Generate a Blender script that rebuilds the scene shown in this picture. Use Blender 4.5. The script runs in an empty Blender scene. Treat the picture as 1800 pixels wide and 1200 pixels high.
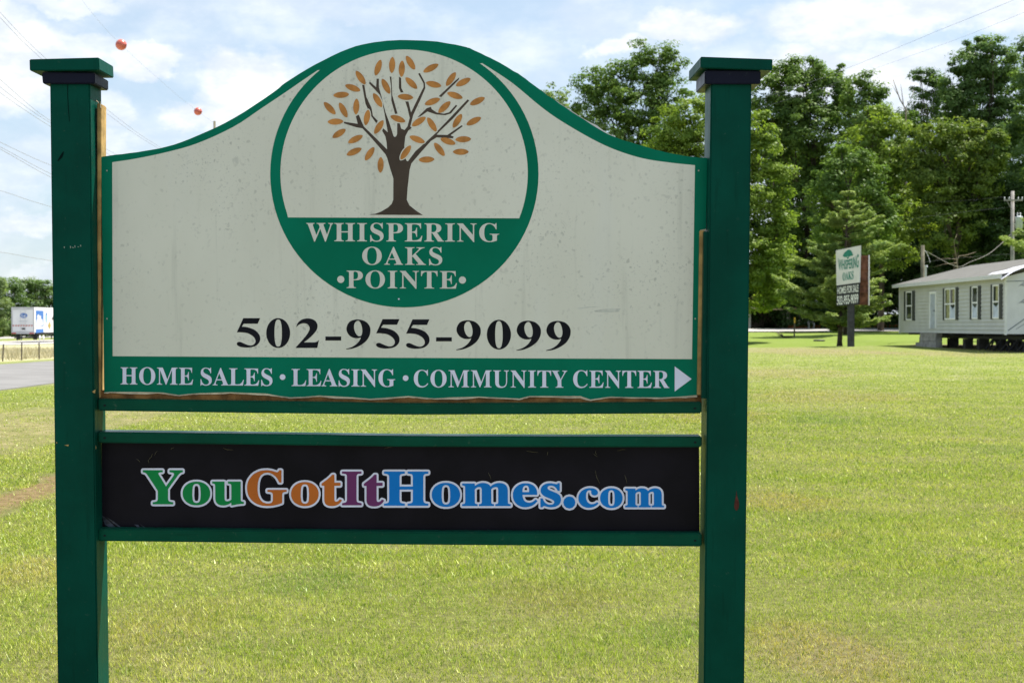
import bpy, bmesh, math, random
import numpy as np
from mathutils import Vector, Matrix

random.seed(7)
rng = np.random.default_rng(11)
R = math.radians
scene = bpy.context.scene
col = scene.collection

# ------------------------------------------------------------------ camera
EYE = Vector((0.0, 0.0, 1.6))
FPX = 2500.0                     # focal length in pixels of an 1800 px wide frame
PITCH = math.atan(28.0 / FPX)    # looking slightly down, horizon at y = 572
cam_data = bpy.data.cameras.new('camera')
cam_data.sensor_width = 36.0
cam_data.lens = FPX / 1800.0 * 36.0
cam_data.clip_start = 0.05
cam_data.clip_end = 5000.0
cam_data.dof.use_dof = True
cam_data.dof.focus_distance = 4.9
cam_data.dof.aperture_fstop = 10.5
camera = bpy.data.objects.new('camera', cam_data)
camera.location = EYE
camera.rotation_euler = (math.pi / 2 - PITCH, 0, 0)
col.objects.link(camera)
scene.camera = camera

# ------------------------------------------------------------------ light
SUN_EL, SUN_AZ = R(64), R(58)    # azimuth to the right of the viewing direction, behind the sign
SUNV = Vector((math.cos(SUN_EL) * math.sin(SUN_AZ), math.cos(SUN_EL) * math.cos(SUN_AZ), math.sin(SUN_EL)))
sun_data = bpy.data.lights.new('sun', 'SUN')
sun_data.energy = 5.0
sun_data.angle = R(0.53)
sun_data.color = (1.0, 0.95, 0.87)
sun = bpy.data.objects.new('sun', sun_data)
sun.rotation_euler = SUNV.to_track_quat('Z', 'Y').to_euler()
sun.location = (20, 20, 60)
col.objects.link(sun)

scene.view_settings.view_transform = 'Standard'
scene.view_settings.look = 'None'
scene.view_settings.exposure = 1.0
scene.view_settings.gamma = 1.0
scene.cycles.use_denoising = True
scene.cycles.max_bounces = 8
scene.cycles.transparent_max_bounces = 8


def cam_ray(px, py):
    """direction of the view ray through a pixel of the 1800 x 1200 photograph"""
    f = Vector((0, math.cos(PITCH), -math.sin(PITCH)))
    u = Vector((0, math.sin(PITCH), math.cos(PITCH)))
    return f + Vector((1, 0, 0)) * ((px - 900) / FPX) + u * (-(py - 600) / FPX)


def at(px, py, y):
    d = cam_ray(px, py)
    return EYE + d * (y / d.y)


def hit(px, py, p0, n):
    d = cam_ray(px, py)
    return EYE + d * ((p0 - EYE).dot(n) / d.dot(n))


# ------------------------------------------------------------------ node helpers
class NT:
    def __init__(self, tree):
        self.t = tree
        self.n = tree.nodes
        self.l = tree.links

    def new(self, typ, **kw):
        nd = self.n.new(typ)
        for k, v in kw.items():
            setattr(nd, k, v)
        return nd

    def put(self, nd, key, v):
        s = nd.inputs[key]
        if hasattr(v, 'is_output'):
            self.l.new(v, s)
        else:
            if isinstance(v, (tuple, list)) and s.type == 'RGBA' and len(v) == 3:
                v = (*v, 1.0)
            s.default_value = v

    def math(self, op, a, b=0.0, c=None, clamp=False):
        nd = self.new('ShaderNodeMath', operation=op, use_clamp=clamp)
        self.put(nd, 0, a)
        self.put(nd, 1, b)
        if c is not None:
            self.put(nd, 2, c)
        return nd.outputs[0]

    def vmath(self, op, a, b=(0, 0, 0)):
        nd = self.new('ShaderNodeVectorMath', operation=op)
        self.put(nd, 0, a)
        self.put(nd, 1, b)
        return nd.outputs['Value'] if op in ('LENGTH', 'DISTANCE', 'DOT_PRODUCT') else nd.outputs[0]

    def mix(self, f, a, b, blend='MIX'):
        nd = self.new('ShaderNodeMix', data_type='RGBA', blend_type=blend)
        nd.clamp_factor = True
        self.put(nd, 0, f)
        self.put(nd, 6, a)
        self.put(nd, 7, b)
        return nd.outputs[2]

    def noise(self, vec, scale, detail=3.0, rough=0.55, dist=0.0):
        nd = self.new('ShaderNodeTexNoise')
        if vec is not None:
            self.put(nd, 'Vector', vec)
        self.put(nd, 'Scale', scale)
        self.put(nd, 'Detail', detail)
        self.put(nd, 'Roughness', rough)
        self.put(nd, 'Distortion', dist)
        return nd.outputs['Fac']

    def ramp(self, v, lo, hi, a=0.0, b=1.0):
        nd = self.new('ShaderNodeMapRange', interpolation_type='SMOOTHSTEP')
        self.put(nd, 'Value', v)
        self.put(nd, 'From Min', lo)
        self.put(nd, 'From Max', hi)
        self.put(nd, 'To Min', a)
        self.put(nd, 'To Max', b)
        return nd.outputs[0]

    def scale(self, vec, s):
        return self.vmath('MULTIPLY', vec, s)

    def pos(self):
        return self.new('ShaderNodeNewGeometry').outputs['Position']

    def obj(self):
        return self.new('ShaderNodeTexCoord').outputs['Object']

    def bump(self, h, dist=0.01, strength=0.5):
        nd = self.new('ShaderNodeBump')
        self.put(nd, 'Height', h)
        self.put(nd, 'Distance', dist)
        self.put(nd, 'Strength', strength)
        return nd.outputs[0]


def material(name):
    m = bpy.data.materials.new(name)
    m.use_nodes = True
    t = NT(m.node_tree)
    b = t.n['Principled BSDF']
    return m, t, b


def simple(name, color, rough=0.6, spec=0.4, metal=0.0, var=0.15, vs=6.0, bump=0.0, bscale=40.0):
    """a painted or plain surface with slight uneven tone"""
    m, t, b = material(name)
    p = t.obj()
    n = t.noise(p, vs, 4.0)
    lo = tuple(c * (1 - var) for c in color)
    hi = tuple(min(1, c * (1 + var)) for c in color)
    t.put(b, 'Base Color', t.mix(t.ramp(n, 0.3, 0.7), lo, hi))
    t.put(b, 'Roughness', rough)
    t.put(b, 'Specular IOR Level', spec)
    t.put(b, 'Metallic', metal)
    if bump:
        t.put(b, 'Normal', t.bump(t.noise(p, bscale, 4.0), bump, 0.6))
    return m


# ------------------------------------------------------------------ world: physical sky with cumulus drawn round the dome
world = bpy.data.worlds.new('World')
scene.world = world
world.use_nodes = True
wt = NT(world.node_tree)
bg = wt.n['Background']
sky = wt.new('ShaderNodeTexSky', sky_type='NISHITA')
sky.sun_disc = False
sky.sun_elevation = SUN_EL
sky.sun_rotation = SUN_AZ
sky.altitude = 150
sky.air_density = 1.0
sky.dust_density = 1.2
sky.ozone_density = 1.0
SKY_K = 0.076
dirv = wt.new('ShaderNodeTexCoord').outputs['Generated']
warp = wt.new('ShaderNodeTexNoise')
wt.put(warp, 'Vector', wt.scale(dirv, (1, 1, 1.5)))
wt.put(warp, 'Scale', 20.0)
wt.put(warp, 'Detail', 8.0)
wt.put(warp, 'Roughness', 0.6)
wv = wt.vmath('ADD', dirv, wt.scale(wt.vmath('SUBTRACT', warp.outputs['Color'], (0.5, 0.5, 0.5)), (0.07, 0.07, 0.05)))
# banks of cumulus: direction (as seen from the lawn), half width, half height
CLOUDS = [(30, 110, 130, 85, 1.0), (-60, 60, 120, 90, 0.9), (150, 90, 90, 35, .7), (255, 112, 65, 30, 0.9), (440, 150, 105, 62, 1.0), (380, 205, 110, 36, .95), (195, 190, 40, 40, .7),
          (200, 255, 60, 45, .7), (40, 300, 90, 60, .55), (45, 388, 60, 28, .8), (1085, 92, 48, 26, .9), (1190, 55, 110, 40, 1.0),
          (1440, 40, 150, 55, .9), (1620, 20, 140, 40, .9), (1500, 130, 220, 60, .9), (1640, 170, 120, 60, .8), (1800, 30, 110, 40, .9),
          (600, 20, 160, 22, .45), (60, 475, 80, 26, .5), (120, 5, 120, 26, .7), (2050, 150, 200, 120, .8), (-350, 200, 190, 130, .8),
          (-300, 420, 200, 40, .7), (2300, 380, 200, 60, .7)]
acc = None
for cx, cy, rx, ry, k in CLOUDS:
    d = cam_ray(cx, cy).normalized()
    delta = wt.vmath('SUBTRACT', wv, tuple(d))
    ln = wt.vmath('LENGTH', wt.scale(delta, (FPX / rx, FPX / rx, FPX / ry)))
    v = wt.ramp(ln, 1.2, 0.5, 0.0, k)
    acc = v if acc is None else wt.math('MAXIMUM', acc, v)
gen = wt.noise(wt.scale(dirv, (1, 1, 3.0)), 5.0, 7.0, 0.6)
gen = wt.ramp(gen, 0.5, 0.72, 0.0, 0.75)
sepz = wt.new('ShaderNodeSeparateXYZ')
wt.put(sepz, 0, dirv)
up = wt.ramp(sepz.outputs['Z'], 0.24, 0.4)
back = wt.ramp(sepz.outputs['Y'], 0.75, 0.3)
acc = wt.math('MAXIMUM', acc, wt.math('MULTIPLY', gen, wt.math('MAXIMUM', up, back)))
veil = wt.noise(wt.scale(dirv, (1, 1, 1.8)), 8.0, 6.0, 0.6)
acc = wt.math('MAXIMUM', acc, wt.ramp(veil, 0.40, 0.72, 0.05, 0.6))
tone = wt.noise(wt.scale(dirv, (1, 1, 2.2)), 22.0, 5.0, 0.6)
cloudcol = wt.mix(wt.ramp(tone, 0.35, 0.68), (5.6, 6.1, 6.9), (7.9, 8.0, 8.1))
skycol = wt.mix(0.5, sky.outputs[0], (4.5, 5.75, 6.9))
wt.put(bg, 'Color', wt.mix(acc, skycol, cloudcol))
wt.put(bg, 'Strength', SKY_K)


# ------------------------------------------------------------------ object helpers
ORG = {}                          # origin of every top-level thing


def tag(o, label=None, cat=None, group=None, kind=None):
    if label:
        o['label'] = label
    if cat:
        o['category'] = cat
    if group:
        o['group'] = group
    if kind:
        o['kind'] = kind
    return o


def thing(name, loc, label, cat, group=None):
    o = bpy.data.objects.new(name, None)
    o.empty_display_size = 0.2
    o.location = loc
    col.objects.link(o)
    ORG[o] = Vector(loc)
    return tag(o, label, cat, group)


def link(name, me, mat, parent=None, smooth=False):
    me.name = name
    if mat is not None:
        for m in (mat if isinstance(mat, (list, tuple)) else [mat]):
            me.materials.append(m)
    if smooth:
        me.polygons.foreach_set('use_smooth', np.ones(len(me.polygons), dtype=bool))
    o = bpy.data.objects.new(name, me)
    col.objects.link(o)
    if parent is not None:
        o.parent = parent
        ORG[o] = ORG.get(parent, Vector((0, 0, 0)))
    return o


def mesh_obj(name, verts, faces, mat, parent=None, smooth=False):
    """verts are in world space (or in the frame of a rotated root whose origin is zero)"""
    og = ORG.get(parent, Vector((0, 0, 0))) if parent is not None else Vector((0, 0, 0))
    me = bpy.data.meshes.new(name)
    me.from_pydata([tuple(Vector(v) - og) for v in verts], [], faces)
    me.update()
    return link(name, me, mat, parent, smooth)


class MB:
    """collects shapes into one mesh"""

    def __init__(self):
        self.v, self.f = [], []

    def add(self, vs, fs):
        n = len(self.v)
        self.v += [tuple(v) for v in vs]
        self.f += [tuple(i + n for i in f) for f in fs]
        return self

    def hexa(self, p):
        """8 corners: bottom ring 0-3, top ring 4-7"""
        return self.add(p, [(0, 3, 2, 1), (4, 5, 6, 7), (0, 1, 5, 4), (1, 2, 6, 5), (2, 3, 7, 6), (3, 0, 4, 7)])

    def box(self, x0, x1, y0, y1, z0, z1):
        return self.hexa([(x0, y0, z0), (x1, y0, z0), (x1, y1, z0), (x0, y1, z0), (x0, y0, z1), (x1, y0, z1), (x1, y1, z1), (x0, y1, z1)])

    def obox(self, c, ax, ay, az, hx, hy, hz):
        c, ax, ay, az = Vector(c), Vector(ax), Vector(ay), Vector(az)
        p = []
        for sz in (-1, 1):
            for sx, sy in ((-1, -1), (1, -1), (1, 1), (-1, 1)):
                p.append(c + ax * hx * sx + ay * hy * sy + az * hz * sz)
        return self.hexa(p)

    def tube(self, pts, radii, n=8, cap=True):
        pts = [Vector(p) for p in pts]
        if not isinstance(radii, (list, tuple)):
            radii = [radii] * len(pts)
        base = len(self.v)
        ref = None
        for i, p in enumerate(pts):
            t = (pts[min(i + 1, len(pts) - 1)] - pts[max(i - 1, 0)]).normalized()
            if ref is None:
                ref = t.orthogonal().normalized()
            else:
                ref = (ref - t * ref.dot(t)).normalized()
            b = t.cross(ref)
            for k in range(n):
                a = 2 * math.pi * k / n
                self.v.append(tuple(p + (ref * math.cos(a) + b * math.sin(a)) * radii[i]))
        for i in range(len(pts) - 1):
            for k in range(n):
                a, b_ = base + i * n + k, base + i * n + (k + 1) % n
                self.f.append((a, b_, b_ + n, a + n))
        if cap:
            self.f.append(tuple(base + k for k in reversed(range(n))))
            self.f.append(tuple(base + (len(pts) - 1) * n + k for k in range(n)))
        return self

    def lathe(self, c, axis, prof, n=16):
        """prof: (distance along axis, radius)"""
        ax = Vector(axis).normalized()
        return self.tube([Vector(c) + ax * d for d, r in prof], [r for d, r in prof], n)

    def build(self, name, mat, parent=None, smooth=False, bevel=0.0):
        o = mesh_obj(name, self.v, self.f, mat, parent, smooth)
        bm = bmesh.new()
        bm.from_mesh(o.data)
        bmesh.ops.recalc_face_normals(bm, faces=bm.faces)
        if bevel:
            bmesh.ops.bevel(bm, geom=bm.edges[:], offset=bevel, segments=2, affect='EDGES', clamp_overlap=True)
        bm.to_mesh(o.data)
        bm.free()
        return o

GLYPH = {
'A':(650,"-13,0 -13,27 5,29 21,35 35,45 48,60 60,82 73,111 307,694 334,693 572,129 587,96 600,70 612,51 625,38 641,30 660,27 660,0 341,0 341,27 386,32 413,45 422,68 420,80 415,98 406,121 376,197 154,197 117,105 114,97 113,88 111,78 111,72 119,47 143,32 184,27 190,27 190,0|169,239 360,239 263,475"),
'B':(659,"24,0 24,26 54,29 77,37 93,48 103,65 109,90 111,122 111,549 110,575 107,597 103,614 96,627 87,637 76,645 62,649 44,652 23,653 23,678 328,678 422,672 496,653 548,622 580,578 590,522 583,476 564,438 531,408 486,384 427,368 498,349 552,323 592,288 615,246 623,196 620,160 612,128 598,99 578,74 553,52 522,33 487,19 447,8 403,2 354,0|271,375 280,375 328,378 365,389 392,406 410,431 420,467 424,514 421,555 414,589 401,614 382,632 356,642 322,646 302,645 288,640 280,633 275,621 272,604 271,582|330,36 369,40 400,52 422,73 431,90 438,110 444,133 447,160 448,191 447,222 442,250 435,273 425,293 413,309 396,322 377,331 353,338 325,343 294,344 271,344 271,97 272,77 277,61 284,50 294,42 310,38"),
'C':(697,"382,-16 343,-14 306,-9 270,0 236,13 205,30 175,49 148,72 124,97 102,125 83,156 67,189 55,224 46,261 41,299 39,340 41,380 46,419 55,455 67,490 84,523 103,553 125,581 149,606 176,628 207,648 239,664 273,677 309,686 347,691 386,693 414,691 444,687 477,679 511,669 547,655 562,650 577,648 599,653 614,668 624,693 650,693 650,459 625,459 610,495 594,527 575,557 554,583 531,606 506,625 480,641 453,651 424,658 395,660 330,647 279,608 243,544 221,453 214,337 222,228 246,144 286,83 342,47 414,35 438,36 462,40 486,46 509,55 533,67 556,80 578,96 599,115 619,135 638,158 666,132 622,79 571,37 514,8 451,-10"),
'E':(658,"21,0 21,25 53,27 77,33 93,44 104,60 110,84 112,116 112,549 110,587 103,615 93,634 76,644 53,651 24,653 24,678 594,678 594,476 571,476 565,511 555,541 542,567 526,588 507,605 483,618 455,628 423,635 386,640 345,641 326,641 310,639 298,638 285,632 277,621 274,610 273,596 272,578 272,366 288,366 329,370 361,381 386,401 398,416 408,435 416,458 423,484 429,514 453,514 453,176 428,176 423,213 416,244 407,270 394,290 378,306 359,318 335,325 308,330 276,331 272,331 272,100 274,78 278,62 286,52 299,46 318,42 343,41 371,42 398,44 423,47 445,52 467,58 498,71 527,89 552,112 574,139 594,173 612,213 640,213 599,0"),
'G':(756,"399,-15 357,-13 317,-8 279,1 244,13 211,29 180,48 152,70 127,95 105,122 86,153 69,186 57,221 48,259 43,299 41,341 43,382 48,420 57,457 69,491 86,524 105,554 126,582 151,607 178,629 208,648 239,664 273,677 308,686 345,691 383,693 415,692 447,687 481,680 515,669 550,656 564,651 577,649 592,652 604,660 614,673 624,693 651,693 651,458 625,458 609,497 591,532 569,564 545,592 518,615 490,635 460,649 430,657 398,660 333,647 282,609 246,544 224,455 217,339 219,279 225,225 235,178 250,136 268,101 290,71 315,48 344,32 375,22 410,19 444,21 470,29 489,41 500,57 508,79 510,106 510,190 508,218 501,239 490,254 472,263 446,269 410,271 410,295 745,295 745,271 716,269 694,263 680,254 671,240 666,219 664,191 664,43 611,22 559,6 506,-6 452,-13"),
'H':(779,"23,0 23,26 54,29 77,36 93,47 103,64 109,88 111,120 111,564 109,593 103,615 93,631 77,642 54,649 24,653 24,678 360,678 360,653 337,651 319,647 304,643 288,633 278,618 274,604 272,586 271,564 271,373 509,373 509,564 508,586 506,604 502,618 493,633 477,643 462,647 443,651 420,653 420,678 755,678 755,653 724,649 701,642 686,632 677,616 671,594 669,564 669,120 671,90 677,66 687,49 702,37 725,29 755,26 755,0 420,0 420,26 450,29 474,36 490,46 501,62 507,86 509,120 509,329 271,329 271,120 273,88 279,64 289,47 305,36 329,29 360,26 360,0"),
'I':(388,"20,0 20,26 50,31 74,38 91,48 103,63 110,84 112,112 112,576 110,603 104,623 94,637 78,645 53,650 20,653 20,678 364,678 364,653 332,650 308,645 292,637 281,623 274,603 272,576 272,115 273,96 275,79 279,66 289,50 307,39 322,34 342,29 366,26 366,0"),
'K':(760,"24,0 24,26 55,29 78,36 94,47 104,64 110,88 112,120 112,564 110,593 104,615 94,632 78,643 55,650 25,653 25,678 361,678 361,653 338,651 320,647 305,643 289,633 279,618 275,604 273,586 272,564 272,348 478,556 501,582 514,604 519,623 509,640 481,650 433,653 433,678 723,678 723,653 710,653 675,648 637,634 598,611 556,579 513,537 403,424 690,69 702,56 714,45 725,37 738,31 754,28 773,26 773,0 418,0 418,26 438,26 456,27 469,28 479,31 493,40 497,51 494,63 485,79 471,98 297,318 272,295 272,120 274,88 280,64 290,47 306,36 330,29 361,26 361,0"),
'L':(635,"23,0 23,26 54,29 77,36 93,47 103,64 109,88 111,120 111,564 109,594 103,617 93,633 77,643 54,650 24,653 24,678 372,678 372,653 347,652 327,650 310,646 297,640 287,631 280,620 275,605 272,587 271,564 271,123 272,102 273,84 276,70 284,55 298,47 310,43 327,42 348,41 376,42 402,44 426,47 448,53 469,59 499,74 527,93 551,119 564,136 576,156 588,179 599,203 609,230 636,230 598,0"),
'M':(944,"21,0 21,26 51,29 75,36 92,47 103,63 110,87 112,118 112,569 111,589 109,606 105,619 95,634 79,644 64,648 45,651 22,653 22,678 275,678 472,212 669,678 919,678 919,653 890,649 868,641 853,630 842,614 836,592 834,563 834,127 835,101 837,80 841,64 851,45 866,35 880,30 897,27 918,26 918,0 589,0 589,26 611,29 629,32 644,37 660,48 670,66 674,81 676,101 677,124 677,594 429,0 402,0 157,579 157,119 159,85 166,60 178,44 196,34 220,28 252,26 252,0"),
'N':(735,"600,-16 159,521 159,117 161,86 167,62 177,46 192,36 216,29 248,26 248,0 27,0 27,26 49,27 66,30 81,35 96,45 106,62 110,76 112,95 113,117 113,578 84,613 64,636 54,645 42,650 27,653 27,678 233,678 582,251 582,562 581,584 579,602 575,617 565,632 549,643 534,647 516,651 493,653 493,678 714,678 714,653 683,650 660,643 645,633 636,616 630,593 628,561 628,-16"),
'O':(782,"388,-16 359,-15 331,-12 303,-6 277,1 251,11 226,23 203,36 181,51 160,68 141,86 122,106 106,127 91,150 78,174 67,199 58,225 50,253 45,281 42,309 41,339 42,369 45,397 50,425 58,452 67,479 78,504 91,528 106,550 123,571 141,592 161,610 182,627 205,642 228,655 254,667 280,677 307,684 335,690 365,693 395,694 424,693 452,690 480,684 506,677 532,668 557,656 580,643 602,628 623,612 642,594 660,574 676,553 691,530 704,506 716,481 725,455 732,427 738,399 741,369 742,339 741,309 738,281 732,253 725,225 716,199 704,174 691,150 676,127 659,106 641,86 621,68 600,51 577,36 554,23 529,11 502,1 475,-6 447,-12 418,-15|394,18 456,31 503,69 538,134 558,223 565,339 563,399 557,453 548,501 535,543 518,579 497,608 474,631 448,647 419,657 387,660 325,647 278,609 243,544 223,455 216,339 218,279 224,225 233,178 247,136 264,100 285,70 308,48 334,31 363,21"),
'P':(622,"23,0 23,26 54,29 77,36 93,47 103,64 109,88 111,120 111,564 109,593 103,615 93,631 77,642 54,649 24,653 24,678 318,678 366,677 409,674 445,670 475,663 500,655 532,638 558,617 580,592 596,563 606,530 609,494 606,461 599,431 586,404 569,379 546,358 518,339 486,325 449,314 407,308 360,306 271,306 271,120 273,88 279,64 289,47 305,36 329,29 360,26 360,0|271,342 300,342 345,346 379,357 405,376 421,404 432,442 435,490 432,537 424,576 410,605 388,626 359,638 322,642 304,641 291,637 282,631 274,616 271,593"),
'R':(704,"23,0 23,26 54,29 77,36 93,47 103,64 109,88 111,120 111,564 109,593 103,615 93,631 77,642 54,649 24,653 24,678 323,678 380,676 431,671 476,662 514,650 547,634 574,614 594,591 609,564 618,533 621,498 615,452 597,412 566,379 524,353 469,333 643,75 654,60 664,47 674,38 684,31 697,27 712,26 715,26 715,0 504,0 300,316 271,316 271,120 273,88 279,64 289,47 305,36 329,29 360,26 360,0|271,348 303,348 350,352 388,364 417,385 429,401 439,421 446,444 451,470 452,500 447,551 433,591 410,619 376,636 334,642 311,641 293,636 282,629 276,617 272,599 271,574"),
'S':(581,"64,-16 64,235 93,235 104,194 116,157 131,125 147,97 166,74 187,55 210,41 235,30 263,24 293,22 328,26 358,36 383,54 401,76 411,103 415,133 412,158 402,181 386,202 364,221 335,238 242,284 209,301 180,319 154,338 133,357 115,376 100,396 89,418 80,442 76,467 74,494 77,533 86,568 100,600 120,627 143,650 172,669 203,683 238,691 275,694 296,693 318,691 342,687 366,682 393,675 420,667 434,664 440,662 446,662 461,666 471,676 477,694 505,694 505,475 480,475 469,511 455,543 437,573 417,599 394,621 370,639 343,652 317,659 289,662 257,659 230,650 208,635 191,615 181,592 178,566 181,541 190,520 204,501 224,484 250,467 281,451 377,406 415,387 447,367 473,347 493,326 509,303 521,280 529,255 533,228 535,198 532,157 521,120 505,86 481,56 453,32 418,12 395,2 370,-5 344,-11 316,-14 286,-15 269,-15 253,-13 236,-12 219,-9 203,-4 187,1 171,6 158,11 147,14 134,17 126,18 112,16 103,11 97,0 91,-16"),
'T':(630,"137,0 137,26 169,28 194,35 212,46 223,63 230,88 232,120 232,645 222,645 192,643 164,638 139,629 117,617 97,601 80,581 66,559 55,533 48,505 43,473 16,473 16,678 611,678 611,472 586,472 573,534 548,583 511,617 462,638 400,645 392,645 392,120 394,87 401,62 412,45 429,34 454,28 488,26 488,0"),
'U':(733,"369,-19 317,-17 271,-9 231,3 197,20 170,43 148,70 131,102 119,140 111,183 109,231 109,564 107,593 101,615 91,631 75,642 52,649 22,653 22,678 358,678 358,653 335,651 316,647 302,643 285,633 275,618 272,604 270,586 269,564 269,208 270,175 274,145 281,118 290,96 303,77 329,52 365,38 409,33 472,41 521,66 556,106 577,164 584,237 584,563 582,592 576,615 565,631 548,641 523,649 489,653 489,678 706,678 706,653 679,648 658,639 645,628 636,612 631,590 629,563 629,270 626,212 619,160 606,116 588,78 566,48 537,24 504,5 464,-8 419,-16"),
'W':(910,"254,-16 48,585 40,606 31,623 23,636 11,645 -4,651 -23,653 -23,678 269,678 269,653 250,651 234,648 223,643 213,631 209,611 210,595 214,577 220,555 332,228 448,525 426,594 418,615 409,630 398,640 384,646 365,650 341,653 341,678 654,678 654,653 616,649 593,635 585,613 587,597 594,575 706,247 805,550 812,572 816,590 817,605 813,627 801,641 788,647 771,651 749,653 749,678 929,678 929,653 911,648 897,639 885,627 875,611 865,590 856,565 664,-16 637,-16 470,460 283,-16"),
'Y':(634,"151,0 151,26 182,29 205,36 221,47 231,64 237,88 239,120 239,266 69,576 52,605 36,626 21,639 11,644 1,648 -9,650 -20,652 -20,678 308,678 308,652 291,652 274,651 260,648 248,644 236,633 232,620 235,604 244,583 370,336 496,545 509,569 516,589 519,607 511,632 486,647 444,652 439,652 439,678 654,678 654,652 637,648 622,642 609,632 596,619 583,603 570,583 399,303 399,120 401,88 407,64 417,47 433,36 457,29 488,26 488,0"),
'F':(602,"23,0 23,26 54,30 77,38 93,50 103,67 109,92 111,125 111,558 109,590 102,614 92,630 75,641 52,648 21,653 21,678 586,678 586,476 562,476 554,514 543,547 529,574 511,596 489,613 462,626 442,632 421,636 397,639 371,641 342,642 324,642 309,641 298,640 285,635 277,627 272,614 271,593 271,368 283,368 323,372 356,383 381,403 393,418 403,437 411,460 418,486 423,516 450,516 450,176 424,176 419,209 412,238 404,262 394,283 382,299 357,318 323,329 281,333 271,333 271,120 272,98 275,79 280,64 287,51 298,42 312,35 330,30 354,27 382,26 382,0"),
'D':(738,"30,0 30,26 58,29 79,35 94,44 103,59 108,81 110,111 110,557 108,592 101,618 91,635 74,645 51,651 22,653 22,678 330,678 399,674 460,664 515,646 563,622 604,590 637,552 663,508 682,457 693,401 697,339 683,217 640,122 568,54 469,14 340,0|331,36 368,39 401,48 430,63 455,84 476,112 492,145 505,184 515,230 520,283 522,341 514,450 492,536 454,596 400,633 332,645 310,643 293,639 282,631 276,618 272,599 271,573 271,107 272,82 276,63 282,51 293,42 309,38"),
'0':(559,"280,-10 245,-8 213,-3 184,7 158,19 135,36 115,56 97,79 81,105 68,133 58,165 49,199 42,236 38,275 35,316 34,359 35,402 38,443 42,482 49,518 58,552 68,583 81,612 97,637 115,660 135,679 158,695 184,708 213,717 246,722 281,724 314,722 345,717 373,708 399,695 422,679 442,660 460,637 475,612 489,583 500,552 509,517 516,481 521,442 524,401 525,358 524,315 521,274 516,235 509,199 500,165 489,133 475,104 460,79 441,56 421,36 398,19 373,7 344,-3 313,-8|280,55 313,64 337,91 353,135 359,170 364,209 367,254 369,303 370,358 369,413 367,462 364,507 359,546 353,580 337,624 313,650 281,659 248,650 223,624 207,580 201,546 195,507 192,462 190,413 189,358 190,303 192,254 195,209 201,170 207,135 223,91 247,64"),
'2':(559,"35,0 35,103 183,254 207,279 228,302 247,324 264,345 278,365 298,397 313,427 324,457 331,487 336,519 337,553 335,588 328,615 316,637 300,651 281,660 259,663 228,658 205,644 188,620 180,600 174,578 170,552 168,523 167,490 131,493 101,500 75,513 55,531 43,557 39,589 42,612 50,635 64,656 83,675 107,692 137,706 158,712 180,717 204,721 231,723 259,724 302,722 340,717 374,708 404,696 430,680 451,660 467,639 479,614 486,588 488,558 487,535 482,512 476,490 465,467 452,443 434,418 422,402 407,385 392,367 374,348 355,328 334,306 311,283 286,259 259,233 230,205 130,110 363,110 383,112 400,118 416,128 429,142 439,159 446,179 454,210 513,210 508,0"),
'5':(559,"245,-10 216,-9 190,-7 166,-4 144,1 125,8 98,20 76,35 60,53 49,71 42,91 40,111 42,132 50,150 62,163 78,172 98,178 120,180 121,161 125,143 131,124 139,106 151,91 165,78 183,68 205,62 230,60 251,62 272,66 291,75 308,86 323,103 336,124 345,150 351,182 353,220 349,266 337,303 318,332 291,352 257,364 217,368 193,367 172,366 154,363 138,359 122,355 106,350 60,368 92,714 470,714 475,532 418,532 410,566 405,582 397,594 384,602 364,604 156,604 140,419 152,423 168,426 188,430 208,432 229,434 250,434 295,432 335,425 373,415 406,400 436,381 461,357 481,329 495,297 503,261 506,220 503,179 496,143 483,111 465,84 445,60 421,41 394,24 366,12 336,2 305,-5 275,-9"),
'9':(559,"227,-10 190,-8 158,-3 131,7 109,19 92,33 79,49 70,67 65,85 63,103 66,123 75,140 84,149 97,156 112,160 123,132 137,106 154,84 175,67 201,56 232,53 279,65 317,99 345,157 364,239 373,343 357,325 338,309 316,295 291,284 263,277 231,275 198,277 167,283 139,294 113,309 90,328 70,351 55,378 44,409 37,444 35,482 36,510 39,537 45,562 53,586 62,609 84,642 110,671 142,694 163,704 186,713 210,719 236,723 264,724 293,723 320,718 345,711 370,702 393,689 414,673 434,655 452,633 468,608 482,580 493,549 502,514 509,475 513,433 514,388 513,356 511,324 508,293 504,263 498,234 491,205 482,178 472,153 461,129 448,107 433,86 417,67 399,50 380,34 359,21 336,10 311,1 285,-5 257,-9|274,347 296,349 316,355 334,366 349,379 362,395 373,414 372,462 368,505 362,542 354,574 344,600 323,631 299,651 270,657 244,652 221,638 204,615 195,596 188,574 184,549 181,520 180,488 184,437 195,398 214,370 240,353"),
'-':(323,"283,267 40,267 40,174 283,174"),
'o':(501,"251,-15 225,-14 201,-10 177,-3 155,5 135,17 103,41 77,70 56,105 46,127 38,151 32,176 29,202 28,229 29,257 32,283 38,309 46,333 56,356 77,390 103,419 135,443 170,460 208,471 250,474 292,471 330,460 365,443 396,420 422,391 444,357 454,334 462,310 467,285 471,257 472,229 471,201 467,174 462,149 454,125 444,102 422,68 396,39 366,16 331,-1 293,-12|251,17 276,22 296,35 311,58 316,74 321,95 324,121 325,152 327,188 327,229 326,278 324,320 321,355 315,383 309,403 295,426 275,440 251,445 225,440 205,426 191,403 185,382 180,355 177,320 175,279 174,230 174,189 176,153 178,122 181,95 186,74 191,58 206,35 226,22"),
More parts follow.
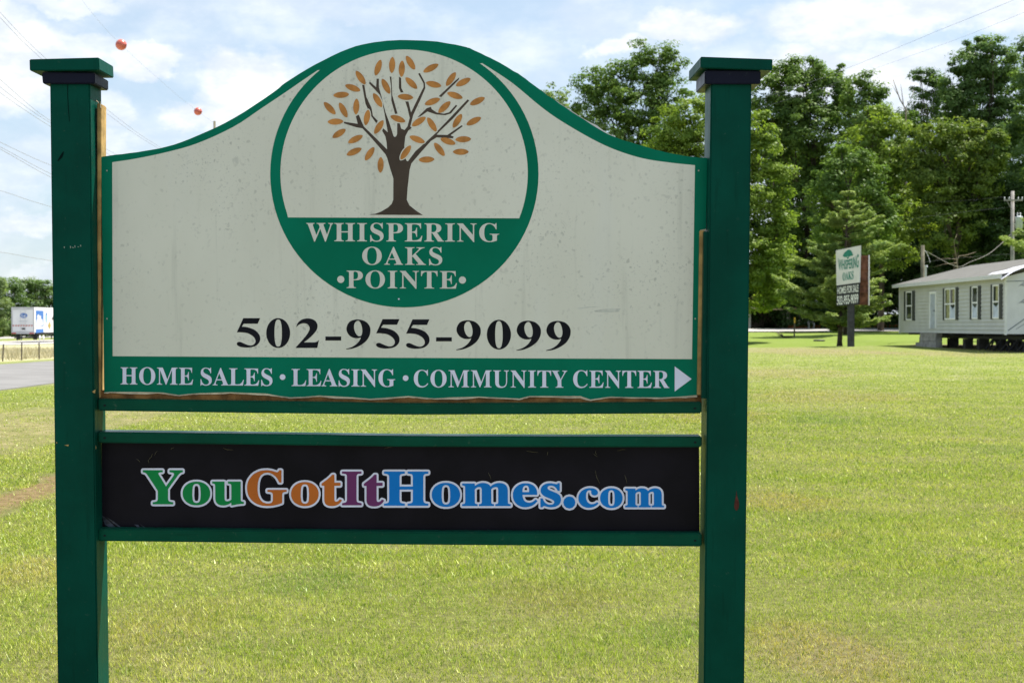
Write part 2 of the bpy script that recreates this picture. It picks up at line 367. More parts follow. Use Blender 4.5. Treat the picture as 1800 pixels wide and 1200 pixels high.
'u':(558,"195,-15 153,-11 121,3 97,26 87,43 78,64 73,88 69,114 68,144 68,369 67,390 64,407 59,421 50,430 36,436 17,438 17,462 211,462 211,110 213,94 217,80 225,69 235,60 248,55 263,53 292,58 318,73 340,98 340,369 339,392 335,409 329,422 319,430 303,436 282,438 282,462 482,462 482,104 483,84 487,68 493,58 503,51 517,46 536,44 536,19 502,18 465,14 426,7 384,-3 340,-15 340,60 322,38 301,20 277,5 251,-6 224,-13"),
'g':(487,"217,-209 180,-208 147,-205 118,-199 92,-191 71,-181 43,-160 27,-137 21,-111 30,-81 57,-57 102,-38 65,-15 42,13 35,45 38,69 47,90 63,110 85,128 115,146 152,164 109,184 76,209 52,240 38,275 33,316 36,346 45,374 59,399 79,420 102,439 131,454 162,465 197,472 234,474 273,472 310,465 347,453 472,453 472,399 399,399 418,369 430,337 434,303 431,275 424,249 411,225 394,204 373,186 348,172 320,161 289,155 256,153 245,153 234,154 222,155 211,155 195,153 180,149 168,141 154,125 150,106 157,88 177,77 210,73 261,73 291,72 319,71 344,68 366,65 386,60 413,50 435,36 451,19 461,-2 468,-26 470,-55 467,-83 460,-108 447,-130 429,-150 406,-168 377,-183 344,-194 307,-202 264,-207|234,185 256,189 272,199 284,217 291,242 296,274 297,314 296,354 291,386 284,411 272,428 256,439 234,442 213,439 196,428 185,411 176,386 172,354 170,314 172,274 176,242 185,217 196,199 213,189|239,-173 294,-170 337,-161 368,-146 386,-125 392,-98 390,-82 383,-70 371,-62 354,-56 332,-52 305,-51 144,-51 125,-68 113,-87 109,-108 113,-125 123,-140 141,-154 166,-165 198,-171"),
't':(340,"184,-14 148,-11 119,-1 98,16 84,39 75,69 72,106 72,415 30,415 30,446 53,468 75,490 95,511 114,530 131,550 156,579 176,606 192,631 215,631 215,462 309,462 309,415 215,415 215,122 216,103 218,88 223,76 233,64 250,60 272,66 291,83 307,111 331,98 310,58 285,26 256,4 222,-10"),
'm':(825,"27,0 27,24 44,26 58,31 67,38 73,49 77,64 78,83 78,377 77,396 74,411 68,423 59,431 46,436 28,438 28,462 218,462 218,394 242,423 267,445 294,461 323,471 353,474 391,471 422,460 447,443 465,420 477,389 501,420 528,443 557,460 588,471 622,474 668,468 704,449 730,417 745,372 750,315 750,83 751,64 754,49 760,39 768,31 781,26 798,24 798,0 562,0 562,24 579,26 591,31 600,39 606,50 609,65 610,83 610,323 609,348 606,368 601,384 593,395 580,402 562,404 534,398 507,381 483,353 483,83 484,65 487,50 493,39 501,31 513,26 530,24 530,0 297,0 297,24 314,26 326,31 335,39 341,50 344,65 345,83 345,323 344,348 341,368 336,384 328,395 315,402 297,404 267,398 241,380 218,350 218,83 219,65 222,50 227,40 235,32 247,27 264,24 264,0"),
'e':(448,"229,-15 192,-12 157,-1 126,16 98,39 74,68 55,102 46,125 38,150 33,176 30,204 29,234 30,261 33,287 39,312 46,336 56,358 76,391 101,420 130,443 162,460 197,471 234,474 267,472 297,465 324,453 349,438 371,417 389,392 403,364 413,332 419,297 421,258 421,247 174,247 180,181 195,129 219,92 253,70 297,63 320,66 342,73 363,86 383,105 402,128 424,108 393,64 358,29 319,5 276,-10|173,286 300,286 300,320 299,358 294,389 288,413 277,429 261,439 240,442 216,436 197,420 184,392 176,353 173,303"),
's':(429,"225,-15 197,-12 164,-5 129,9 120,12 109,13 95,10 84,1 76,-13 53,-13 53,157 79,157 91,118 107,85 129,58 154,38 181,26 209,22 232,24 251,30 266,40 277,53 284,68 286,87 280,113 262,136 232,156 159,193 127,211 101,231 81,252 67,275 58,300 55,328 60,368 73,403 97,433 114,448 135,460 157,468 182,473 210,475 227,474 247,471 262,467 278,463 296,458 307,456 312,454 317,454 332,459 343,475 363,475 363,330 340,330 328,363 312,391 293,413 271,428 247,438 222,441 202,439 186,434 173,426 164,414 158,401 156,386 158,371 163,358 172,346 184,335 199,325 218,315 285,282 316,265 341,246 360,226 373,202 380,174 383,141 381,113 376,88 367,65 355,45 340,27 321,12 300,0 277,-8 252,-13"),
'c':(437,"232,-15 195,-12 161,-1 129,16 100,39 76,68 56,101 46,123 39,146 33,171 30,196 29,223 30,252 34,279 40,305 49,329 60,353 73,374 87,394 104,412 122,428 143,442 164,454 187,463 210,470 235,474 260,475 305,472 342,461 373,444 395,421 409,395 413,365 411,348 406,333 397,321 384,311 369,306 352,304 319,312 299,335 292,373 292,381 293,389 294,397 294,404 289,425 275,438 252,442 221,435 198,416 181,383 170,338 167,279 168,238 173,200 180,167 191,138 204,114 232,82 265,63 304,57 339,63 372,79 404,107 424,90 392,52 357,23 319,2 277,-11"),
'.':(219,"109,111 79,103 57,81 49,51 57,21 79,-1 109,-9 139,-1 161,21 169,51 161,81 139,103"),
}
WEB = {
'g': '2513,8260 2520,8258 2858,8259 2861,8268 2861,8290 2858,8295 2820,8297 2798,8302 2786,8310 2784,8318 2786,8328 2795,8345 2918,8545 3038,8377 3050,8358 3058,8340 3060,8328 3052,8311 3032,8301 2982,8295 2979,8288 2979,8265 2982,8260 2988,8258 3210,8259 3215,8265 3214,8290 3212,8294 3178,8304 3152,8323 3127,8352 3062,8442 2954,8592 2954,8748 2956,8772 2961,8790 2970,8803 2985,8812 3042,8822 3045,8828 3043,8855 3038,8858 2690,8858 2685,8850 2685,8828 2688,8821 2722,8817 2745,8811 2759,8802 2767,8790 2773,8772 2774,8748 2774,8622 2585,8334 2570,8317 2555,8306 2538,8300 2515,8296 2511,8292 2510,8265 2512,8260|3417,8460 3452,8458 3500,8461 3540,8470 3578,8484 3612,8504 3640,8528 3665,8558 3685,8598 3695,8642 3695,8692 3686,8735 3666,8775 3642,8805 3612,8830 3580,8850 3540,8865 3488,8875 3425,8875 3375,8867 3348,8859 3294,8830 3265,8805 3241,8775 3229,8755 3214,8712 3210,8668 3214,8620 3230,8578 3241,8558 3262,8531 3292,8505 3328,8484 3366,8470 3415,8460|3732,8460 3738,8458 3940,8458 3947,8462 3948,8765 3955,8788 3968,8799 3980,8803 3995,8805 4022,8801 4048,8789 4067,8770 4066,8528 4058,8508 4050,8501 4035,8496 4012,8494 4008,8491 4006,8465 4009,8460 4015,8458 4228,8459 4231,8465 4231,8580 4232,8785 4236,8798 4248,8807 4285,8815 4287,8822 4287,8842 4285,8848 4280,8850 4242,8851 4168,8860 4075,8879 4070,8877 4067,8872 4065,8828 4038,8848 4012,8861 3982,8871 3955,8877 3925,8879 3878,8875 3842,8863 3816,8842 3803,8825 3793,8805 3784,8760 3782,8528 3776,8508 3770,8502 3755,8496 3735,8494 3730,8490 3730,8462|3442,8500 3430,8502 3410,8512 3398,8528 3391,8545 3383,8595 3380,8700 3387,8775 3398,8804 3411,8820 3430,8830 3452,8834 3463,8832 3478,8830 3497,8820 3511,8802 3520,8778 3527,8700 3526,8628 3520,8565 3508,8528 3495,8512 3478,8502 3455,8498 3445,8499',
'o': '4678,8258 4712,8258 4778,8269 4868,8295 4880,8293 4889,8288 4910,8258 4941,8258 4946,8260 4948,8265 4948,8470 4942,8477 4910,8476 4875,8410 4854,8382 4833,8360 4782,8324 4752,8311 4725,8305 4695,8302 4638,8313 4588,8345 4556,8398 4535,8475 4528,8572 4530,8625 4536,8670 4545,8710 4559,8745 4576,8775 4596,8800 4620,8820 4646,8832 4675,8841 4708,8843 4740,8841 4762,8835 4778,8826 4786,8815 4794,8798 4796,8775 4795,8702 4794,8680 4788,8665 4780,8655 4765,8647 4740,8642 4702,8639 4699,8632 4699,8618 4700,8608 4708,8603 5030,8603 5035,8605 5039,8610 5039,8632 5037,8638 5032,8640 5005,8642 4985,8647 4975,8652 4967,8662 4962,8680 4960,8702 4960,8830 4958,8837 4902,8857 4852,8871 4802,8881 4748,8887 4695,8889 4615,8883 4545,8865 4511,8850 4482,8834 4452,8813 4428,8791 4406,8768 4370,8710 4358,8678 4349,8645 4344,8608 4342,8572 4344,8535 4349,8500 4358,8468 4370,8438 4387,8408 4426,8358 4450,8335 4478,8315 4538,8284 4572,8272 4608,8264 4678,8258|5842,8338 5872,8337 5878,8342 5880,8478 5978,8478 5983,8480 5986,8485 5986,8525 5980,8532 5882,8533 5878,8535 5878,8768 5882,8795 5895,8809 5910,8812 5932,8807 5951,8795 5969,8772 5975,8770 6005,8781 6011,8788 6010,8792 5984,8828 5955,8855 5945,8860 5920,8874 5880,8886 5835,8890 5792,8887 5758,8878 5732,8863 5715,8842 5703,8815 5700,8782 5700,8535 5698,8533 5655,8531 5652,8525 5652,8498 5655,8492 5751,8422 5798,8382 5840,8338|5332,8468 5360,8466 5402,8468 5445,8478 5485,8493 5518,8512 5547,8538 5571,8568 5591,8608 5601,8655 5601,8702 5591,8748 5572,8788 5548,8818 5518,8844 5485,8864 5445,8879 5405,8888 5385,8889 5332,8890 5280,8880 5253,8872 5199,8842 5170,8818 5145,8785 5127,8748 5120,8725 5116,8702 5116,8655 5126,8610 5145,8570 5170,8538 5198,8514 5234,8492 5272,8478 5312,8469 5330,8468|5352,8507 5335,8510 5317,8520 5303,8538 5298,8552 5292,8575 5289,8605 5286,8712 5293,8788 5303,8818 5318,8834 5335,8843 5362,8847 5385,8843 5401,8835 5418,8815 5426,8790 5429,8768 5432,8678 5426,8575 5414,8538 5401,8520 5382,8510 5355,8507',
'p': '6016,8282 6345,8282 6353,8285 6355,8310 6352,8317 6348,8319 6298,8325 6282,8332 6275,8341 6269,8355 6267,8378 6267,8768 6269,8798 6273,8808 6280,8818 6295,8827 6354,8840 6356,8845 6356,8868 6352,8875 6020,8876 6012,8872 6012,8841 6018,8838 6068,8828 6082,8820 6091,8810 6097,8795 6099,8770 6099,8378 6097,8355 6091,8340 6082,8331 6070,8325 6014,8318 6011,8312 6011,8290 6015,8283|6584,8338 6612,8337 6620,8342 6620,8478 6622,8479 6720,8479 6726,8485 6726,8528 6722,8534 6622,8535 6620,8538 6620,8772 6624,8800 6628,8808 6638,8815 6652,8817 6672,8813 6692,8800 6710,8778 6715,8775 6748,8787 6751,8792 6750,8798 6725,8832 6697,8860 6682,8868 6661,8880 6620,8892 6578,8896 6535,8893 6500,8884 6475,8869 6457,8848 6446,8820 6442,8788 6442,8538 6440,8535 6402,8535 6398,8533 6395,8528 6396,8498 6494,8422 6540,8382 6582,8338',
'b': '6755,8282 7108,8282 7115,8284 7117,8290 7117,8310 7115,8318 7052,8328 7038,8337 7028,8355 7024,8390 7025,8546 7257,8545 7257,8390 7254,8355 7250,8345 7243,8335 7230,8328 7167,8318 7164,8312 7164,8290 7170,8282 7522,8282 7528,8284 7531,8290 7531,8312 7528,8318 7470,8328 7455,8337 7448,8348 7443,8362 7441,8390 7441,8770 7443,8795 7450,8818 7458,8828 7470,8836 7492,8843 7525,8846 7530,8850 7530,8880 7525,8884 7502,8884 7172,8884 7165,8880 7164,8852 7168,8847 7202,8843 7225,8838 7240,8830 7250,8818 7255,8800 7257,8772 7257,8602 7255,8600 7025,8600 7024,8772 7026,8798 7031,8815 7040,8828 7055,8837 7115,8848 7117,8852 7117,8878 7112,8883 6752,8882 6749,8878 6749,8855 6752,8847 6790,8843 6810,8837 6825,8829 6833,8818 6838,8800 6841,8770 6841,8390 6839,8365 6832,8347 6825,8337 6812,8330 6788,8323 6752,8318 6750,8312 6750,8290 6755,8283|7793,8482 7838,8480 7885,8483 7928,8492 7969,8508 8004,8528 8032,8552 8056,8580 8076,8620 8083,8645 8088,8670 8088,8718 8077,8762 8056,8805 8032,8832 8003,8858 7970,8877 7930,8892 7882,8902 7840,8905 7785,8900 7732,8887 7708,8876 7672,8855 7643,8830 7620,8800 7609,8782 7593,8738 7588,8692 7593,8648 7600,8622 7622,8580 7644,8552 7672,8528 7708,8508 7750,8492 7792,8483|8479,8482 8528,8484 8565,8495 8594,8510 8614,8530 8622,8546 8642,8528 8672,8509 8708,8493 8740,8485 8778,8482 8830,8487 8872,8504 8901,8530 8921,8572 8927,8622 8928,8828 8930,8838 8942,8849 8972,8854 8978,8857 8979,8882 8977,8888 8970,8890 8715,8890 8708,8887 8706,8882 8707,8858 8712,8854 8740,8850 8750,8843 8757,8828 8758,8812 8757,8595 8750,8570 8743,8562 8731,8558 8715,8556 8685,8561 8660,8573 8635,8595 8637,8828 8639,8838 8650,8849 8662,8853 8680,8854 8685,8857 8686,8885 8680,8890 8588,8890 8425,8890 8417,8885 8418,8858 8422,8854 8450,8850 8460,8844 8466,8835 8469,8812 8468,8595 8465,8580 8455,8563 8442,8558 8425,8556 8395,8560 8370,8573 8346,8598 8347,8828 8350,8838 8360,8848 8390,8854 8395,8858 8396,8882 8394,8888 8388,8890 8130,8890 8122,8885 8123,8858 8128,8855 8160,8849 8168,8845 8176,8828 8178,8812 8176,8555 8173,8545 8162,8534 8125,8525 8123,8500 8125,8495 8132,8492 8340,8492 8346,8498 8348,8537 8360,8526 8388,8507 8418,8494 8452,8484 8478,8483|9215,8488 9275,8488 9308,8494 9362,8516 9388,8535 9410,8560 9425,8582 9435,8610 9442,8640 9444,8682 9442,8689 9435,8692 9185,8692 9190,8738 9206,8780 9228,8806 9260,8823 9305,8829 9328,8827 9350,8821 9370,8812 9415,8775 9420,8776 9443,8792 9447,8800 9445,8805 9412,8842 9374,8872 9332,8893 9282,8906 9232,8910 9192,8908 9155,8898 9122,8884 9092,8865 9064,8838 9044,8810 9033,8788 9024,8765 9016,8722 9016,8670 9020,8648 9033,8608 9045,8586 9065,8560 9095,8532 9125,8513 9160,8498 9198,8489 9215,8488|9645,8488 9692,8487 9782,8504 9795,8500 9810,8486 9832,8486 9839,8490 9840,8615 9835,8623 9804,8622 9789,8592 9772,8569 9752,8552 9732,8541 9710,8533 9685,8531 9650,8536 9638,8542 9630,8550 9625,8560 9624,8570 9630,8588 9650,8605 9786,8662 9815,8680 9833,8695 9850,8720 9858,8745 9861,8772 9859,8798 9853,8822 9843,8842 9832,8858 9812,8876 9770,8899 9745,8906 9690,8912 9665,8911 9622,8904 9582,8892 9568,8889 9553,8892 9532,8911 9505,8910 9501,8908 9499,8902 9499,8760 9505,8753 9535,8752 9540,8754 9555,8790 9572,8818 9592,8837 9615,8852 9642,8862 9672,8865 9710,8860 9728,8850 9742,8832 9743,8820 9739,8802 9722,8785 9690,8768 9582,8723 9553,8705 9530,8685 9515,8665 9505,8642 9502,8618 9507,8582 9522,8549 9548,8524 9568,8510 9590,8499 9612,8493 9645,8488|7825,8522 7812,8525 7795,8534 7782,8550 7775,8568 7770,8590 7765,8650 7764,8725 7766,8755 7771,8802 7782,8832 7795,8848 7815,8858 7840,8862 7851,8860 7865,8858 7884,8848 7899,8830 7908,8802 7915,8725 7911,8618 7908,8590 7902,8568 7896,8552 7883,8535 7862,8524 7840,8520 7828,8522|9240,8530 9222,8534 9208,8544 9194,8565 9186,8598 9183,8640 9185,8643 9245,8643 9300,8643 9301,8622 9300,8592 9289,8550 9280,8539 9265,8531 9242,8529|10356,8572 10412,8574 10445,8582 10472,8594 10492,8611 10506,8630 10511,8655 10509,8668 10502,8682 10495,8690 10480,8699 10450,8704 10420,8698 10398,8678 10391,8650 10393,8630 10388,8618 10380,8613 10365,8611 10342,8615 10326,8625 10312,8645 10304,8672 10301,8712 10301,8740 10305,8765 10311,8785 10319,8802 10331,8820 10352,8840 10380,8852 10410,8855 10438,8851 10462,8842 10480,8830 10492,8822 10498,8822 10517,8835 10520,8840 10518,8847 10488,8875 10458,8894 10425,8908 10388,8917 10348,8920 10315,8918 10285,8910 10255,8897 10230,8882 10210,8862 10182,8822 10170,8788 10167,8752 10167,8730 10176,8692 10195,8658 10220,8628 10252,8604 10288,8587 10308,8580 10355,8573|10728,8575 10782,8576 10818,8584 10848,8596 10876,8612 10900,8634 10920,8658 10936,8692 10944,8730 10944,8770 10936,8808 10920,8840 10900,8865 10877,8885 10849,8902 10818,8914 10785,8922 10765,8923 10725,8924 10682,8916 10660,8909 10615,8884 10592,8864 10572,8838 10557,8805 10549,8770 10549,8730 10557,8692 10572,8659 10592,8633 10615,8613 10645,8596 10678,8583 10708,8576 10728,8575|11267,8575 11312,8576 11342,8584 11367,8598 11382,8613 11390,8626 11403,8612 11428,8596 11455,8584 11482,8576 11512,8574 11555,8578 11589,8592 11612,8615 11628,8650 11633,8690 11634,8860 11636,8868 11643,8875 11673,8882 11674,8902 11672,8909 11665,8912 11462,8912 11455,8909 11455,8883 11460,8880 11475,8878 11488,8872 11493,8865 11495,8848 11494,8668 11491,8655 11485,8644 11475,8639 11462,8638 11440,8641 11420,8651 11401,8670 11402,8858 11404,8868 11412,8876 11440,8882 11442,8888 11441,8908 11435,8912 11372,8912 11232,8912 11224,8908 11225,8883 11230,8880 11245,8878 11258,8872 11263,8865 11265,8848 11264,8668 11261,8655 11255,8644 11245,8639 11232,8638 11208,8642 11188,8652 11171,8670 11171,8858 11174,8868 11180,8874 11209,8882 11211,8905 11208,8910 11202,8912 10998,8912 10990,8908 10989,8888 10991,8882 11025,8872 11032,8860 11033,8848 11032,8638 11030,8628 11022,8620 10992,8612 10990,8608 10992,8585 10998,8582 11165,8583 11170,8588 11172,8616 11200,8596 11225,8584 11252,8576 11265,8575|10748,8610 10725,8614 10712,8622 10703,8635 10694,8665 10689,8750 10693,8822 10695,8840 10702,8860 10715,8876 10728,8883 10745,8886 10768,8883 10780,8876 10791,8862 10800,8838 10804,8778 10802,8688 10795,8648 10790,8635 10780,8622 10765,8613 10748,8610|10006,8718 10063,8732 10100,8771 10114,8825 10101,8878 10098,8882 10062,8918 10010,8933 9958,8919 9952,8916 9917,8880 9902,8825 9918,8770 9955,8732 10005,8718',
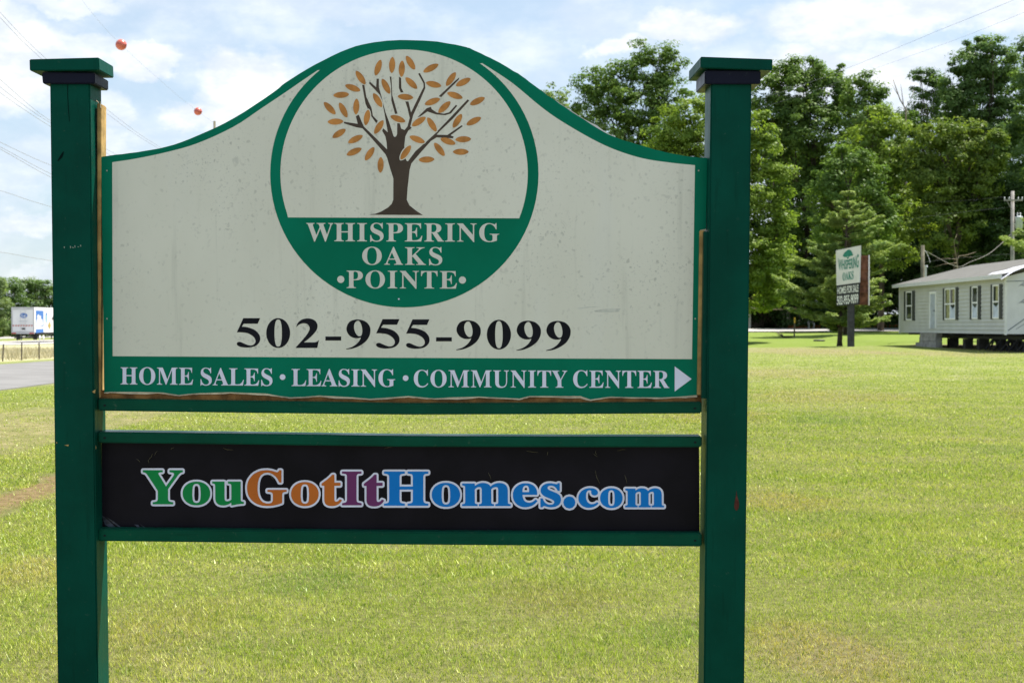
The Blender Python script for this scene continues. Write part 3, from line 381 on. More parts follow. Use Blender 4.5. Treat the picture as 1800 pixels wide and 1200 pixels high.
'halo': '2509,8225 2852,8224 2865,8226 2875,8230 2888,8242 2894,8258 2895,8290 2892,8305 2882,8318 2870,8327 2858,8330 2827,8332 2920,8483 3010,8358 3023,8335 2972,8328 2960,8321 2951,8310 2945,8292 2945,8260 2951,8245 2960,8234 2972,8227 2985,8224 3208,8224 3225,8228 3240,8240 3248,8258 3248,8292 3243,8310 3235,8319 3225,8326 3192,8335 3166,8358 3060,8503 2988,8602 2988,8745 2990,8768 2995,8779 3012,8783 3052,8789 3065,8796 3074,8808 3079,8822 3079,8855 3075,8868 3066,8880 3052,8889 3038,8892 2692,8892 2674,8888 2661,8878 2652,8862 2651,8850 2652,8818 2660,8801 2675,8789 2688,8786 2718,8783 2735,8778 2739,8768 2740,8745 2740,8633 2558,8355 2540,8337 2500,8326 2490,8320 2482,8310 2476,8292 2478,8254 2489,8235 2508,8225|4646,8225 4712,8224 4750,8229 4788,8236 4868,8261 4882,8238 4895,8228 4910,8224 4942,8223 4962,8230 4971,8238 4978,8248 4982,8265 4982,8472 4979,8485 4973,8495 4965,8503 4955,8509 4942,8512 4910,8511 4898,8508 4888,8502 4878,8490 4848,8430 4828,8404 4810,8385 4788,8368 4765,8353 4740,8343 4698,8336 4648,8346 4615,8368 4588,8410 4569,8480 4562,8575 4564,8622 4569,8662 4578,8700 4591,8732 4605,8758 4620,8776 4638,8790 4658,8800 4680,8807 4708,8809 4735,8808 4750,8803 4757,8798 4760,8790 4762,8772 4762,8705 4758,8682 4738,8676 4698,8673 4680,8665 4671,8655 4666,8642 4665,8605 4675,8584 4685,8576 4695,8571 4795,8569 5035,8570 5048,8573 5058,8579 5070,8598 5073,8610 5072,8638 5069,8650 5062,8660 5054,8668 5042,8673 5010,8676 4997,8680 4994,8705 4994,8832 4990,8850 4982,8860 4972,8868 4915,8889 4860,8904 4808,8914 4750,8921 4695,8923 4652,8921 4610,8916 4568,8907 4532,8896 4495,8880 4462,8862 4431,8840 4403,8815 4379,8788 4358,8758 4338,8722 4325,8688 4315,8650 4308,8575 4310,8535 4316,8495 4326,8458 4339,8422 4358,8390 4402,8332 4430,8308 4462,8284 4524,8252 4562,8239 4600,8230 4645,8225|6006,8250 6020,8248 6348,8248 6368,8254 6382,8268 6388,8285 6389,8312 6386,8325 6380,8337 6370,8346 6358,8352 6305,8359 6302,8365 6301,8380 6301,8768 6303,8790 6305,8794 6318,8798 6365,8807 6382,8821 6390,8840 6390,8870 6388,8882 6381,8895 6368,8905 6350,8910 6018,8910 6005,8908 5995,8902 5987,8895 5978,8880 5934,8905 5885,8920 5835,8924 5792,8921 5748,8911 5715,8892 5706,8885 5685,8859 5671,8825 5666,8782 5666,8648 5666,8568 5648,8565 5635,8559 5625,8548 5619,8535 5618,8495 5625,8475 5635,8465 5730,8395 5775,8357 5821,8310 5842,8303 5872,8303 5885,8306 5902,8318 5912,8338 5912,8443 5980,8444 5992,8446 6011,8460 6017,8470 6020,8482 6019,8532 6013,8548 6004,8558 5995,8563 5982,8566 5912,8568 5913,8775 5920,8775 5928,8770 5945,8749 5955,8741 5968,8736 5980,8736 6020,8750 6032,8759 6042,8775 6045,8799 6061,8792 6065,8770 6063,8362 6060,8358 6003,8350 5990,8342 5981,8330 5977,8312 5979,8278 5990,8260 6005,8250|6745,8250 6758,8248 7110,8248 7128,8252 7140,8261 7155,8252 7170,8248 7522,8248 7538,8251 7549,8258 7560,8270 7564,8285 7564,8318 7558,8335 7548,8346 7535,8352 7482,8360 7479,8362 7476,8372 7475,8770 7476,8790 7482,8804 7500,8810 7535,8813 7548,8820 7556,8828 7564,8848 7564,8885 7559,8898 7550,8908 7538,8915 7522,8918 7170,8918 7155,8914 7140,8905 7128,8914 7110,8918 6755,8918 6742,8915 6732,8910 6715,8889 6670,8913 6628,8926 6582,8929 6530,8927 6488,8916 6452,8894 6427,8862 6413,8828 6409,8790 6408,8570 6382,8563 6366,8548 6361,8530 6362,8490 6368,8478 6375,8469 6472,8396 6517,8358 6563,8310 6580,8303 6612,8303 6625,8305 6638,8312 6649,8325 6654,8340 6655,8445 6720,8445 6732,8448 6742,8453 6752,8462 6758,8472 6760,8485 6760,8535 6755,8548 6745,8559 6735,8565 6722,8569 6654,8570 6655,8780 6660,8781 6669,8775 6685,8754 6695,8746 6708,8741 6722,8741 6760,8755 6770,8761 6778,8770 6784,8782 6785,8795 6783,8808 6800,8804 6805,8792 6807,8770 6805,8372 6802,8364 6798,8360 6740,8350 6728,8341 6720,8330 6716,8312 6718,8278 6729,8260 6745,8250|7140,8340 7130,8348 7120,8352 7090,8355 7061,8362 7058,8390 7058,8510 7142,8512 7223,8510 7223,8390 7221,8362 7208,8358 7160,8352 7142,8341|3434,8425 3502,8427 3548,8437 3592,8453 3632,8476 3666,8505 3695,8541 3718,8588 3729,8640 3729,8695 3717,8748 3694,8795 3665,8830 3632,8858 3592,8881 3548,8898 3505,8907 3472,8909 3422,8909 3365,8899 3335,8890 3272,8856 3238,8826 3212,8793 3200,8772 3181,8722 3177,8692 3177,8640 3181,8615 3189,8588 3212,8540 3240,8505 3272,8477 3315,8453 3360,8436 3402,8427 3432,8425|3728,8425 3942,8424 3962,8431 3978,8446 3992,8430 4012,8424 4225,8424 4238,8427 4250,8434 4261,8448 4265,8465 4265,8775 4268,8778 4292,8781 4305,8788 4317,8802 4321,8820 4321,8850 4317,8860 4310,8871 4300,8878 4290,8882 4258,8884 4172,8893 4075,8913 4062,8911 4052,8906 4035,8888 3990,8904 3960,8911 3922,8913 3865,8907 3825,8892 3793,8868 3776,8845 3762,8820 3750,8768 3748,8531 3725,8526 3712,8520 3701,8508 3696,8492 3696,8462 3700,8448 3712,8432 3728,8425|5349,8432 5408,8435 5455,8445 5500,8462 5541,8488 5574,8518 5599,8548 5613,8572 5623,8598 5630,8622 5635,8650 5636,8675 5635,8708 5623,8760 5600,8808 5570,8844 5538,8872 5498,8896 5458,8911 5415,8921 5370,8924 5330,8924 5300,8920 5248,8906 5218,8893 5175,8868 5142,8838 5118,8805 5105,8782 5087,8732 5081,8682 5086,8628 5094,8598 5118,8550 5148,8513 5180,8485 5222,8460 5262,8445 5305,8436 5348,8433|7810,8448 7840,8446 7888,8449 7935,8459 7982,8476 8022,8499 8056,8528 8087,8565 8110,8612 8122,8665 8122,8720 8110,8772 8085,8822 8058,8855 8022,8885 7982,8909 7938,8925 7892,8935 7868,8937 7808,8938 7750,8928 7718,8918 7655,8885 7620,8855 7591,8818 7568,8772 7560,8748 7556,8720 7556,8665 7560,8638 7567,8612 7591,8565 7619,8530 7653,8500 7697,8475 7740,8459 7785,8449 7808,8448|8458,8450 8488,8448 8538,8452 8580,8464 8610,8480 8630,8496 8658,8478 8692,8463 8732,8452 8780,8448 8838,8454 8885,8472 8898,8480 8931,8512 8953,8560 8961,8620 8961,8818 8992,8826 9002,8834 9009,8845 9013,8860 9013,8888 9009,8900 9002,8910 8989,8920 8972,8924 8712,8924 8695,8921 8680,8924 8620,8924 8425,8924 8408,8920 8390,8924 8128,8924 8115,8921 8104,8915 8095,8905 8090,8895 8088,8860 8094,8840 8110,8825 8120,8821 8142,8818 8143,8812 8143,8565 8110,8556 8100,8548 8093,8538 8089,8522 8089,8495 8093,8482 8099,8472 8112,8462 8128,8458 8338,8458 8355,8461 8375,8475 8410,8460 8458,8450|9230,8452 9278,8454 9315,8461 9350,8473 9382,8488 9412,8511 9436,8538 9455,8568 9468,8599 9470,8598 9476,8568 9496,8528 9529,8495 9550,8480 9578,8468 9610,8458 9670,8452 9718,8456 9778,8468 9790,8458 9805,8452 9835,8452 9850,8456 9865,8468 9874,8488 9874,8618 9872,8630 9864,8642 9855,8651 9841,8658 9861,8675 9880,8702 9892,8746 9940,8701 9998,8684 10010,8683 10068,8698 10080,8703 10125,8747 10132,8759 10134,8725 10144,8682 10165,8641 10181,8620 10197,8602 10234,8575 10275,8555 10320,8542 10370,8538 10412,8540 10460,8552 10490,8565 10518,8587 10537,8615 10542,8638 10545,8639 10568,8610 10595,8586 10630,8565 10665,8551 10705,8542 10748,8540 10788,8542 10828,8551 10862,8565 10893,8582 10927,8612 10947,8638 10959,8660 10969,8682 10978,8728 10978,8770 10974,8795 10967,8820 10949,8858 10925,8888 10898,8912 10865,8932 10848,8939 10828,8947 10790,8956 10750,8958 10720,8957 10672,8949 10646,8940 10596,8912 10568,8888 10548,8864 10508,8902 10475,8923 10438,8940 10390,8951 10348,8954 10310,8952 10275,8943 10245,8930 10210,8909 10182,8882 10162,8857 10150,8834 10148,8834 10130,8895 10088,8941 10070,8952 10012,8967 10000,8966 9948,8952 9932,8944 9888,8898 9875,8856 9855,8882 9832,8904 9808,8919 9784,8930 9752,8939 9690,8947 9655,8944 9615,8937 9570,8923 9555,8938 9542,8943 9498,8944 9478,8932 9467,8915 9465,8834 9435,8868 9395,8899 9340,8926 9290,8940 9235,8945 9188,8941 9145,8931 9105,8913 9069,8890 9038,8860 9013,8825 8993,8780 8986,8750 8981,8695 8986,8642 9002,8592 9016,8568 9041,8535 9072,8506 9110,8483 9150,8466 9192,8455 9228,8453|3982,8514 3983,8765 3985,8769 3995,8771 4012,8768 4024,8762 4033,8755 4032,8532 4028,8530 4000,8526 3983,8515|3440,8534 3432,8539 3427,8548 3420,8570 3418,8595 3414,8698 3418,8750 3424,8780 3432,8793 3440,8797 3452,8799 3467,8798 3475,8794 3482,8785 3490,8752 3493,8670 3490,8595 3486,8570 3478,8544 3465,8534 3442,8534|5350,8542 5340,8546 5334,8552 5326,8580 5321,8638 5320,8712 5324,8765 5332,8799 5340,8808 5348,8811 5368,8812 5380,8808 5387,8800 5393,8780 5398,8710 5397,8638 5393,8582 5385,8555 5379,8548 5372,8543 5352,8542|11248,8542 11280,8540 11322,8543 11358,8553 11384,8568 11395,8577 11412,8566 11440,8553 11475,8543 11515,8540 11562,8545 11602,8561 11615,8570 11642,8598 11660,8638 11667,8688 11667,8845 11682,8849 11692,8855 11702,8865 11707,8875 11708,8910 11704,8922 11698,8932 11683,8942 11668,8946 11460,8946 11448,8944 11435,8946 11395,8946 11230,8946 11218,8944 11202,8946 10995,8946 10982,8944 10971,8938 10962,8928 10957,8918 10955,8885 10960,8868 10974,8852 10985,8847 10998,8845 10999,8842 10999,8650 10975,8642 10965,8633 10959,8622 10956,8610 10956,8588 10958,8575 10964,8565 10978,8553 10995,8548 11165,8548 11180,8552 11192,8561 11215,8551 11248,8543|7838,8555 7825,8557 7816,8562 7811,8570 7804,8592 7799,8652 7798,8725 7802,8778 7804,8795 7810,8812 7818,8821 7825,8825 7842,8827 7855,8825 7863,8820 7869,8812 7875,8795 7881,8725 7881,8692 7877,8620 7875,8595 7870,8578 7860,8561 7852,8557 7840,8555|9240,8565 9232,8568 9226,8578 9219,8608 9245,8609 9265,8609 9266,8598 9258,8565 9242,8564|9680,8565 9660,8570 9668,8576 9745,8608 9761,8612 9747,8592 9734,8580 9702,8567 9682,8565|8412,8592 8405,8593 8390,8601 8380,8612 8381,8815 8382,8819 8402,8823 8408,8824 8432,8819 8435,8812 8434,8600 8432,8592 8430,8591 8415,8592|8702,8592 8678,8602 8669,8610 8670,8818 8692,8822 8722,8819 8724,8812 8723,8600 8720,8591 8705,8592|7060,8634 7058,8638 7058,8770 7060,8792 7063,8802 7082,8809 7120,8813 7131,8818 7140,8825 7162,8813 7205,8807 7219,8802 7222,8792 7222,8634 7062,8634|10745,8645 10738,8646 10734,8650 10728,8670 10724,8718 10723,8775 10726,8818 10731,8842 10738,8850 10750,8851 10760,8847 10766,8832 10770,8750 10766,8670 10759,8650 10755,8646 10748,8644|10355,8647 10350,8650 10343,8660 10337,8680 10335,8715 10335,8738 10343,8772 10357,8798 10372,8811 10388,8818 10410,8821 10430,8818 10448,8811 10475,8792 10495,8787 10518,8792 10514,8750 10515,8718 10495,8730 10470,8736 10445,8738 10405,8729 10395,8722 10370,8698 10365,8685 10357,8648|9480,8670 9477,8692 9471,8708 9460,8718 9445,8725 9225,8726 9224,8730 9235,8760 9250,8780 9272,8791 9285,8792 9308,8795 9340,8789 9368,8771 9392,8748 9410,8742 9432,8744 9465,8766 9468,8745 9479,8730 9495,8720 9515,8718 9505,8708 9489,8688 9481,8672|11230,8672 11218,8675 11208,8680 11205,8685 11205,8845 11208,8846 11218,8848 11231,8845 11230,8672|11460,8672 11450,8674 11435,8683 11435,8845 11438,8846 11448,8848 11460,8846 11461,8842 11460,8672|9582,8760 9581,8762 9585,8774 9598,8795 9613,8810 9632,8822 9652,8829 9672,8831 9688,8830 9702,8826 9708,8820 9700,8812 9678,8800 9585,8761',
}

# ------------------------------------------------------------------ terrain
def sstep(a, b, x):
    t = np.clip((np.asarray(x, dtype=float) - a) / (b - a), 0, 1)
    return t * t * (3 - 2 * t)


def gz(x, y):
    """height of the ground: flat by the road, the lawn rising to a lip, then on to the wood"""
    x = np.asarray(x, dtype=float)
    y = np.asarray(y, dtype=float)
    left = np.interp(y, [-100, 60, 150, 5000], [0, 0, -0.4, -0.4])
    near = np.interp(y, [-100, 12, 80, 110, 120, 200, 400, 5000], [0, 0, 0.5, 1.07, 1.31, 3.2, 4.0, 4.0])
    far = np.interp(y, [-100, 12, 80, 110, 120, 200, 400, 5000], [0, 0, 0.12, 1.07, 1.31, 3.2, 4.0, 4.0])
    lip = 74 + np.clip((x - 12) * 0.55, 0, 6)
    k = sstep(0, 0.8, y - lip) * (1 - sstep(21.0, 23.0, x)) * sstep(5, 9, x)
    right = near * (1 - k) + far * k
    w = sstep(-4, 10, x)
    h = left * (1 - w) + right * w
    near_bump = 0.02 * np.sin(x * 0.9 + 1.3) * np.sin(y * 0.53) * (np.clip(x + 12, 0, 1))
    return h + near_bump * np.clip((y - 5) / 5, 0, 1) * np.clip((60 - y) / 20, 0, 1)


def gz1(x, y):
    return float(gz(x, y))


def ground_hit(px, py):
    d = cam_ray(px, py)
    t = 2.0
    while t < 900:
        p = EYE + d * t
        if p.z < gz1(p.x, p.y):
            return p
        t += 0.05 + t * 0.001
    return EYE + d * 900


xs = np.unique(np.concatenate([np.linspace(-900, -110, 24), np.linspace(-110, -24, 30), [-12.5, -21.5], np.linspace(-24, 40, 129), np.linspace(40, 120, 33), np.linspace(120, 900, 22)]))
ys = np.unique(np.concatenate([np.linspace(-80, 4, 12), np.linspace(4, 62, 59), np.linspace(62, 70, 9), np.linspace(70, 86, 65), np.linspace(86, 152, 34), np.linspace(152, 420, 40), np.linspace(420, 2200, 24), [60, 150]]))
GX, GY = np.meshgrid(xs, ys)
GZ = gz(GX, GY)
gv = np.stack([GX, GY, GZ], -1).reshape(-1, 3)
nx, ny = len(xs), len(ys)
ii = np.arange((nx - 1) * (ny - 1))
r_, c_ = ii // (nx - 1), ii % (nx - 1)
a_ = r_ * nx + c_
gf = np.stack([a_, a_ + 1, a_ + nx + 1, a_ + nx], -1)


TAN, OLV, DEEP = (0.34, 0.25, 0.12), (0.24, 0.20, 0.07), (0.12, 0.19, 0.035)
# worn and lush places in the turf
SPOTS = [(1.62, 7.0, 0.55, TAN, 0.9), (2.35, 13.2, 0.7, TAN, 0.7), (3.6, 24.5, 1.3, TAN, 0.6), (5.0, 23.3, 0.8, DEEP, 0.55), (6.35, 17.6, 0.8, DEEP, 0.5), (0.25, 8.3, 0.5, OLV, 0.6),
         (-1.9, 7.2, 0.6, TAN, 0.5), (4.6, 12.0, 0.6, TAN, 0.5), (0.9, 7.5, 0.35, DEEP, 0.5), (-1.2, 9.0, 0.4, DEEP, 0.6), (6.5, 30.0, 2.2, TAN, 0.5), (-3.1, 9.0, 0.5, TAN, 0.6), (7.5, 42.0, 3.0, TAN, 0.5), (14.0, 66.0, 4.5, TAN, 0.6), (19, 62, 3.5, TAN, 0.45)]


def lawn_colour(t, p):
    """mown turf: lime green with straw, olive and deep green patches of several sizes"""
    flat = t.scale(p, (1, 1, 0))
    n1 = t.noise(flat, 0.32, 4.0, 0.6)
    n2 = t.noise(t.vmath('ADD', flat, (31, 7, 0)), 1.3, 4.0, 0.65)
    n3 = t.noise(t.vmath('ADD', flat, (5, 53, 0)), 6.0, 3.0, 0.65)
    n4 = t.noise(t.vmath('ADD', t.scale(flat, (0.35, 1.3, 0)), (9, 3, 0)), 0.5, 3.0, 0.6)
    c = t.mix(t.ramp(n1, 0.32, 0.68), (0.205, 0.245, 0.036), (0.27, 0.29, 0.058))
    c = t.mix(t.ramp(n2, 0.46, 0.72, 0, 0.85), c, (0.37, 0.335, 0.15))
    c = t.mix(t.ramp(n4, 0.50, 0.68, 0, 0.7), c, (0.34, 0.32, 0.12))
    n5 = t.noise(t.vmath('ADD', flat, (77, 21, 0)), 0.7, 5.0, 0.7)
    c = t.mix(t.ramp(n5, 0.60, 0.76, 0, 0.8), c, (0.29, 0.225, 0.09))
    n6 = t.noise(t.vmath('ADD', flat, (17, 91, 0)), 14.0, 3.0, 0.7)
    c = t.mix(t.ramp(n6, 0.55, 0.72, 0, 0.55), c, (0.38, 0.36, 0.17))
    for sx, sy, rad, colr, k in SPOTS:
        d = t.vmath('LENGTH', t.scale(t.vmath('SUBTRACT', flat, (sx, sy, 0)), (1.0 / rad, 0.55 / rad, 1)))
        d = t.math('ADD', d, t.math('MULTIPLY', t.math('SUBTRACT', n5, 0.5), 2.4))
        c = t.mix(t.ramp(d, 1.1, 0.3, 0, k), c, colr)
    c = t.mix(t.ramp(n3, 0.56, 0.76, 0, 0.75), c, (0.115, 0.18, 0.03))
    return c


def dirt_masks(t, p):
    s = t.new('ShaderNodeSeparateXYZ')
    t.put(s, 0, p)
    x, y = s.outputs['X'], s.outputs['Y']
    nn = t.math('SUBTRACT', t.noise(p, 0.9, 5.0, 0.65), 0.5)
    xw = t.math('ADD', x, t.math('MULTIPLY', nn, 3.0))
    yw = t.math('ADD', y, t.math('MULTIPLY', nn, 6.0))
    a = t.math('MULTIPLY', t.ramp(xw, -10.5, -9.0), t.ramp(xw, -5.6, -6.6))
    a = t.math('MULTIPLY', a, t.math('MULTIPLY', t.ramp(yw, 16.5, 19.0), t.ramp(yw, 29.0, 26.5)))
    n2 = t.math('SUBTRACT', t.noise(p, 2.3, 5.0, 0.65), 0.5)
    xr = t.math('ABSOLUTE', t.math('ADD', t.math('ADD', x, 4.62), t.math('MULTIPLY', n2, 0.6)))
    b = t.math('MULTIPLY', t.ramp(xr, 0.36, 0.12), t.math('MULTIPLY', t.ramp(y, 10.0, 12.5), t.ramp(y, 21.0, 16.0)))
    a = t.math('MULTIPLY', a, t.ramp(t.noise(t.scale(p, (1, 0.5, 1)), 1.7, 5.0, 0.7), 0.36, 0.62, 0.25, 1.0))
    return a, b


m_ground, t, b = material('lawn_ground')
p = t.pos()
c = lawn_colour(t, p)
fine = t.noise(t.scale(p, (1, 0.6, 1)), 22.0, 4.0, 0.7)
sg = t.new('ShaderNodeSeparateXYZ')
t.put(sg, 0, p)
thatch_shade = t.mix(t.ramp(t.noise(p, 18.0, 4.0, 0.7), 0.35, 0.65), (0.075, 0.065, 0.028), (0.17, 0.16, 0.06))
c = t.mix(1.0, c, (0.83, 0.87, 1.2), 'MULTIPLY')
c = t.mix(t.ramp(sg.outputs['Y'], 50.0, 10.0, 0.0, 0.75), c, thatch_shade)  # thatch brown darkens the near ground: shade between blades put into the colour
grit = t.noise(t.scale(p, (1, 0.45, 1)), 7.0, 5.0, 0.75)
c = t.mix(t.ramp(fine, 0.35, 0.62, 0.55, 0.0), c, t.mix(1.0, c, (0.62, 0.64, 0.5), 'MULTIPLY'))
c = t.mix(t.ramp(grit, 0.38, 0.62, 0.5, 0.0), c, t.mix(1.0, c, (0.70, 0.76, 0.6), 'MULTIPLY'))
s = t.new('ShaderNodeSeparateXYZ')
t.put(s, 0, p)
gx, gy = s.outputs['X'], s.outputs['Y']
# lawn beyond the lip is fresher green
c = t.mix(t.math('MULTIPLY', t.ramp(gy, 76, 84, 0, 0.75), t.ramp(gx, 4, 10)), c, (0.15, 0.215, 0.034))
# rough dry field between the frontage road and the highway
fieldm = t.math('MULTIPLY', t.ramp(gx, -22.0, -23.5), t.ramp(gx, -49.5, -48.0))
fieldc = t.mix(t.ramp(t.noise(t.scale(p, (1, .5, 1)), 0.8, 5.0, 0.65), 0.35, 0.7), (0.44, 0.40, 0.25), (0.36, 0.35, 0.18))
c = t.mix(fieldm, c, fieldc)
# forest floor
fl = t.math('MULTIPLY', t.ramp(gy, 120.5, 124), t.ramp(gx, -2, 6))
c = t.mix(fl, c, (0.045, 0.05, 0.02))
# under the house the ground is bare
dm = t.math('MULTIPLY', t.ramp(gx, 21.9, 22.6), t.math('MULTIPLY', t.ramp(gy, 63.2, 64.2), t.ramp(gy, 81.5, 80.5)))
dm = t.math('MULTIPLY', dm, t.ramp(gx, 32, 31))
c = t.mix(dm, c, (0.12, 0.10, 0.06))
da, db = dirt_masks(t, p)
speck = t.ramp(t.noise(p, 3.2, 6.0, 0.8), 0.60, 0.68)
soil = t.mix(t.ramp(t.noise(p, 5.0, 5.0, 0.7), 0.35, 0.7), (0.17, 0.15, 0.06), (0.31, 0.265, 0.14))
rut = t.mix(t.ramp(t.noise(p, 9.0, 5.0, 0.7), 0.35, 0.7), (0.13, 0.08, 0.04), (0.24, 0.17, 0.09))
soil = t.mix(speck, soil, (0.10, 0.075, 0.035))
c = t.mix(t.math('MULTIPLY', da, 0.8), c, soil)
c = t.mix(t.math('MULTIPLY', db, 0.8), c, rut)
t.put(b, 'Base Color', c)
t.put(b, 'Roughness', 0.95)
t.put(b, 'Specular IOR Level', 0.1)
h = t.math('ADD', t.math('MULTIPLY', fine, 0.6), t.noise(p, 90.0, 2.0))
t.put(b, 'Normal', t.bump(h, 0.03, 0.55))

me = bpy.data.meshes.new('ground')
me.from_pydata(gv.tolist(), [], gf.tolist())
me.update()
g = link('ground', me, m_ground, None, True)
tag(g, 'mown yellow green lawn and fields reaching to the wood and the highway', None, None, 'structure')

# ------------------------------------------------------------------ roads
m_asph = simple('road_asphalt', (0.178, 0.174, 0.170), 0.9, 0.2, var=0.12, vs=0.6, bump=0.004, bscale=60)
m_conc = simple('road_concrete', (0.34, 0.325, 0.305), 0.9, 0.2, var=0.08, vs=0.4)
m_paint = simple('road_paint', (0.75, 0.75, 0.72), 0.7, 0.3, var=0.1, vs=3.0)
m_yellow = simple('yellow_paint', (0.62, 0.42, 0.06), 0.7, 0.3, var=0.1, vs=3.0)


def strip(name, x0, x1, yy, lift, mat, label, thick=0.1, wob=0.0):
    mb = MB()
    n = len(yy)
    vs, fs = [], []
    for i, y in enumerate(yy):
        wv_ = wob * math.sin(y * 0.7) * math.sin(y * 0.23 + 1)
        za, zb = gz1(x0, y), gz1(x1, y)
        z = max(za, zb) + lift
        vs += [(x0 - wv_, y, z), (x1 + wv_, y, z), (x1 + wv_, y, z - thick), (x0 - wv_, y, z - thick)]
    for i in range(n - 1):
        a = 4 * i
        for k in range(4):
            fs.append((a + k, a + (k + 1) % 4, a + 4 + (k + 1) % 4, a + 4 + k))
    fs += [(3, 2, 1, 0), (4 * n - 4, 4 * n - 3, 4 * n - 2, 4 * n - 1)]
    mb.add(vs, fs)
    o = mb.build(name, mat)
    return tag(o, label, None, None, 'structure')


YY = list(np.linspace(-70, 60, 131)) + [70, 80, 90, 100, 120, 150, 200, 260, 320, 380]
strip('frontage_road', -20.9, -12.6, YY, 0.02, m_asph, 'pale grey asphalt frontage road beside the lawn', 0.12, 0.12)
YH = [40, 60, 90, 120, 150, 200, 260, 340, 500]
strip('highway', -64, -50, YH, 0.05, m_conc, 'grey highway carriageway under the white trailer', 0.15)
strip('far_carriageway', -90, -76, YH, 0.05, m_conc, 'far pale carriageway of the highway beyond the median', 0.15)
strip('edge_line', -50.75, -50.6, YH, 0.056, m_paint, 'white edge line of the highway', 0.004)
strip('lane_line', -63.5, -63.35, YH, 0.056, m_yellow, 'yellow median line of the highway', 0.004)

# unseen asphalt behind the camera, added to cut green bounce on the sign
mb = MB()
dv = list(np.linspace(-60, 60, 61))
vs, fs = [], []
for i, x in enumerate(dv):
    for y, z in ((-11, -.08), (-11, .02), (1.6, .02), (1.6, -.08)):
        vs.append((x, y + .1 * math.sin(x * .6), z + gz1(x, max(y, 0))))
    if i:
        for k in range(3):
            fs.append((4 * i - 4 + k, 4 * i - 3 + k, 4 * i + 1 + k, 4 * i + k))
mb.add(vs, fs)
tag(mb.build('added_drive', m_asph), 'unseen grey asphalt added in front of the sign to cut green bounce', None, None, 'structure')

# pale lane in front of the wood on the right
vs, fs = [], []
for i, x in enumerate(np.linspace(6, 90, 60)):
    sh = (x - 17) * 0.12
    y0, y1 = 110 + sh, 118.5 + sh
    for y in (y0, y1):
        vs.append((x, y, max(gz1(x, y), gz1(x, y + .5), gz1(x, y - .5)) + 0.05))
    if i:
        a = 2 * i
        fs.append((a - 2, a, a + 1, a - 1))
lane = mesh_obj('lane', vs, fs, m_conc)
tag(lane, 'pale concrete lane between the lawn and the wood', None, None, 'structure')

# ------------------------------------------------------------------ grass blades (nobody could count them)
m_grass, t, b = material('grass_blades')
p = t.pos()
c = lawn_colour(t, p)
at_ = t.new('ShaderNodeAttribute', attribute_name='tint')
c = t.mix(t.ramp(at_.outputs['Fac'], 0.74, 1.0, 0, 0.85), c, (0.46, 0.44, 0.24))
c = t.mix(t.ramp(at_.outputs['Fac'], 0.45, 0.05, 0, 0.9), c, (0.05, 0.095, 0.010))
t.n.remove(b)
c = t.mix(1.0, c, (1.62, 1.76, 0.90), 'MULTIPLY')
d1 = t.new('ShaderNodeBsdfDiffuse')
d2 = t.new('ShaderNodeBsdfTranslucent')
gl = t.new('ShaderNodeBsdfGlossy')
t.put(gl, 'Roughness', 0.45)
t.put(d1, 'Color', c)
t.put(d2, 'Color', t.mix(1.0, c, (1.2, 1.25, 0.75), 'MULTIPLY'))
ms = t.new('ShaderNodeMixShader')
t.put(ms, 0, 0.28)
t.l.new(d1.outputs[0], ms.inputs[1])
t.l.new(d2.outputs[0], ms.inputs[2])
ms2 = t.new('ShaderNodeMixShader')
t.put(ms2, 0, 0.05)
t.l.new(ms.outputs[0], ms2.inputs[1])
t.l.new(gl.outputs[0], ms2.inputs[2])
t.l.new(ms2.outputs[0], t.n['Material Output'].inputs[0])


def raw_mesh(name, co, nper, attr=None, quads=False):
    """co: (n, nper, 3) -> n polygons with nper corners"""
    n = co.shape[0]
    me = bpy.data.meshes.new(name)
    me.vertices.add(n * nper)
    me.vertices.foreach_set('co', co.reshape(-1).astype(np.float32))
    me.loops.add(n * nper)
    me.loops.foreach_set('vertex_index', np.arange(n * nper, dtype=np.int32))
    me.polygons.add(n)
    me.polygons.foreach_set('loop_start', np.arange(0, n * nper, nper, dtype=np.int32))
    me.update(calc_edges=True)
    if attr is not None:
        a = me.attributes.new('tint', 'FLOAT', 'FACE')
        a.data.foreach_set('value', attr.astype(np.float32))
    return me


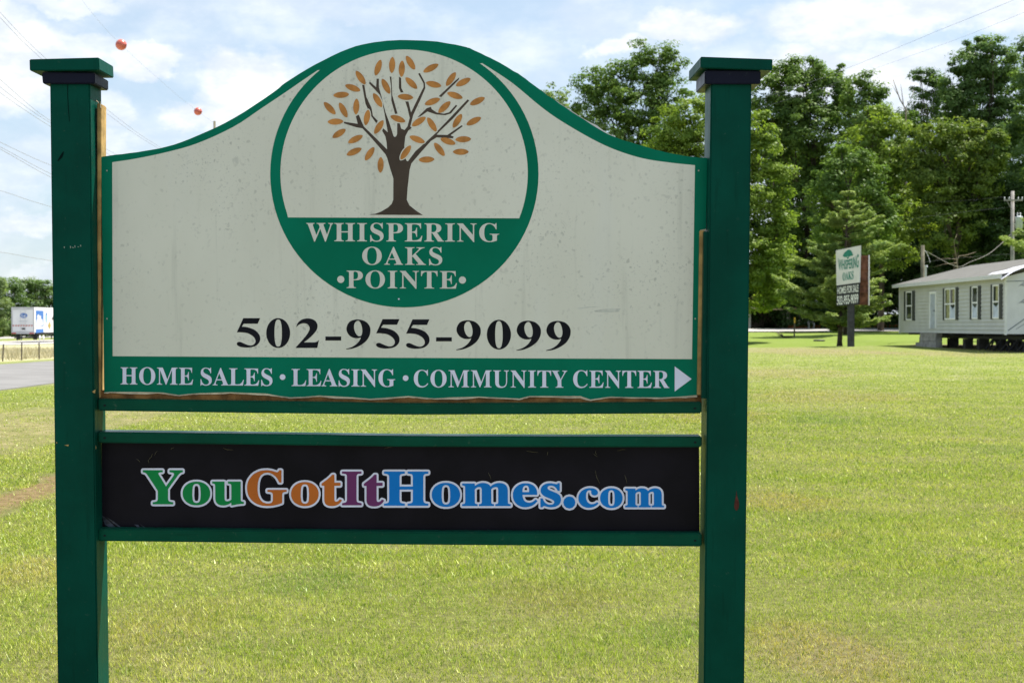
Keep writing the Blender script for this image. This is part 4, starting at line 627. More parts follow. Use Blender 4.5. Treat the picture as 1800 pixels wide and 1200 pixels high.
def blades(y0, y1, dens, hmin, hmax, wid, xlo=-0.72, xhi=0.62, fade=None):
    n = int(dens * (xhi - xlo) * (y1 ** 2 - y0 ** 2) / 2)
    y = np.sqrt(rng.uniform(y0 ** 2, y1 ** 2, n))
    x = y * rng.uniform(xlo, xhi, n)
    keep = np.ones(n, bool)
    keep &= ~((x < -12.3) & (x > -21.3))
    keep &= (x > -21.3)
    if fade:
        keep &= rng.random(n) > np.clip((y - fade[0]) / (fade[1] - fade[0]), 0, 1)
    rut_ = np.abs(x + 4.62 + 0.12 * np.sin(y * 3)) < 0.27
    keep &= ~(rut_ & (y > 11.5) & (y < 19) & (rng.random(n) < 0.85))
    bare = (x > -9.4) & (x < -6.2) & (y > 17.5) & (y < 28)
    keep &= ~(bare & (rng.random(n) < 0.8))
    x, y = x[keep], y[keep]
    n = len(x)
    z = gz(x, y) - 0.004
    clump = 0.5 + 0.5 * np.sin(x * 2.1 + 1.7 * np.sin(y * 1.3)) * np.sin(y * 1.9 + 1.1 * np.sin(x * 1.7))
    h = rng.uniform(hmin, hmax, n) * (0.75 + 0.5 * clump) * np.where(rng.random(n) < 0.02, 1.5, 1.0)
    a = rng.uniform(0, 2 * math.pi, n)
    w = wid * rng.uniform(0.6, 1.3, n)
    lean = h * rng.uniform(0.1, 1.1, n)
    la = rng.uniform(0, 2 * math.pi, n)
    dx, dy = np.cos(a) * w, np.sin(a) * w
    base = np.stack([x, y, z], -1)
    side = np.stack([dx, dy, np.zeros(n)], -1)
    tip = base + np.stack([np.cos(la) * lean, np.sin(la) * lean, h], -1)
    return np.stack([base - side, base + side, tip], 1), rng.random(n)


parts_ = [
    blades(5.3, 13, 5600, 0.010, 0.029, 0.0019, fade=(7.5, 13)), blades(6, 22, 2600, 0.011, 0.030, 0.0029, fade=(12, 22)),
    blades(9, 40, 760, 0.014, 0.034, 0.0056, fade=(16, 40)), blades(14, 74, 260, 0.016, 0.034, 0.010, fade=(24, 74))]
me = raw_mesh('lawn_grass', np.concatenate([q[0] for q in parts_]), 3, np.concatenate([q[1] for q in parts_]))
tag(link('lawn_grass', me, m_grass), 'short sunlit blades of mown lawn grass round the sign', 'grass', None, 'stuff')

# tall dry grass behind the wire fence
m_dry = simple('dry_grass', (0.50, 0.45, 0.29), 0.9, 0.1, var=0.3, vs=1.5)
n = 17000
y = rng.uniform(48, 100, n)
x = rng.uniform(-37, -23.3, n)
h = rng.uniform(0.15, 0.45, n) * np.where(rng.random(n) < .06, 1.5, 1)
a = rng.uniform(0, 6.283, n)
base = np.stack([x, y, gz(x, y)], -1)
side = np.stack([np.cos(a), np.sin(a), 0 * a], -1) * 0.018
la = rng.uniform(0, 6.283, n)
tip = base + np.stack([np.cos(la) * h * .35, np.sin(la) * h * .35, h], -1)
me = raw_mesh('dry_grass', np.stack([base - side, base + side, tip], 1), 3, rng.random(n))
tag(link('dry_grass', me, m_dry), 'tall straw coloured grass behind the wire fence', 'grass', None, 'stuff')

# ------------------------------------------------------------------ lettering
def glyph_polys(ch):
    adv, sp = GLYPH[ch]
    return adv, [[tuple(map(float, q.split(','))) for q in s.split(' ')] for s in sp.split('|')]


def text_px(s, x0, x1, ytop, ybase0, ybase1, track=None):
    """capital letters fitted between two pixel columns, on a base line from (x0, ybase0) to (x1, ybase1)"""
    sy = (ybase0 - ytop) / 678.0
    nat, glyphs = 0.0, []
    for ch in s:
        adv, ps = glyph_polys(ch)
        glyphs.append((nat, ps))
        nat += adv
    first = min(p[0] for q in glyphs[0][1] for p in q)
    last = glyphs[-1][0] + max(p[0] for q in glyphs[-1][1] for p in q)
    if track is None:
        sx, tr = (x1 - x0) / (last - first), 0.0
    else:
        sx = sy * track
        tr = ((x1 - x0) / sx - (last - first)) / max(1, len(s) - 1)
    out = []
    for i, (o, ps) in enumerate(glyphs):
        for q in ps:
            poly = []
            for gx_, gy_ in q:
                X = x0 + (o + gx_ - first + tr * i) * sx
                poly.append((X, ybase0 + (ybase1 - ybase0) * (X - x0) / (x1 - x0) - gy_ * sy))
            out.append(poly)
    return out


def one_letter(ch, x0, x1, ytop, ybase, htop):
    """a single letter stretched to a pixel box; htop is its height in glyph units"""
    adv, ps = glyph_polys(ch)
    a = min(p[0] for q in ps for p in q)
    b_ = max(p[0] for q in ps for p in q)
    return [[(x0 + (gx_ - a) / (b_ - a) * (x1 - x0), ybase - gy_ / htop * (ybase - ytop)) for gx_, gy_ in q] for q in ps]


def fill2d(polys, off=0.0):
    """fill closed outlines (holes by nesting) -> vertices, faces in the same units"""
    cu = bpy.data.curves.new('fill', 'CURVE')
    cu.dimensions = '2D'
    cu.fill_mode = 'BOTH'
    cu.offset = off / 100.0
    for q in polys:
        sp = cu.splines.new('POLY')
        sp.points.add(len(q) - 1)
        for i, (X, Y) in enumerate(q):
            sp.points[i].co = (X / 100.0, -Y / 100.0, 0, 1)
        sp.use_cyclic_u = True
    ob = bpy.data.objects.new('fill', cu)
    col.objects.link(ob)
    dg = bpy.context.evaluated_depsgraph_get()
    me = bpy.data.meshes.new_from_object(ob.evaluated_get(dg))
    seen, v2, f2, mp = {}, [], [], []
    for v in me.vertices:
        k = (round(v.co.x, 5), round(v.co.y, 5), round(v.co.z, 3))
        mp.append(len(v2))
        v2.append((v.co.x * 100.0, -v.co.y * 100.0))
    zs = [v.co.z for v in me.vertices]
    for f in me.polygons:
        f2.append(tuple(mp[i] for i in f.vertices))
    bpy.data.objects.remove(ob)
    bpy.data.curves.remove(cu)
    bpy.data.meshes.remove(me)
    return v2, f2


def circle(cx, cy, rx, ry=None, n=24, a0=0.0):
    ry = ry or rx
    return [(cx + rx * math.cos(a0 + 2 * math.pi * i / n), cy + ry * math.sin(a0 + 2 * math.pi * i / n)) for i in range(n)]


def smooth_poly(pts, k=5):
    """closed Catmull-Rom through pts; a point with a third item is a corner"""
    n = len(pts)
    out = []
    P = [Vector((q[0], q[1])) for q in pts]
    C = [len(q) > 2 for q in pts]
    for i in range(n):
        p1, p2 = P[i], P[(i + 1) % n]
        p0 = p1 * 2 - p2 if C[i] else P[i - 1]
        p3 = p2 * 2 - p1 if C[(i + 1) % n] else P[(i + 2) % n]
        if C[i] and C[(i + 1) % n]:
            out.append((p1.x, p1.y))
            continue
        for j in range(k):
            s = j / k
            q = 0.5 * (2 * p1 + (p2 - p0) * s + (2 * p0 - 5 * p1 + 4 * p2 - p3) * s * s + (3 * p1 - p0 - 3 * p2 + p3) * s ** 3)
            out.append((q.x, q.y))
    return out


# ------------------------------------------------------------------ the entrance sign: its own frame
SY = cam_ray(880, 520).normalized()
SX = SY.cross(Vector((0, 0, 1))).normalized()
SZ = SX.cross(SY).normalized()
o0 = EYE + cam_ray(705, 572) * 4.86
SO = o0 - SZ * (o0.z / SZ.z)
SROT = Matrix((SX, SY, SZ)).transposed()
sign = thing('entrance_sign', SO, 'big green and cream entrance sign with orange leaved tree emblem between two green posts', 'sign')
sign.rotation_euler = SROT.to_euler()
ORG[sign] = Vector((0, 0, 0))


def L(px, py, d=0.0):
    w = hit(px, py, SO + SY * d, SY) - SO
    return Vector((w.dot(SX), w.dot(SY), w.dot(SZ)))


# materials of the sign
def painted_wood(name, color, rough=0.42, chips=0.0, grain='Z', spec=0.14):
    m, t, b = material(name)
    p = t.obj()
    gs = (9, 9, 0.8) if grain == 'Z' else (0.8, 9, 9)
    gp = t.scale(p, gs)
    n = t.noise(gp, 5.0, 5.0, 0.6)
    blot = t.noise(p, 3.5, 4.0, 0.6)
    c = t.mix(t.ramp(blot, 0.3, 0.7), tuple(q * 0.82 for q in color), tuple(q * 1.15 for q in color))
    c = t.mix(t.ramp(n, 0.56, 0.74, 0, 0.5), c, tuple(q * 0.6 for q in color))
    dust = t.noise(p, 45.0, 3.0, 0.7)
    c = t.mix(t.ramp(dust, 0.63, 0.8, 0, 0.30), c, (0.12, 0.16, 0.12))
    if chips:
        k = t.noise(t.scale(p, (0.35, 1, 1.6) if grain == 'X' else (1.4, 1.4, .5)), 30.0, 5.0, 0.75)
        c = t.mix(t.ramp(k, 0.80 - chips, 0.82 - chips, 0, 0.9), c, (0.42, 0.33, 0.19))
    t.put(b, 'Base Color', c)
    t.put(b, 'Roughness', t.ramp(blot, 0.3, 0.7, rough - 0.07, rough + 0.1))
    t.put(b, 'Specular IOR Level', spec)
    h = t.math('ADD', t.math('MULTIPLY', n, 0.8), t.math('MULTIPLY', dust, 0.25))
    t.put(b, 'Normal', t.bump(h, 0.004, 0.45))
    return m


m_post = painted_wood('post_paint', (0.0003, 0.057, 0.038), 0.38, 0.0, 'Z', 0.06)
m_rail = painted_wood('rail_paint', (0.0003, 0.066, 0.037), 0.34, 0.085, 'X', 0.08)
m_trim = painted_wood('black_trim', (0.007, 0.008, 0.020), 0.35, 0.0, 'Z', 0.10)
m_raw = simple('weathered_timber', (0.42, 0.27, 0.10), 0.8, 0.2, var=0.35, vs=14, bump=0.004, bscale=30)
m_core = simple('board_core', (0.24, 0.115, 0.035), 0.85, 0.2, var=0.45, vs=18, bump=0.006, bscale=40)
m_skin = simple('torn_skin', (0.55, 0.46, 0.32), 0.8, 0.2, var=0.25, vs=25)

m_board, t, b = material('green_board')
p = t.obj()
n = t.noise(p, 2.2, 4.0, 0.6)
c = t.mix(t.ramp(n, 0.3, 0.7), (0.0003, 0.148, 0.082), (0.0005, 0.185, 0.108))
sp = t.noise(p, 60.0, 4.0, 0.7)
c = t.mix(t.ramp(sp, 0.68, 0.8, 0, 0.3), c, (0.16, 0.22, 0.17))
t.put(b, 'Base Color', c)
t.put(b, 'Roughness', 0.35)
t.put(b, 'Specular IOR Level', 0.06)

m_cream, t, b = material('cream_vinyl')
p = t.obj()
big = t.noise(t.scale(p, (1, 1, 0.5)), 2.5, 5.0, 0.6)
c = t.mix(t.ramp(big, 0.3, 0.72), (0.695, 0.675, 0.575), (0.755, 0.735, 0.635))
patch = t.ramp(t.noise(p, 3.0, 3.0, 0.5), 0.38, 0.66)
v = t.new('ShaderNodeTexVoronoi', feature='F1')
wob = t.new('ShaderNodeTexNoise')
t.put(wob, 'Vector', p)
t.put(wob, 'Scale', 30.0)
vp = t.vmath('ADD', p, t.scale(wob.outputs['Color'], (0.03, 0.03, 0.03)))
t.put(v, 'Vector', t.scale(vp, (1, 0, 0.8)))
t.put(v, 'Scale', 50.0)
spk = t.ramp(v.outputs['Distance'], 0.30, 0.12)
rn = t.noise(p, 24.0, 2.0, 0.5)
spk = t.math('MULTIPLY', spk, t.ramp(rn, 0.36, 0.60))
spk = t.math('MULTIPLY', spk, t.math('MULTIPLY_ADD', patch, 0.65, 0.35))
c = t.mix(t.math('MULTIPLY', spk, 0.42), c, (0.24, 0.235, 0.21))
bl = t.noise(t.vmath('ADD', p, (3.3, 0, 1.1)), 38.0, 3.0, 0.6, 0.6)
c = t.mix(t.math('MULTIPLY', t.ramp(bl, 0.60, 0.74, 0, 0.4), t.math('MULTIPLY_ADD', patch, 0.7, 0.3)), c, (0.36, 0.355, 0.32))
v2_ = t.noise(p, 110.0, 3.0, 0.6)
c = t.mix(t.math('MULTIPLY', t.ramp(v2_, 0.57, 0.70, 0, 0.55), patch), c, (0.36, 0.36, 0.33))
streak = t.noise(t.scale(p, (1, 1, 0.06)), 26.0, 4.0, 0.65)
c = t.mix(t.ramp(streak, 0.56, 0.74, 0, 0.22), c, (0.38, 0.375, 0.32))
wash = t.noise(t.scale(p, (1, 1, 0.12)), 7.0, 3.0, 0.5)
c = t.mix(t.ramp(wash, 0.60, 0.75, 0, 0.35), c, (0.74, 0.73, 0.66))
t.put(b, 'Base Color', c)
t.put(b, 'Roughness', 0.5)
t.put(b, 'Specular IOR Level', 0.15)

m_black = simple('black_panel', (0.0075, 0.006, 0.010), 0.38, 0.10, var=0.3, vs=5)
m_ink = simple('black_vinyl', (0.008, 0.008, 0.012), 0.4, 0.1, var=0.2)
m_white = simple('white_vinyl', (0.75, 0.74, 0.90), 0.5, 0.12, var=0.06, vs=9)
m_bark = simple('brown_vinyl', (0.075, 0.054, 0.040), 0.5, 0.12, var=0.15, vs=9)
m_leaf = simple('orange_vinyl', (0.50, 0.215, 0.058), 0.5, 0.12, var=0.22, vs=25)
m_lgreen = simple('green_letter', (0.005, 0.235, 0.06), 0.45, 0.12, var=0.06)
m_lorange = simple('orange_letter', (0.55, 0.145, 0.025), 0.45, 0.12, var=0.06)
m_lpurple = simple('purple_letter', (0.16, 0.035, 0.135), 0.45, 0.12, var=0.06)
m_lblue = simple('blue_letter', (0.004, 0.19, 0.62), 0.45, 0.12, var=0.06)


def sheet(name, polys, d, mat, parent, off=0.0, label=None):
    """thin vinyl on the sign, outlined in pixels of the photograph and laid on its plane"""
    v2, f2 = fill2d(polys, off)
    o = mesh_obj(name, [L(X, Y, d) for X, Y in v2], f2, mat, parent)
    if label:
        o['label'] = label
    return o


def slab(name, poly, d0, d1, mat, parent, bevel=0.0, jitter=0.0):
    """a board with thickness: outline on the plane at depth d0, extruded straight back to d1"""
    pts = [L(X, Y, d0) for X, Y in poly]
    n = len(pts)
    vs = pts + [q + Vector((0, d1 - d0, 0)) for q in pts]
    v2, f2 = fill2d([poly])
    mb = MB()
    mb.add(pts + [q + Vector((0, d1 - d0, 0)) for q in pts], [(i, (i + 1) % n, n + (i + 1) % n, n + i) for i in range(n)])
    mb.add([L(X, Y, d0) for X, Y in v2], f2)
    mb.add([L(X, Y, d0) + Vector((0, d1 - d0, 0)) for X, Y in v2], [tuple(reversed(f)) for f in f2])
    o = mb.build(name, mat, parent)
    bm = bmesh.new()
    bm.from_mesh(o.data)
    bmesh.ops.remove_doubles(bm, verts=bm.verts, dist=1e-5)
    bmesh.ops.recalc_face_normals(bm, faces=bm.faces)
    if bevel:
        bmesh.ops.bevel(bm, geom=[e for e in bm.edges if e.is_manifold and e.calc_face_angle(0) > 0.6], offset=bevel, segments=2, affect='EDGES', clamp_overlap=True)
    bm.to_mesh(o.data)
    bm.free()
    return o


def quad_block(name, tl, tr, br, bl, d0, d1, mat, parent, bevel=0.003):
    """a squared timber: its front face given by four pixels, running straight back"""
    f = [L(*bl, d0), L(*br, d0), L(*tr, d0), L(*tl, d0)]
    dv = Vector((0, d1 - d0, 0))
    mb = MB()
    mb.hexa([f[0], f[1], f[1] + dv, f[0] + dv, f[3], f[2], f[2] + dv, f[3] + dv])
    return mb.build(name, mat, parent, False, bevel)


# posts run from the cap down into the ground
for side in (0, 1):
    if side == 0:
        tl, tr, bl, br = (87.3, 146), (158.0, 146), (101.0, 1200), (172.3, 1200)
    else:
        tl, tr, bl, br = (1249.6, 146), (1321.3, 146), (1237.0, 1200), (1308.5, 1200)

    def ext(a, b_, y):
        return (a[0] + (b_[0] - a[0]) * (y - a[1]) / (b_[1] - a[1]), y)

    post = quad_block('post', tl, tr, ext(tr, br, 1440), ext(tl, bl, 1440), 0.0, 0.14, m_post, sign, 0.005)
    post['label'] = 'left green post with a splintered timber strip' if side == 0 else 'right green post with a rusty red drip'
    if side == 0:
        quad_block('post_trim', (73, 127.0), (166.5, 128.5), (166.5, 147.0), (74.8, 147.2), -0.014, 0.155, m_trim, post)
        quad_block('post_cap', (51.4, 104.4), (173.6, 101.2), (174.6, 123.2), (52, 124.4), -0.03, 0.15, m_post, post, 0.0025)
    else:
        quad_block('post_trim', (1239.0, 124.5), (1337.6, 124.5), (1337.0, 147.8), (1238.6, 147.8), -0.016, 0.2, m_trim, post)
        quad_block('post_cap', (1231.6, 99.8), (1358.3, 104.2), (1357.7, 124.0), (1231.2, 119.2), -0.03, 0.27, m_post, post, 0.0025)
        sheet('rust_drip', [smooth_poly([(1294.5, 862), (1296, 872), (1299, 884), (1298, 893), (1294.5, 897), (1291, 892), (1291.5, 882), (1293.5, 872)])], -0.0015,
              simple('rust_stain', (0.09, 0.022, 0.016), 0.7, 0.2, var=0.4, vs=60), post)
    if side == 0:
        scr = []
        for X, Y, w, h_ in ((112, 433, 2, 3.5), (123, 432, 1.6, 5), (126, 434, 4, 2), (131, 431, 1.5, 5), (136, 433, 3, 1.8), (141, 430, 1.6, 4)):
            scr.append([(X, Y), (X + w, Y + 1), (X + w - .5, Y + h_), (X + .4, Y + h_ - 1)])
        m_scr = simple('scratch', (0.35, 0.40, 0.34), 0.7)
        for q in scr:
            sheet('scratch', [q], -0.0015, m_scr, post)
        scr = [[(162, 688), (168, 684), (167, 691), (164, 690)], [(113, 782), (121, 781), (120, 784)], [(168, 782), (169.5, 786), (168.5, 790)], [(98.5, 776), (101, 778), (99, 779)]]
        for q in scr:
            sheet('chipped_paint', [q], -0.0015, m_raw, post)
        m_crk = simple('crack_shadow', (0.002, 0.012, 0.010), 0.9, 0.05)
        sheet('timber_crack', [[(118.2, 149), (119.6, 149), (119.4, 168), (120.6, 190), (122.4, 214), (121.6, 214), (119.6, 192), (118.4, 170)]], -0.0012, m_crk, post)
        sheet('timber_crack', [smooth_poly([(101, 283), (107, 272), (112, 266), (110, 275), (105, 281)])], -0.0012, m_crk, post)

# rails: two pixel runs (left, middle, right)
RAIL_D0, RAIL_D1 = 0.032, 0.115


def rail(name, top, bot):
    mb = MB()
    xs_ = [t_[0] for t_ in top]
    n = len(top)
    vs, fs = [], []
    for (xt, yt), (xb, yb) in zip(top, bot):
        a, b_ = L(xt, yt, RAIL_D0), L(xb, yb, RAIL_D0)
        dv = Vector((0, RAIL_D1 - RAIL_D0, 0))
        vs += [b_, a, a + dv, b_ + dv]
    for i in range(n - 1):
        for k in range(4):
            fs.append((4 * i + k, 4 * i + (k + 1) % 4, 4 * i + 4 + (k + 1) % 4, 4 * i + 4 + k))
    fs += [(3, 2, 1, 0), (4 * n - 4, 4 * n - 3, 4 * n - 2, 4 * n - 1)]
    mb.add(vs, fs)
    o = mb.build(name, m_rail, sign)
    bm = bmesh.new()
    bm.from_mesh(o.data)
    bmesh.ops.bevel(bm, geom=[e for e in bm.edges if e.is_manifold and e.calc_face_angle(0) > 0.6], offset=0.004, segments=2, affect='EDGES', clamp_overlap=True)
    bm.to_mesh(o.data)
    bm.free()
    for X, Y in ((top[0][0] + 12, (top[0][1] + bot[0][1]) / 2 + 1), (top[-1][0] - 12, (top[-1][1] + bot[-1][1]) / 2 + 1)):
        sheet('nail_hole', [circle(X, Y, 2.4, 1.6, 10)], RAIL_D0 - 0.0015, m_ink, o)
    return o


rail('rail', [(172, 700.7), (440, 704.5), (715, 708.6), (980, 707.8), (1233.5, 706.3)], [(172, 721.7), (440, 725.5), (715, 728.6), (980, 727.6), (1233.5, 726.4)])
rail('rail', [(172, 758.5), (440, 761.8), (715, 765.8), (980, 766.6), (1234, 766.6)], [(172, 778), (440, 781), (715, 785), (980, 785.6), (1234, 785.6)])
rail('rail', [(172, 929), (440, 931.6), (715, 934.6), (980, 935.8), (1234, 937)], [(172, 950.5), (440, 953.6), (715, 956.8), (980, 958.6), (1234, 960.2)])

# main board
BD = 0.064
TOP = [(177.8, 276), (194.7, 273.3), (240, 267.5), (293, 258), (347, 238.7), (410.7, 208), (480, 162.7), (502.5, 145), (553.5, 113.8), (613, 85.5), (658, 74.7), (703.6, 70.6),
       (757.5, 72), (808.5, 80.4), (831, 87.5), (870.8, 106.7), (910.4, 129.4), (944, 154), (975.5, 176.5), (1016, 203.5), (1070, 236.5), (1118, 253), (1160, 265), (1205, 274), (1243.5, 278)]


def refine(pts, k=4, jit=0.0):
    out = []
    for i in range(len(pts) - 1):
        p1, p2 = Vector(pts[i]), Vector(pts[i + 1])
        p0 = Vector(pts[i - 1]) if i else p1 * 2 - p2
        p3 = Vector(pts[i + 2]) if i + 2 < len(pts) else p2 * 2 - p1
        for j in range(k):
            s = j / k
            q = 0.5 * (2 * p1 + (p2 - p0) * s + (2 * p0 - 5 * p1 + 4 * p2 - p3) * s * s + (3 * p1 - p0 - 3 * p2 + p3) * s ** 3)
            out.append((q.x + random.uniform(-jit, jit), q.y + random.uniform(-jit, jit)))
    out.append(tuple(pts[-1]))
    return out


top_l = refine(TOP[:13], 4, 0.25)
top_r = refine(TOP[12:], 5, 0.55)
BOT = [(1241.0, 403), (1231.0, 405), (1225.5, 694.5), (1198, 697.2), (1162, 699), (1110, 698.5), (1073, 697.4), (1038, 702.5), (1020, 696.4), (931, 696.3), (913, 700.8), (842, 697.4), (790, 698.8), (764, 700.6), (735.6, 698.1),
       (718, 696.3), (690, 698.5), (650, 701.2), (620, 698.6), (562.5, 695.4), (536, 697.5), (510, 698.6), (490, 696.0), (468, 692), (405, 689.7), (350, 691.2), (331, 692.6), (315, 694.6), (300, 692.4), (286.7, 690.2), (246.7, 689.3), (193, 689), (183, 690)]
board = slab('main_board', top_l[:-1] + top_r + BOT, BD, BD + 0.032, m_board, sign, 0.002)
# brown core and torn skin where the face has come away
core = slab('torn_core', [(175, 686), (1233, 692), (1233.5, 712), (700, 713), (172.5, 706)], BD + 0.004, BD + 0.028, m_core, board)
skin_top = [(X, Y - 0.6) for X, Y in reversed(BOT)]
skin = [(X, Y) for X, Y in skin_top]
low = []
for i in range(len(skin) - 1):
    (xa, ya), (xb, yb) = skin[i], skin[i + 1]
    for j in range(4):
        s = j / 4
        X, Y = xa + (xb - xa) * s, ya + (yb - ya) * s
        low.append((X, Y + 1.6 + 2.2 * max(0, math.sin(X * 0.045) * math.sin(X * 0.013 + 1)) + random.uniform(0, 1.1)))
low.append((skin[-1][0], skin[-1][1] + 2))
sheet('torn_skin', [skin + low[::-1]], BD - 0.0006, m_skin, board)
# curled white edge on the right shoulder
edge = []
tr_ = [q for q in top_r if 970 < q[0] < 1082]
up_ = [(X + 0.4, Y - random.choice((0.6, 1.2, 2.0, 3.6)) * random.uniform(0.7, 1.2)) for X, Y in tr_]
sheet('peeling_edge', [tr_ + up_[::-1]], BD + 0.001, simple('peeled_white', (0.6, 0.6, 0.6), 0.7), board)
# raw timber strips standing beside the board
quad_block('timber_strip', (170.2, 181), (178.0, 183), (176.2, 700), (171.2, 700), 0.060, 0.125, m_raw, sign, 0.003)['label'] = 'splintered timber strip beside the left post'
quad_block('timber_strip', (1230.2, 405), (1239.0, 405), (1235.2, 694), (1225.8, 694), 0.050, 0.09, m_raw, sign, 0.002)
quad_block('shade_strip', (1237.6, 407), (1246.9, 407), (1242.6, 700), (1233.6, 700), 0.018, 0.048, m_post, sign, 0.001)  # added strip covering the post's side, standing in for the shade there
mb = MB()
mb.tube([L(168.3, 176, 0.07), L(171.5, 179, 0.06), L(173.5, 181.5, 0.058)], [0.0006, 0.0022, 0.001], 5)
mb.tube([L(176.4, 178.5, 0.06), L(176.8, 190, 0.0588)], [0.0004, 0.0022], 5)
mb.build('splinter', m_skin, sign)

# cream field, disc, arch
cream = [(197.3, 285.3), (240, 278.7), (293, 267.5), (347, 252), (411, 222.7), (460, 190.3), (502.5, 162), (530, 143), (558.6, 123.7)]
cream_r = [(848, 111.6), (899, 145), (950, 187), (986, 212.5), (1040, 244), (1082, 263.5), (1130, 278.5), (1178, 286), (1221.6, 290.5)]
cream_poly = refine(cream, 4) + refine(cream_r, 4) + [(1216.4, 631), (700, 628.6), (198, 625.8)]
sheet('cream_field', [cream_poly], BD - 0.00041, m_cream, board, 0, 'speckled weathered cream field')
disc = circle(710.8, 305.6, 235.8, 234.6, 96)
sheet('emblem_disc', [disc], BD - 0.00082, m_board, board)
a0 = math.asin((382.8 - 304.5) / 217.0)
arc = [(710.3 + 217.4 * math.cos(math.pi - a0 + (math.pi + 2 * a0) * i / 80), 304.6 + 217.2 * math.sin(math.pi - a0 + (math.pi + 2 * a0) * i / 80)) for i in range(81)]
arc[0] = (506.2, 382.2)
arc[-1] = (912.6, 383.8)
sheet('emblem_sky', [arc], BD - 0.00122, m_cream, board)


def C(pts):
    return [(560 + X / 4.0, 90 + Y / 4.0) for X, Y in pts]


trunk = [(352, 1150), (400, 1143), (440, 1128), (490, 1098), (515, 1072), (525, 1045), (526, 895), (505, 830), (482, 750), (470, 725), (440, 690), (375, 615), (308, 543), (265, 536), (178, 508),
         (180, 497), (275, 512), (262, 458), (283, 447), (300, 490), (318, 530), (400, 610), (482, 692), (478, 640), (470, 600), (447, 560), (455, 543), (487, 572), (462, 430), (446, 350), (432, 310), (400, 275),
         (355, 228), (360, 215), (405, 255), (408, 195), (424, 195), (424, 255), (437, 300), (450, 350), (470, 430), (498, 505), (527, 598), (535, 604), (545, 600), (552, 585), (553, 508), (572, 508), (580, 545), (605, 555),
         (625, 530), (641, 470), (625, 400), (610, 355), (632, 355), (650, 432), (700, 330), (738, 255), (738, 228), (700, 160), (712, 155), (748, 222), (750, 262), (712, 350), (665, 450), (645, 530), (655, 540), (630, 560), (610, 600), (603, 660),
         (604, 740), (618, 770), (628, 776), (680, 705), (760, 635), (820, 580), (840, 558), (1048, 340), (1060, 348), (940, 480), (850, 565), (830, 588), (905, 590), (1005, 522), (1015, 528), (928, 592), (950, 602), (945, 613),
         (830, 607), (790, 632), (720, 710), (652, 790), (640, 835), (626, 960), (620, 1045), (640, 1085), (690, 1125), (733, 1152)]
pa = [(306, 238), (322, 238), (335, 320), (372, 400), (382, 455), (417, 492), (405, 507), (365, 450), (330, 370)]
pb = [(500, 178), (512, 182), (518, 310), (555, 440), (538, 442), (512, 350), (510, 250)]
pc = [(565, 180), (580, 190), (582, 260), (597, 290), (578, 292), (565, 260)]
pd = [(990, 185), (985, 202), (862, 324), (845, 318), (960, 210)]
pe = [(695, 466), (760, 402), (790, 392), (795, 408), (830, 432), (880, 441), (918, 431), (966, 378), (975, 385), (930, 439), (890, 451), (828, 446), (765, 425), (715, 460)]
emb = sheet('emblem_tree', [C(q) for q in (trunk, pa, pb, pc, pd, pe)], BD - 0.00163, m_bark, board)
LEAVES = [(437, 62, 400, 172), (520, 42, 514, 155), (588, 68, 582, 182), (617, 35, 676, 130), (842, 93, 737, 147), (263, 140, 328, 234), (187, 240, 293, 278), (104, 312, 214, 304), (447, 196, 500, 300), (612, 187, 692, 264),
          (755, 222, 862, 246), (963, 150, 898, 245), (1068, 193, 966, 244), (385, 297, 445, 394), (556, 318, 666, 328), (905, 294, 1012, 330), (853, 335, 747, 375), (1168, 328, 1065, 376), (38, 360, 118, 444), (147, 363, 200, 466),
          (268, 335, 262, 446), (350, 412, 330, 522), (926, 355, 843, 433), (64, 498, 174, 494), (455, 487, 393, 582), (505, 457, 610, 496), (752, 465, 657, 526), (766, 467, 828, 566), (1006, 443, 946, 538), (1142, 467, 1040, 518),
          (190, 550, 98, 608), (310, 594, 208, 644), (640, 600, 747, 642), (857, 616, 962, 652), (962, 622, 1072, 618), (302, 684, 198, 730), (390, 676, 328, 768), (648, 664, 577, 762), (814, 645, 885, 736), (945, 708, 1055, 708),
          (704, 765, 814, 760), (438, 745, 434, 855)]


def leaf_poly(x0, y0, x1, y1, grow=0.0):
    a, b_ = Vector((x0, y0)), Vector((x1, y1))
    d = (b_ - a).normalized()
    nrm = Vector((-d.y, d.x))
    ln = (b_ - a).length
    mid = (a + b_) / 2
    out = []
    for k in range(24):
        th = 2 * math.pi * k / 24
        u = math.cos(th)
        w = math.copysign(abs(math.sin(th)) ** 1.25, math.sin(th))
        q = mid + d * u * (ln / 2 + grow) + nrm * w * (21.5 + grow)
        out.append((q.x, q.y))
    return out


for q in (LEAVES[37], LEAVES[13], LEAVES[25], LEAVES[24], LEAVES[27], LEAVES[32], LEAVES[14], LEAVES[21]):
    sheet('leaf_halo', [C(leaf_poly(*q, 7))], BD - 0.00197, m_cream, board)
lf = sheet('emblem_leaves', [C(leaf_poly(*q)) for q in LEAVES], BD - 0.00231, m_leaf, board, 0, 'orange leaves of the emblem tree')

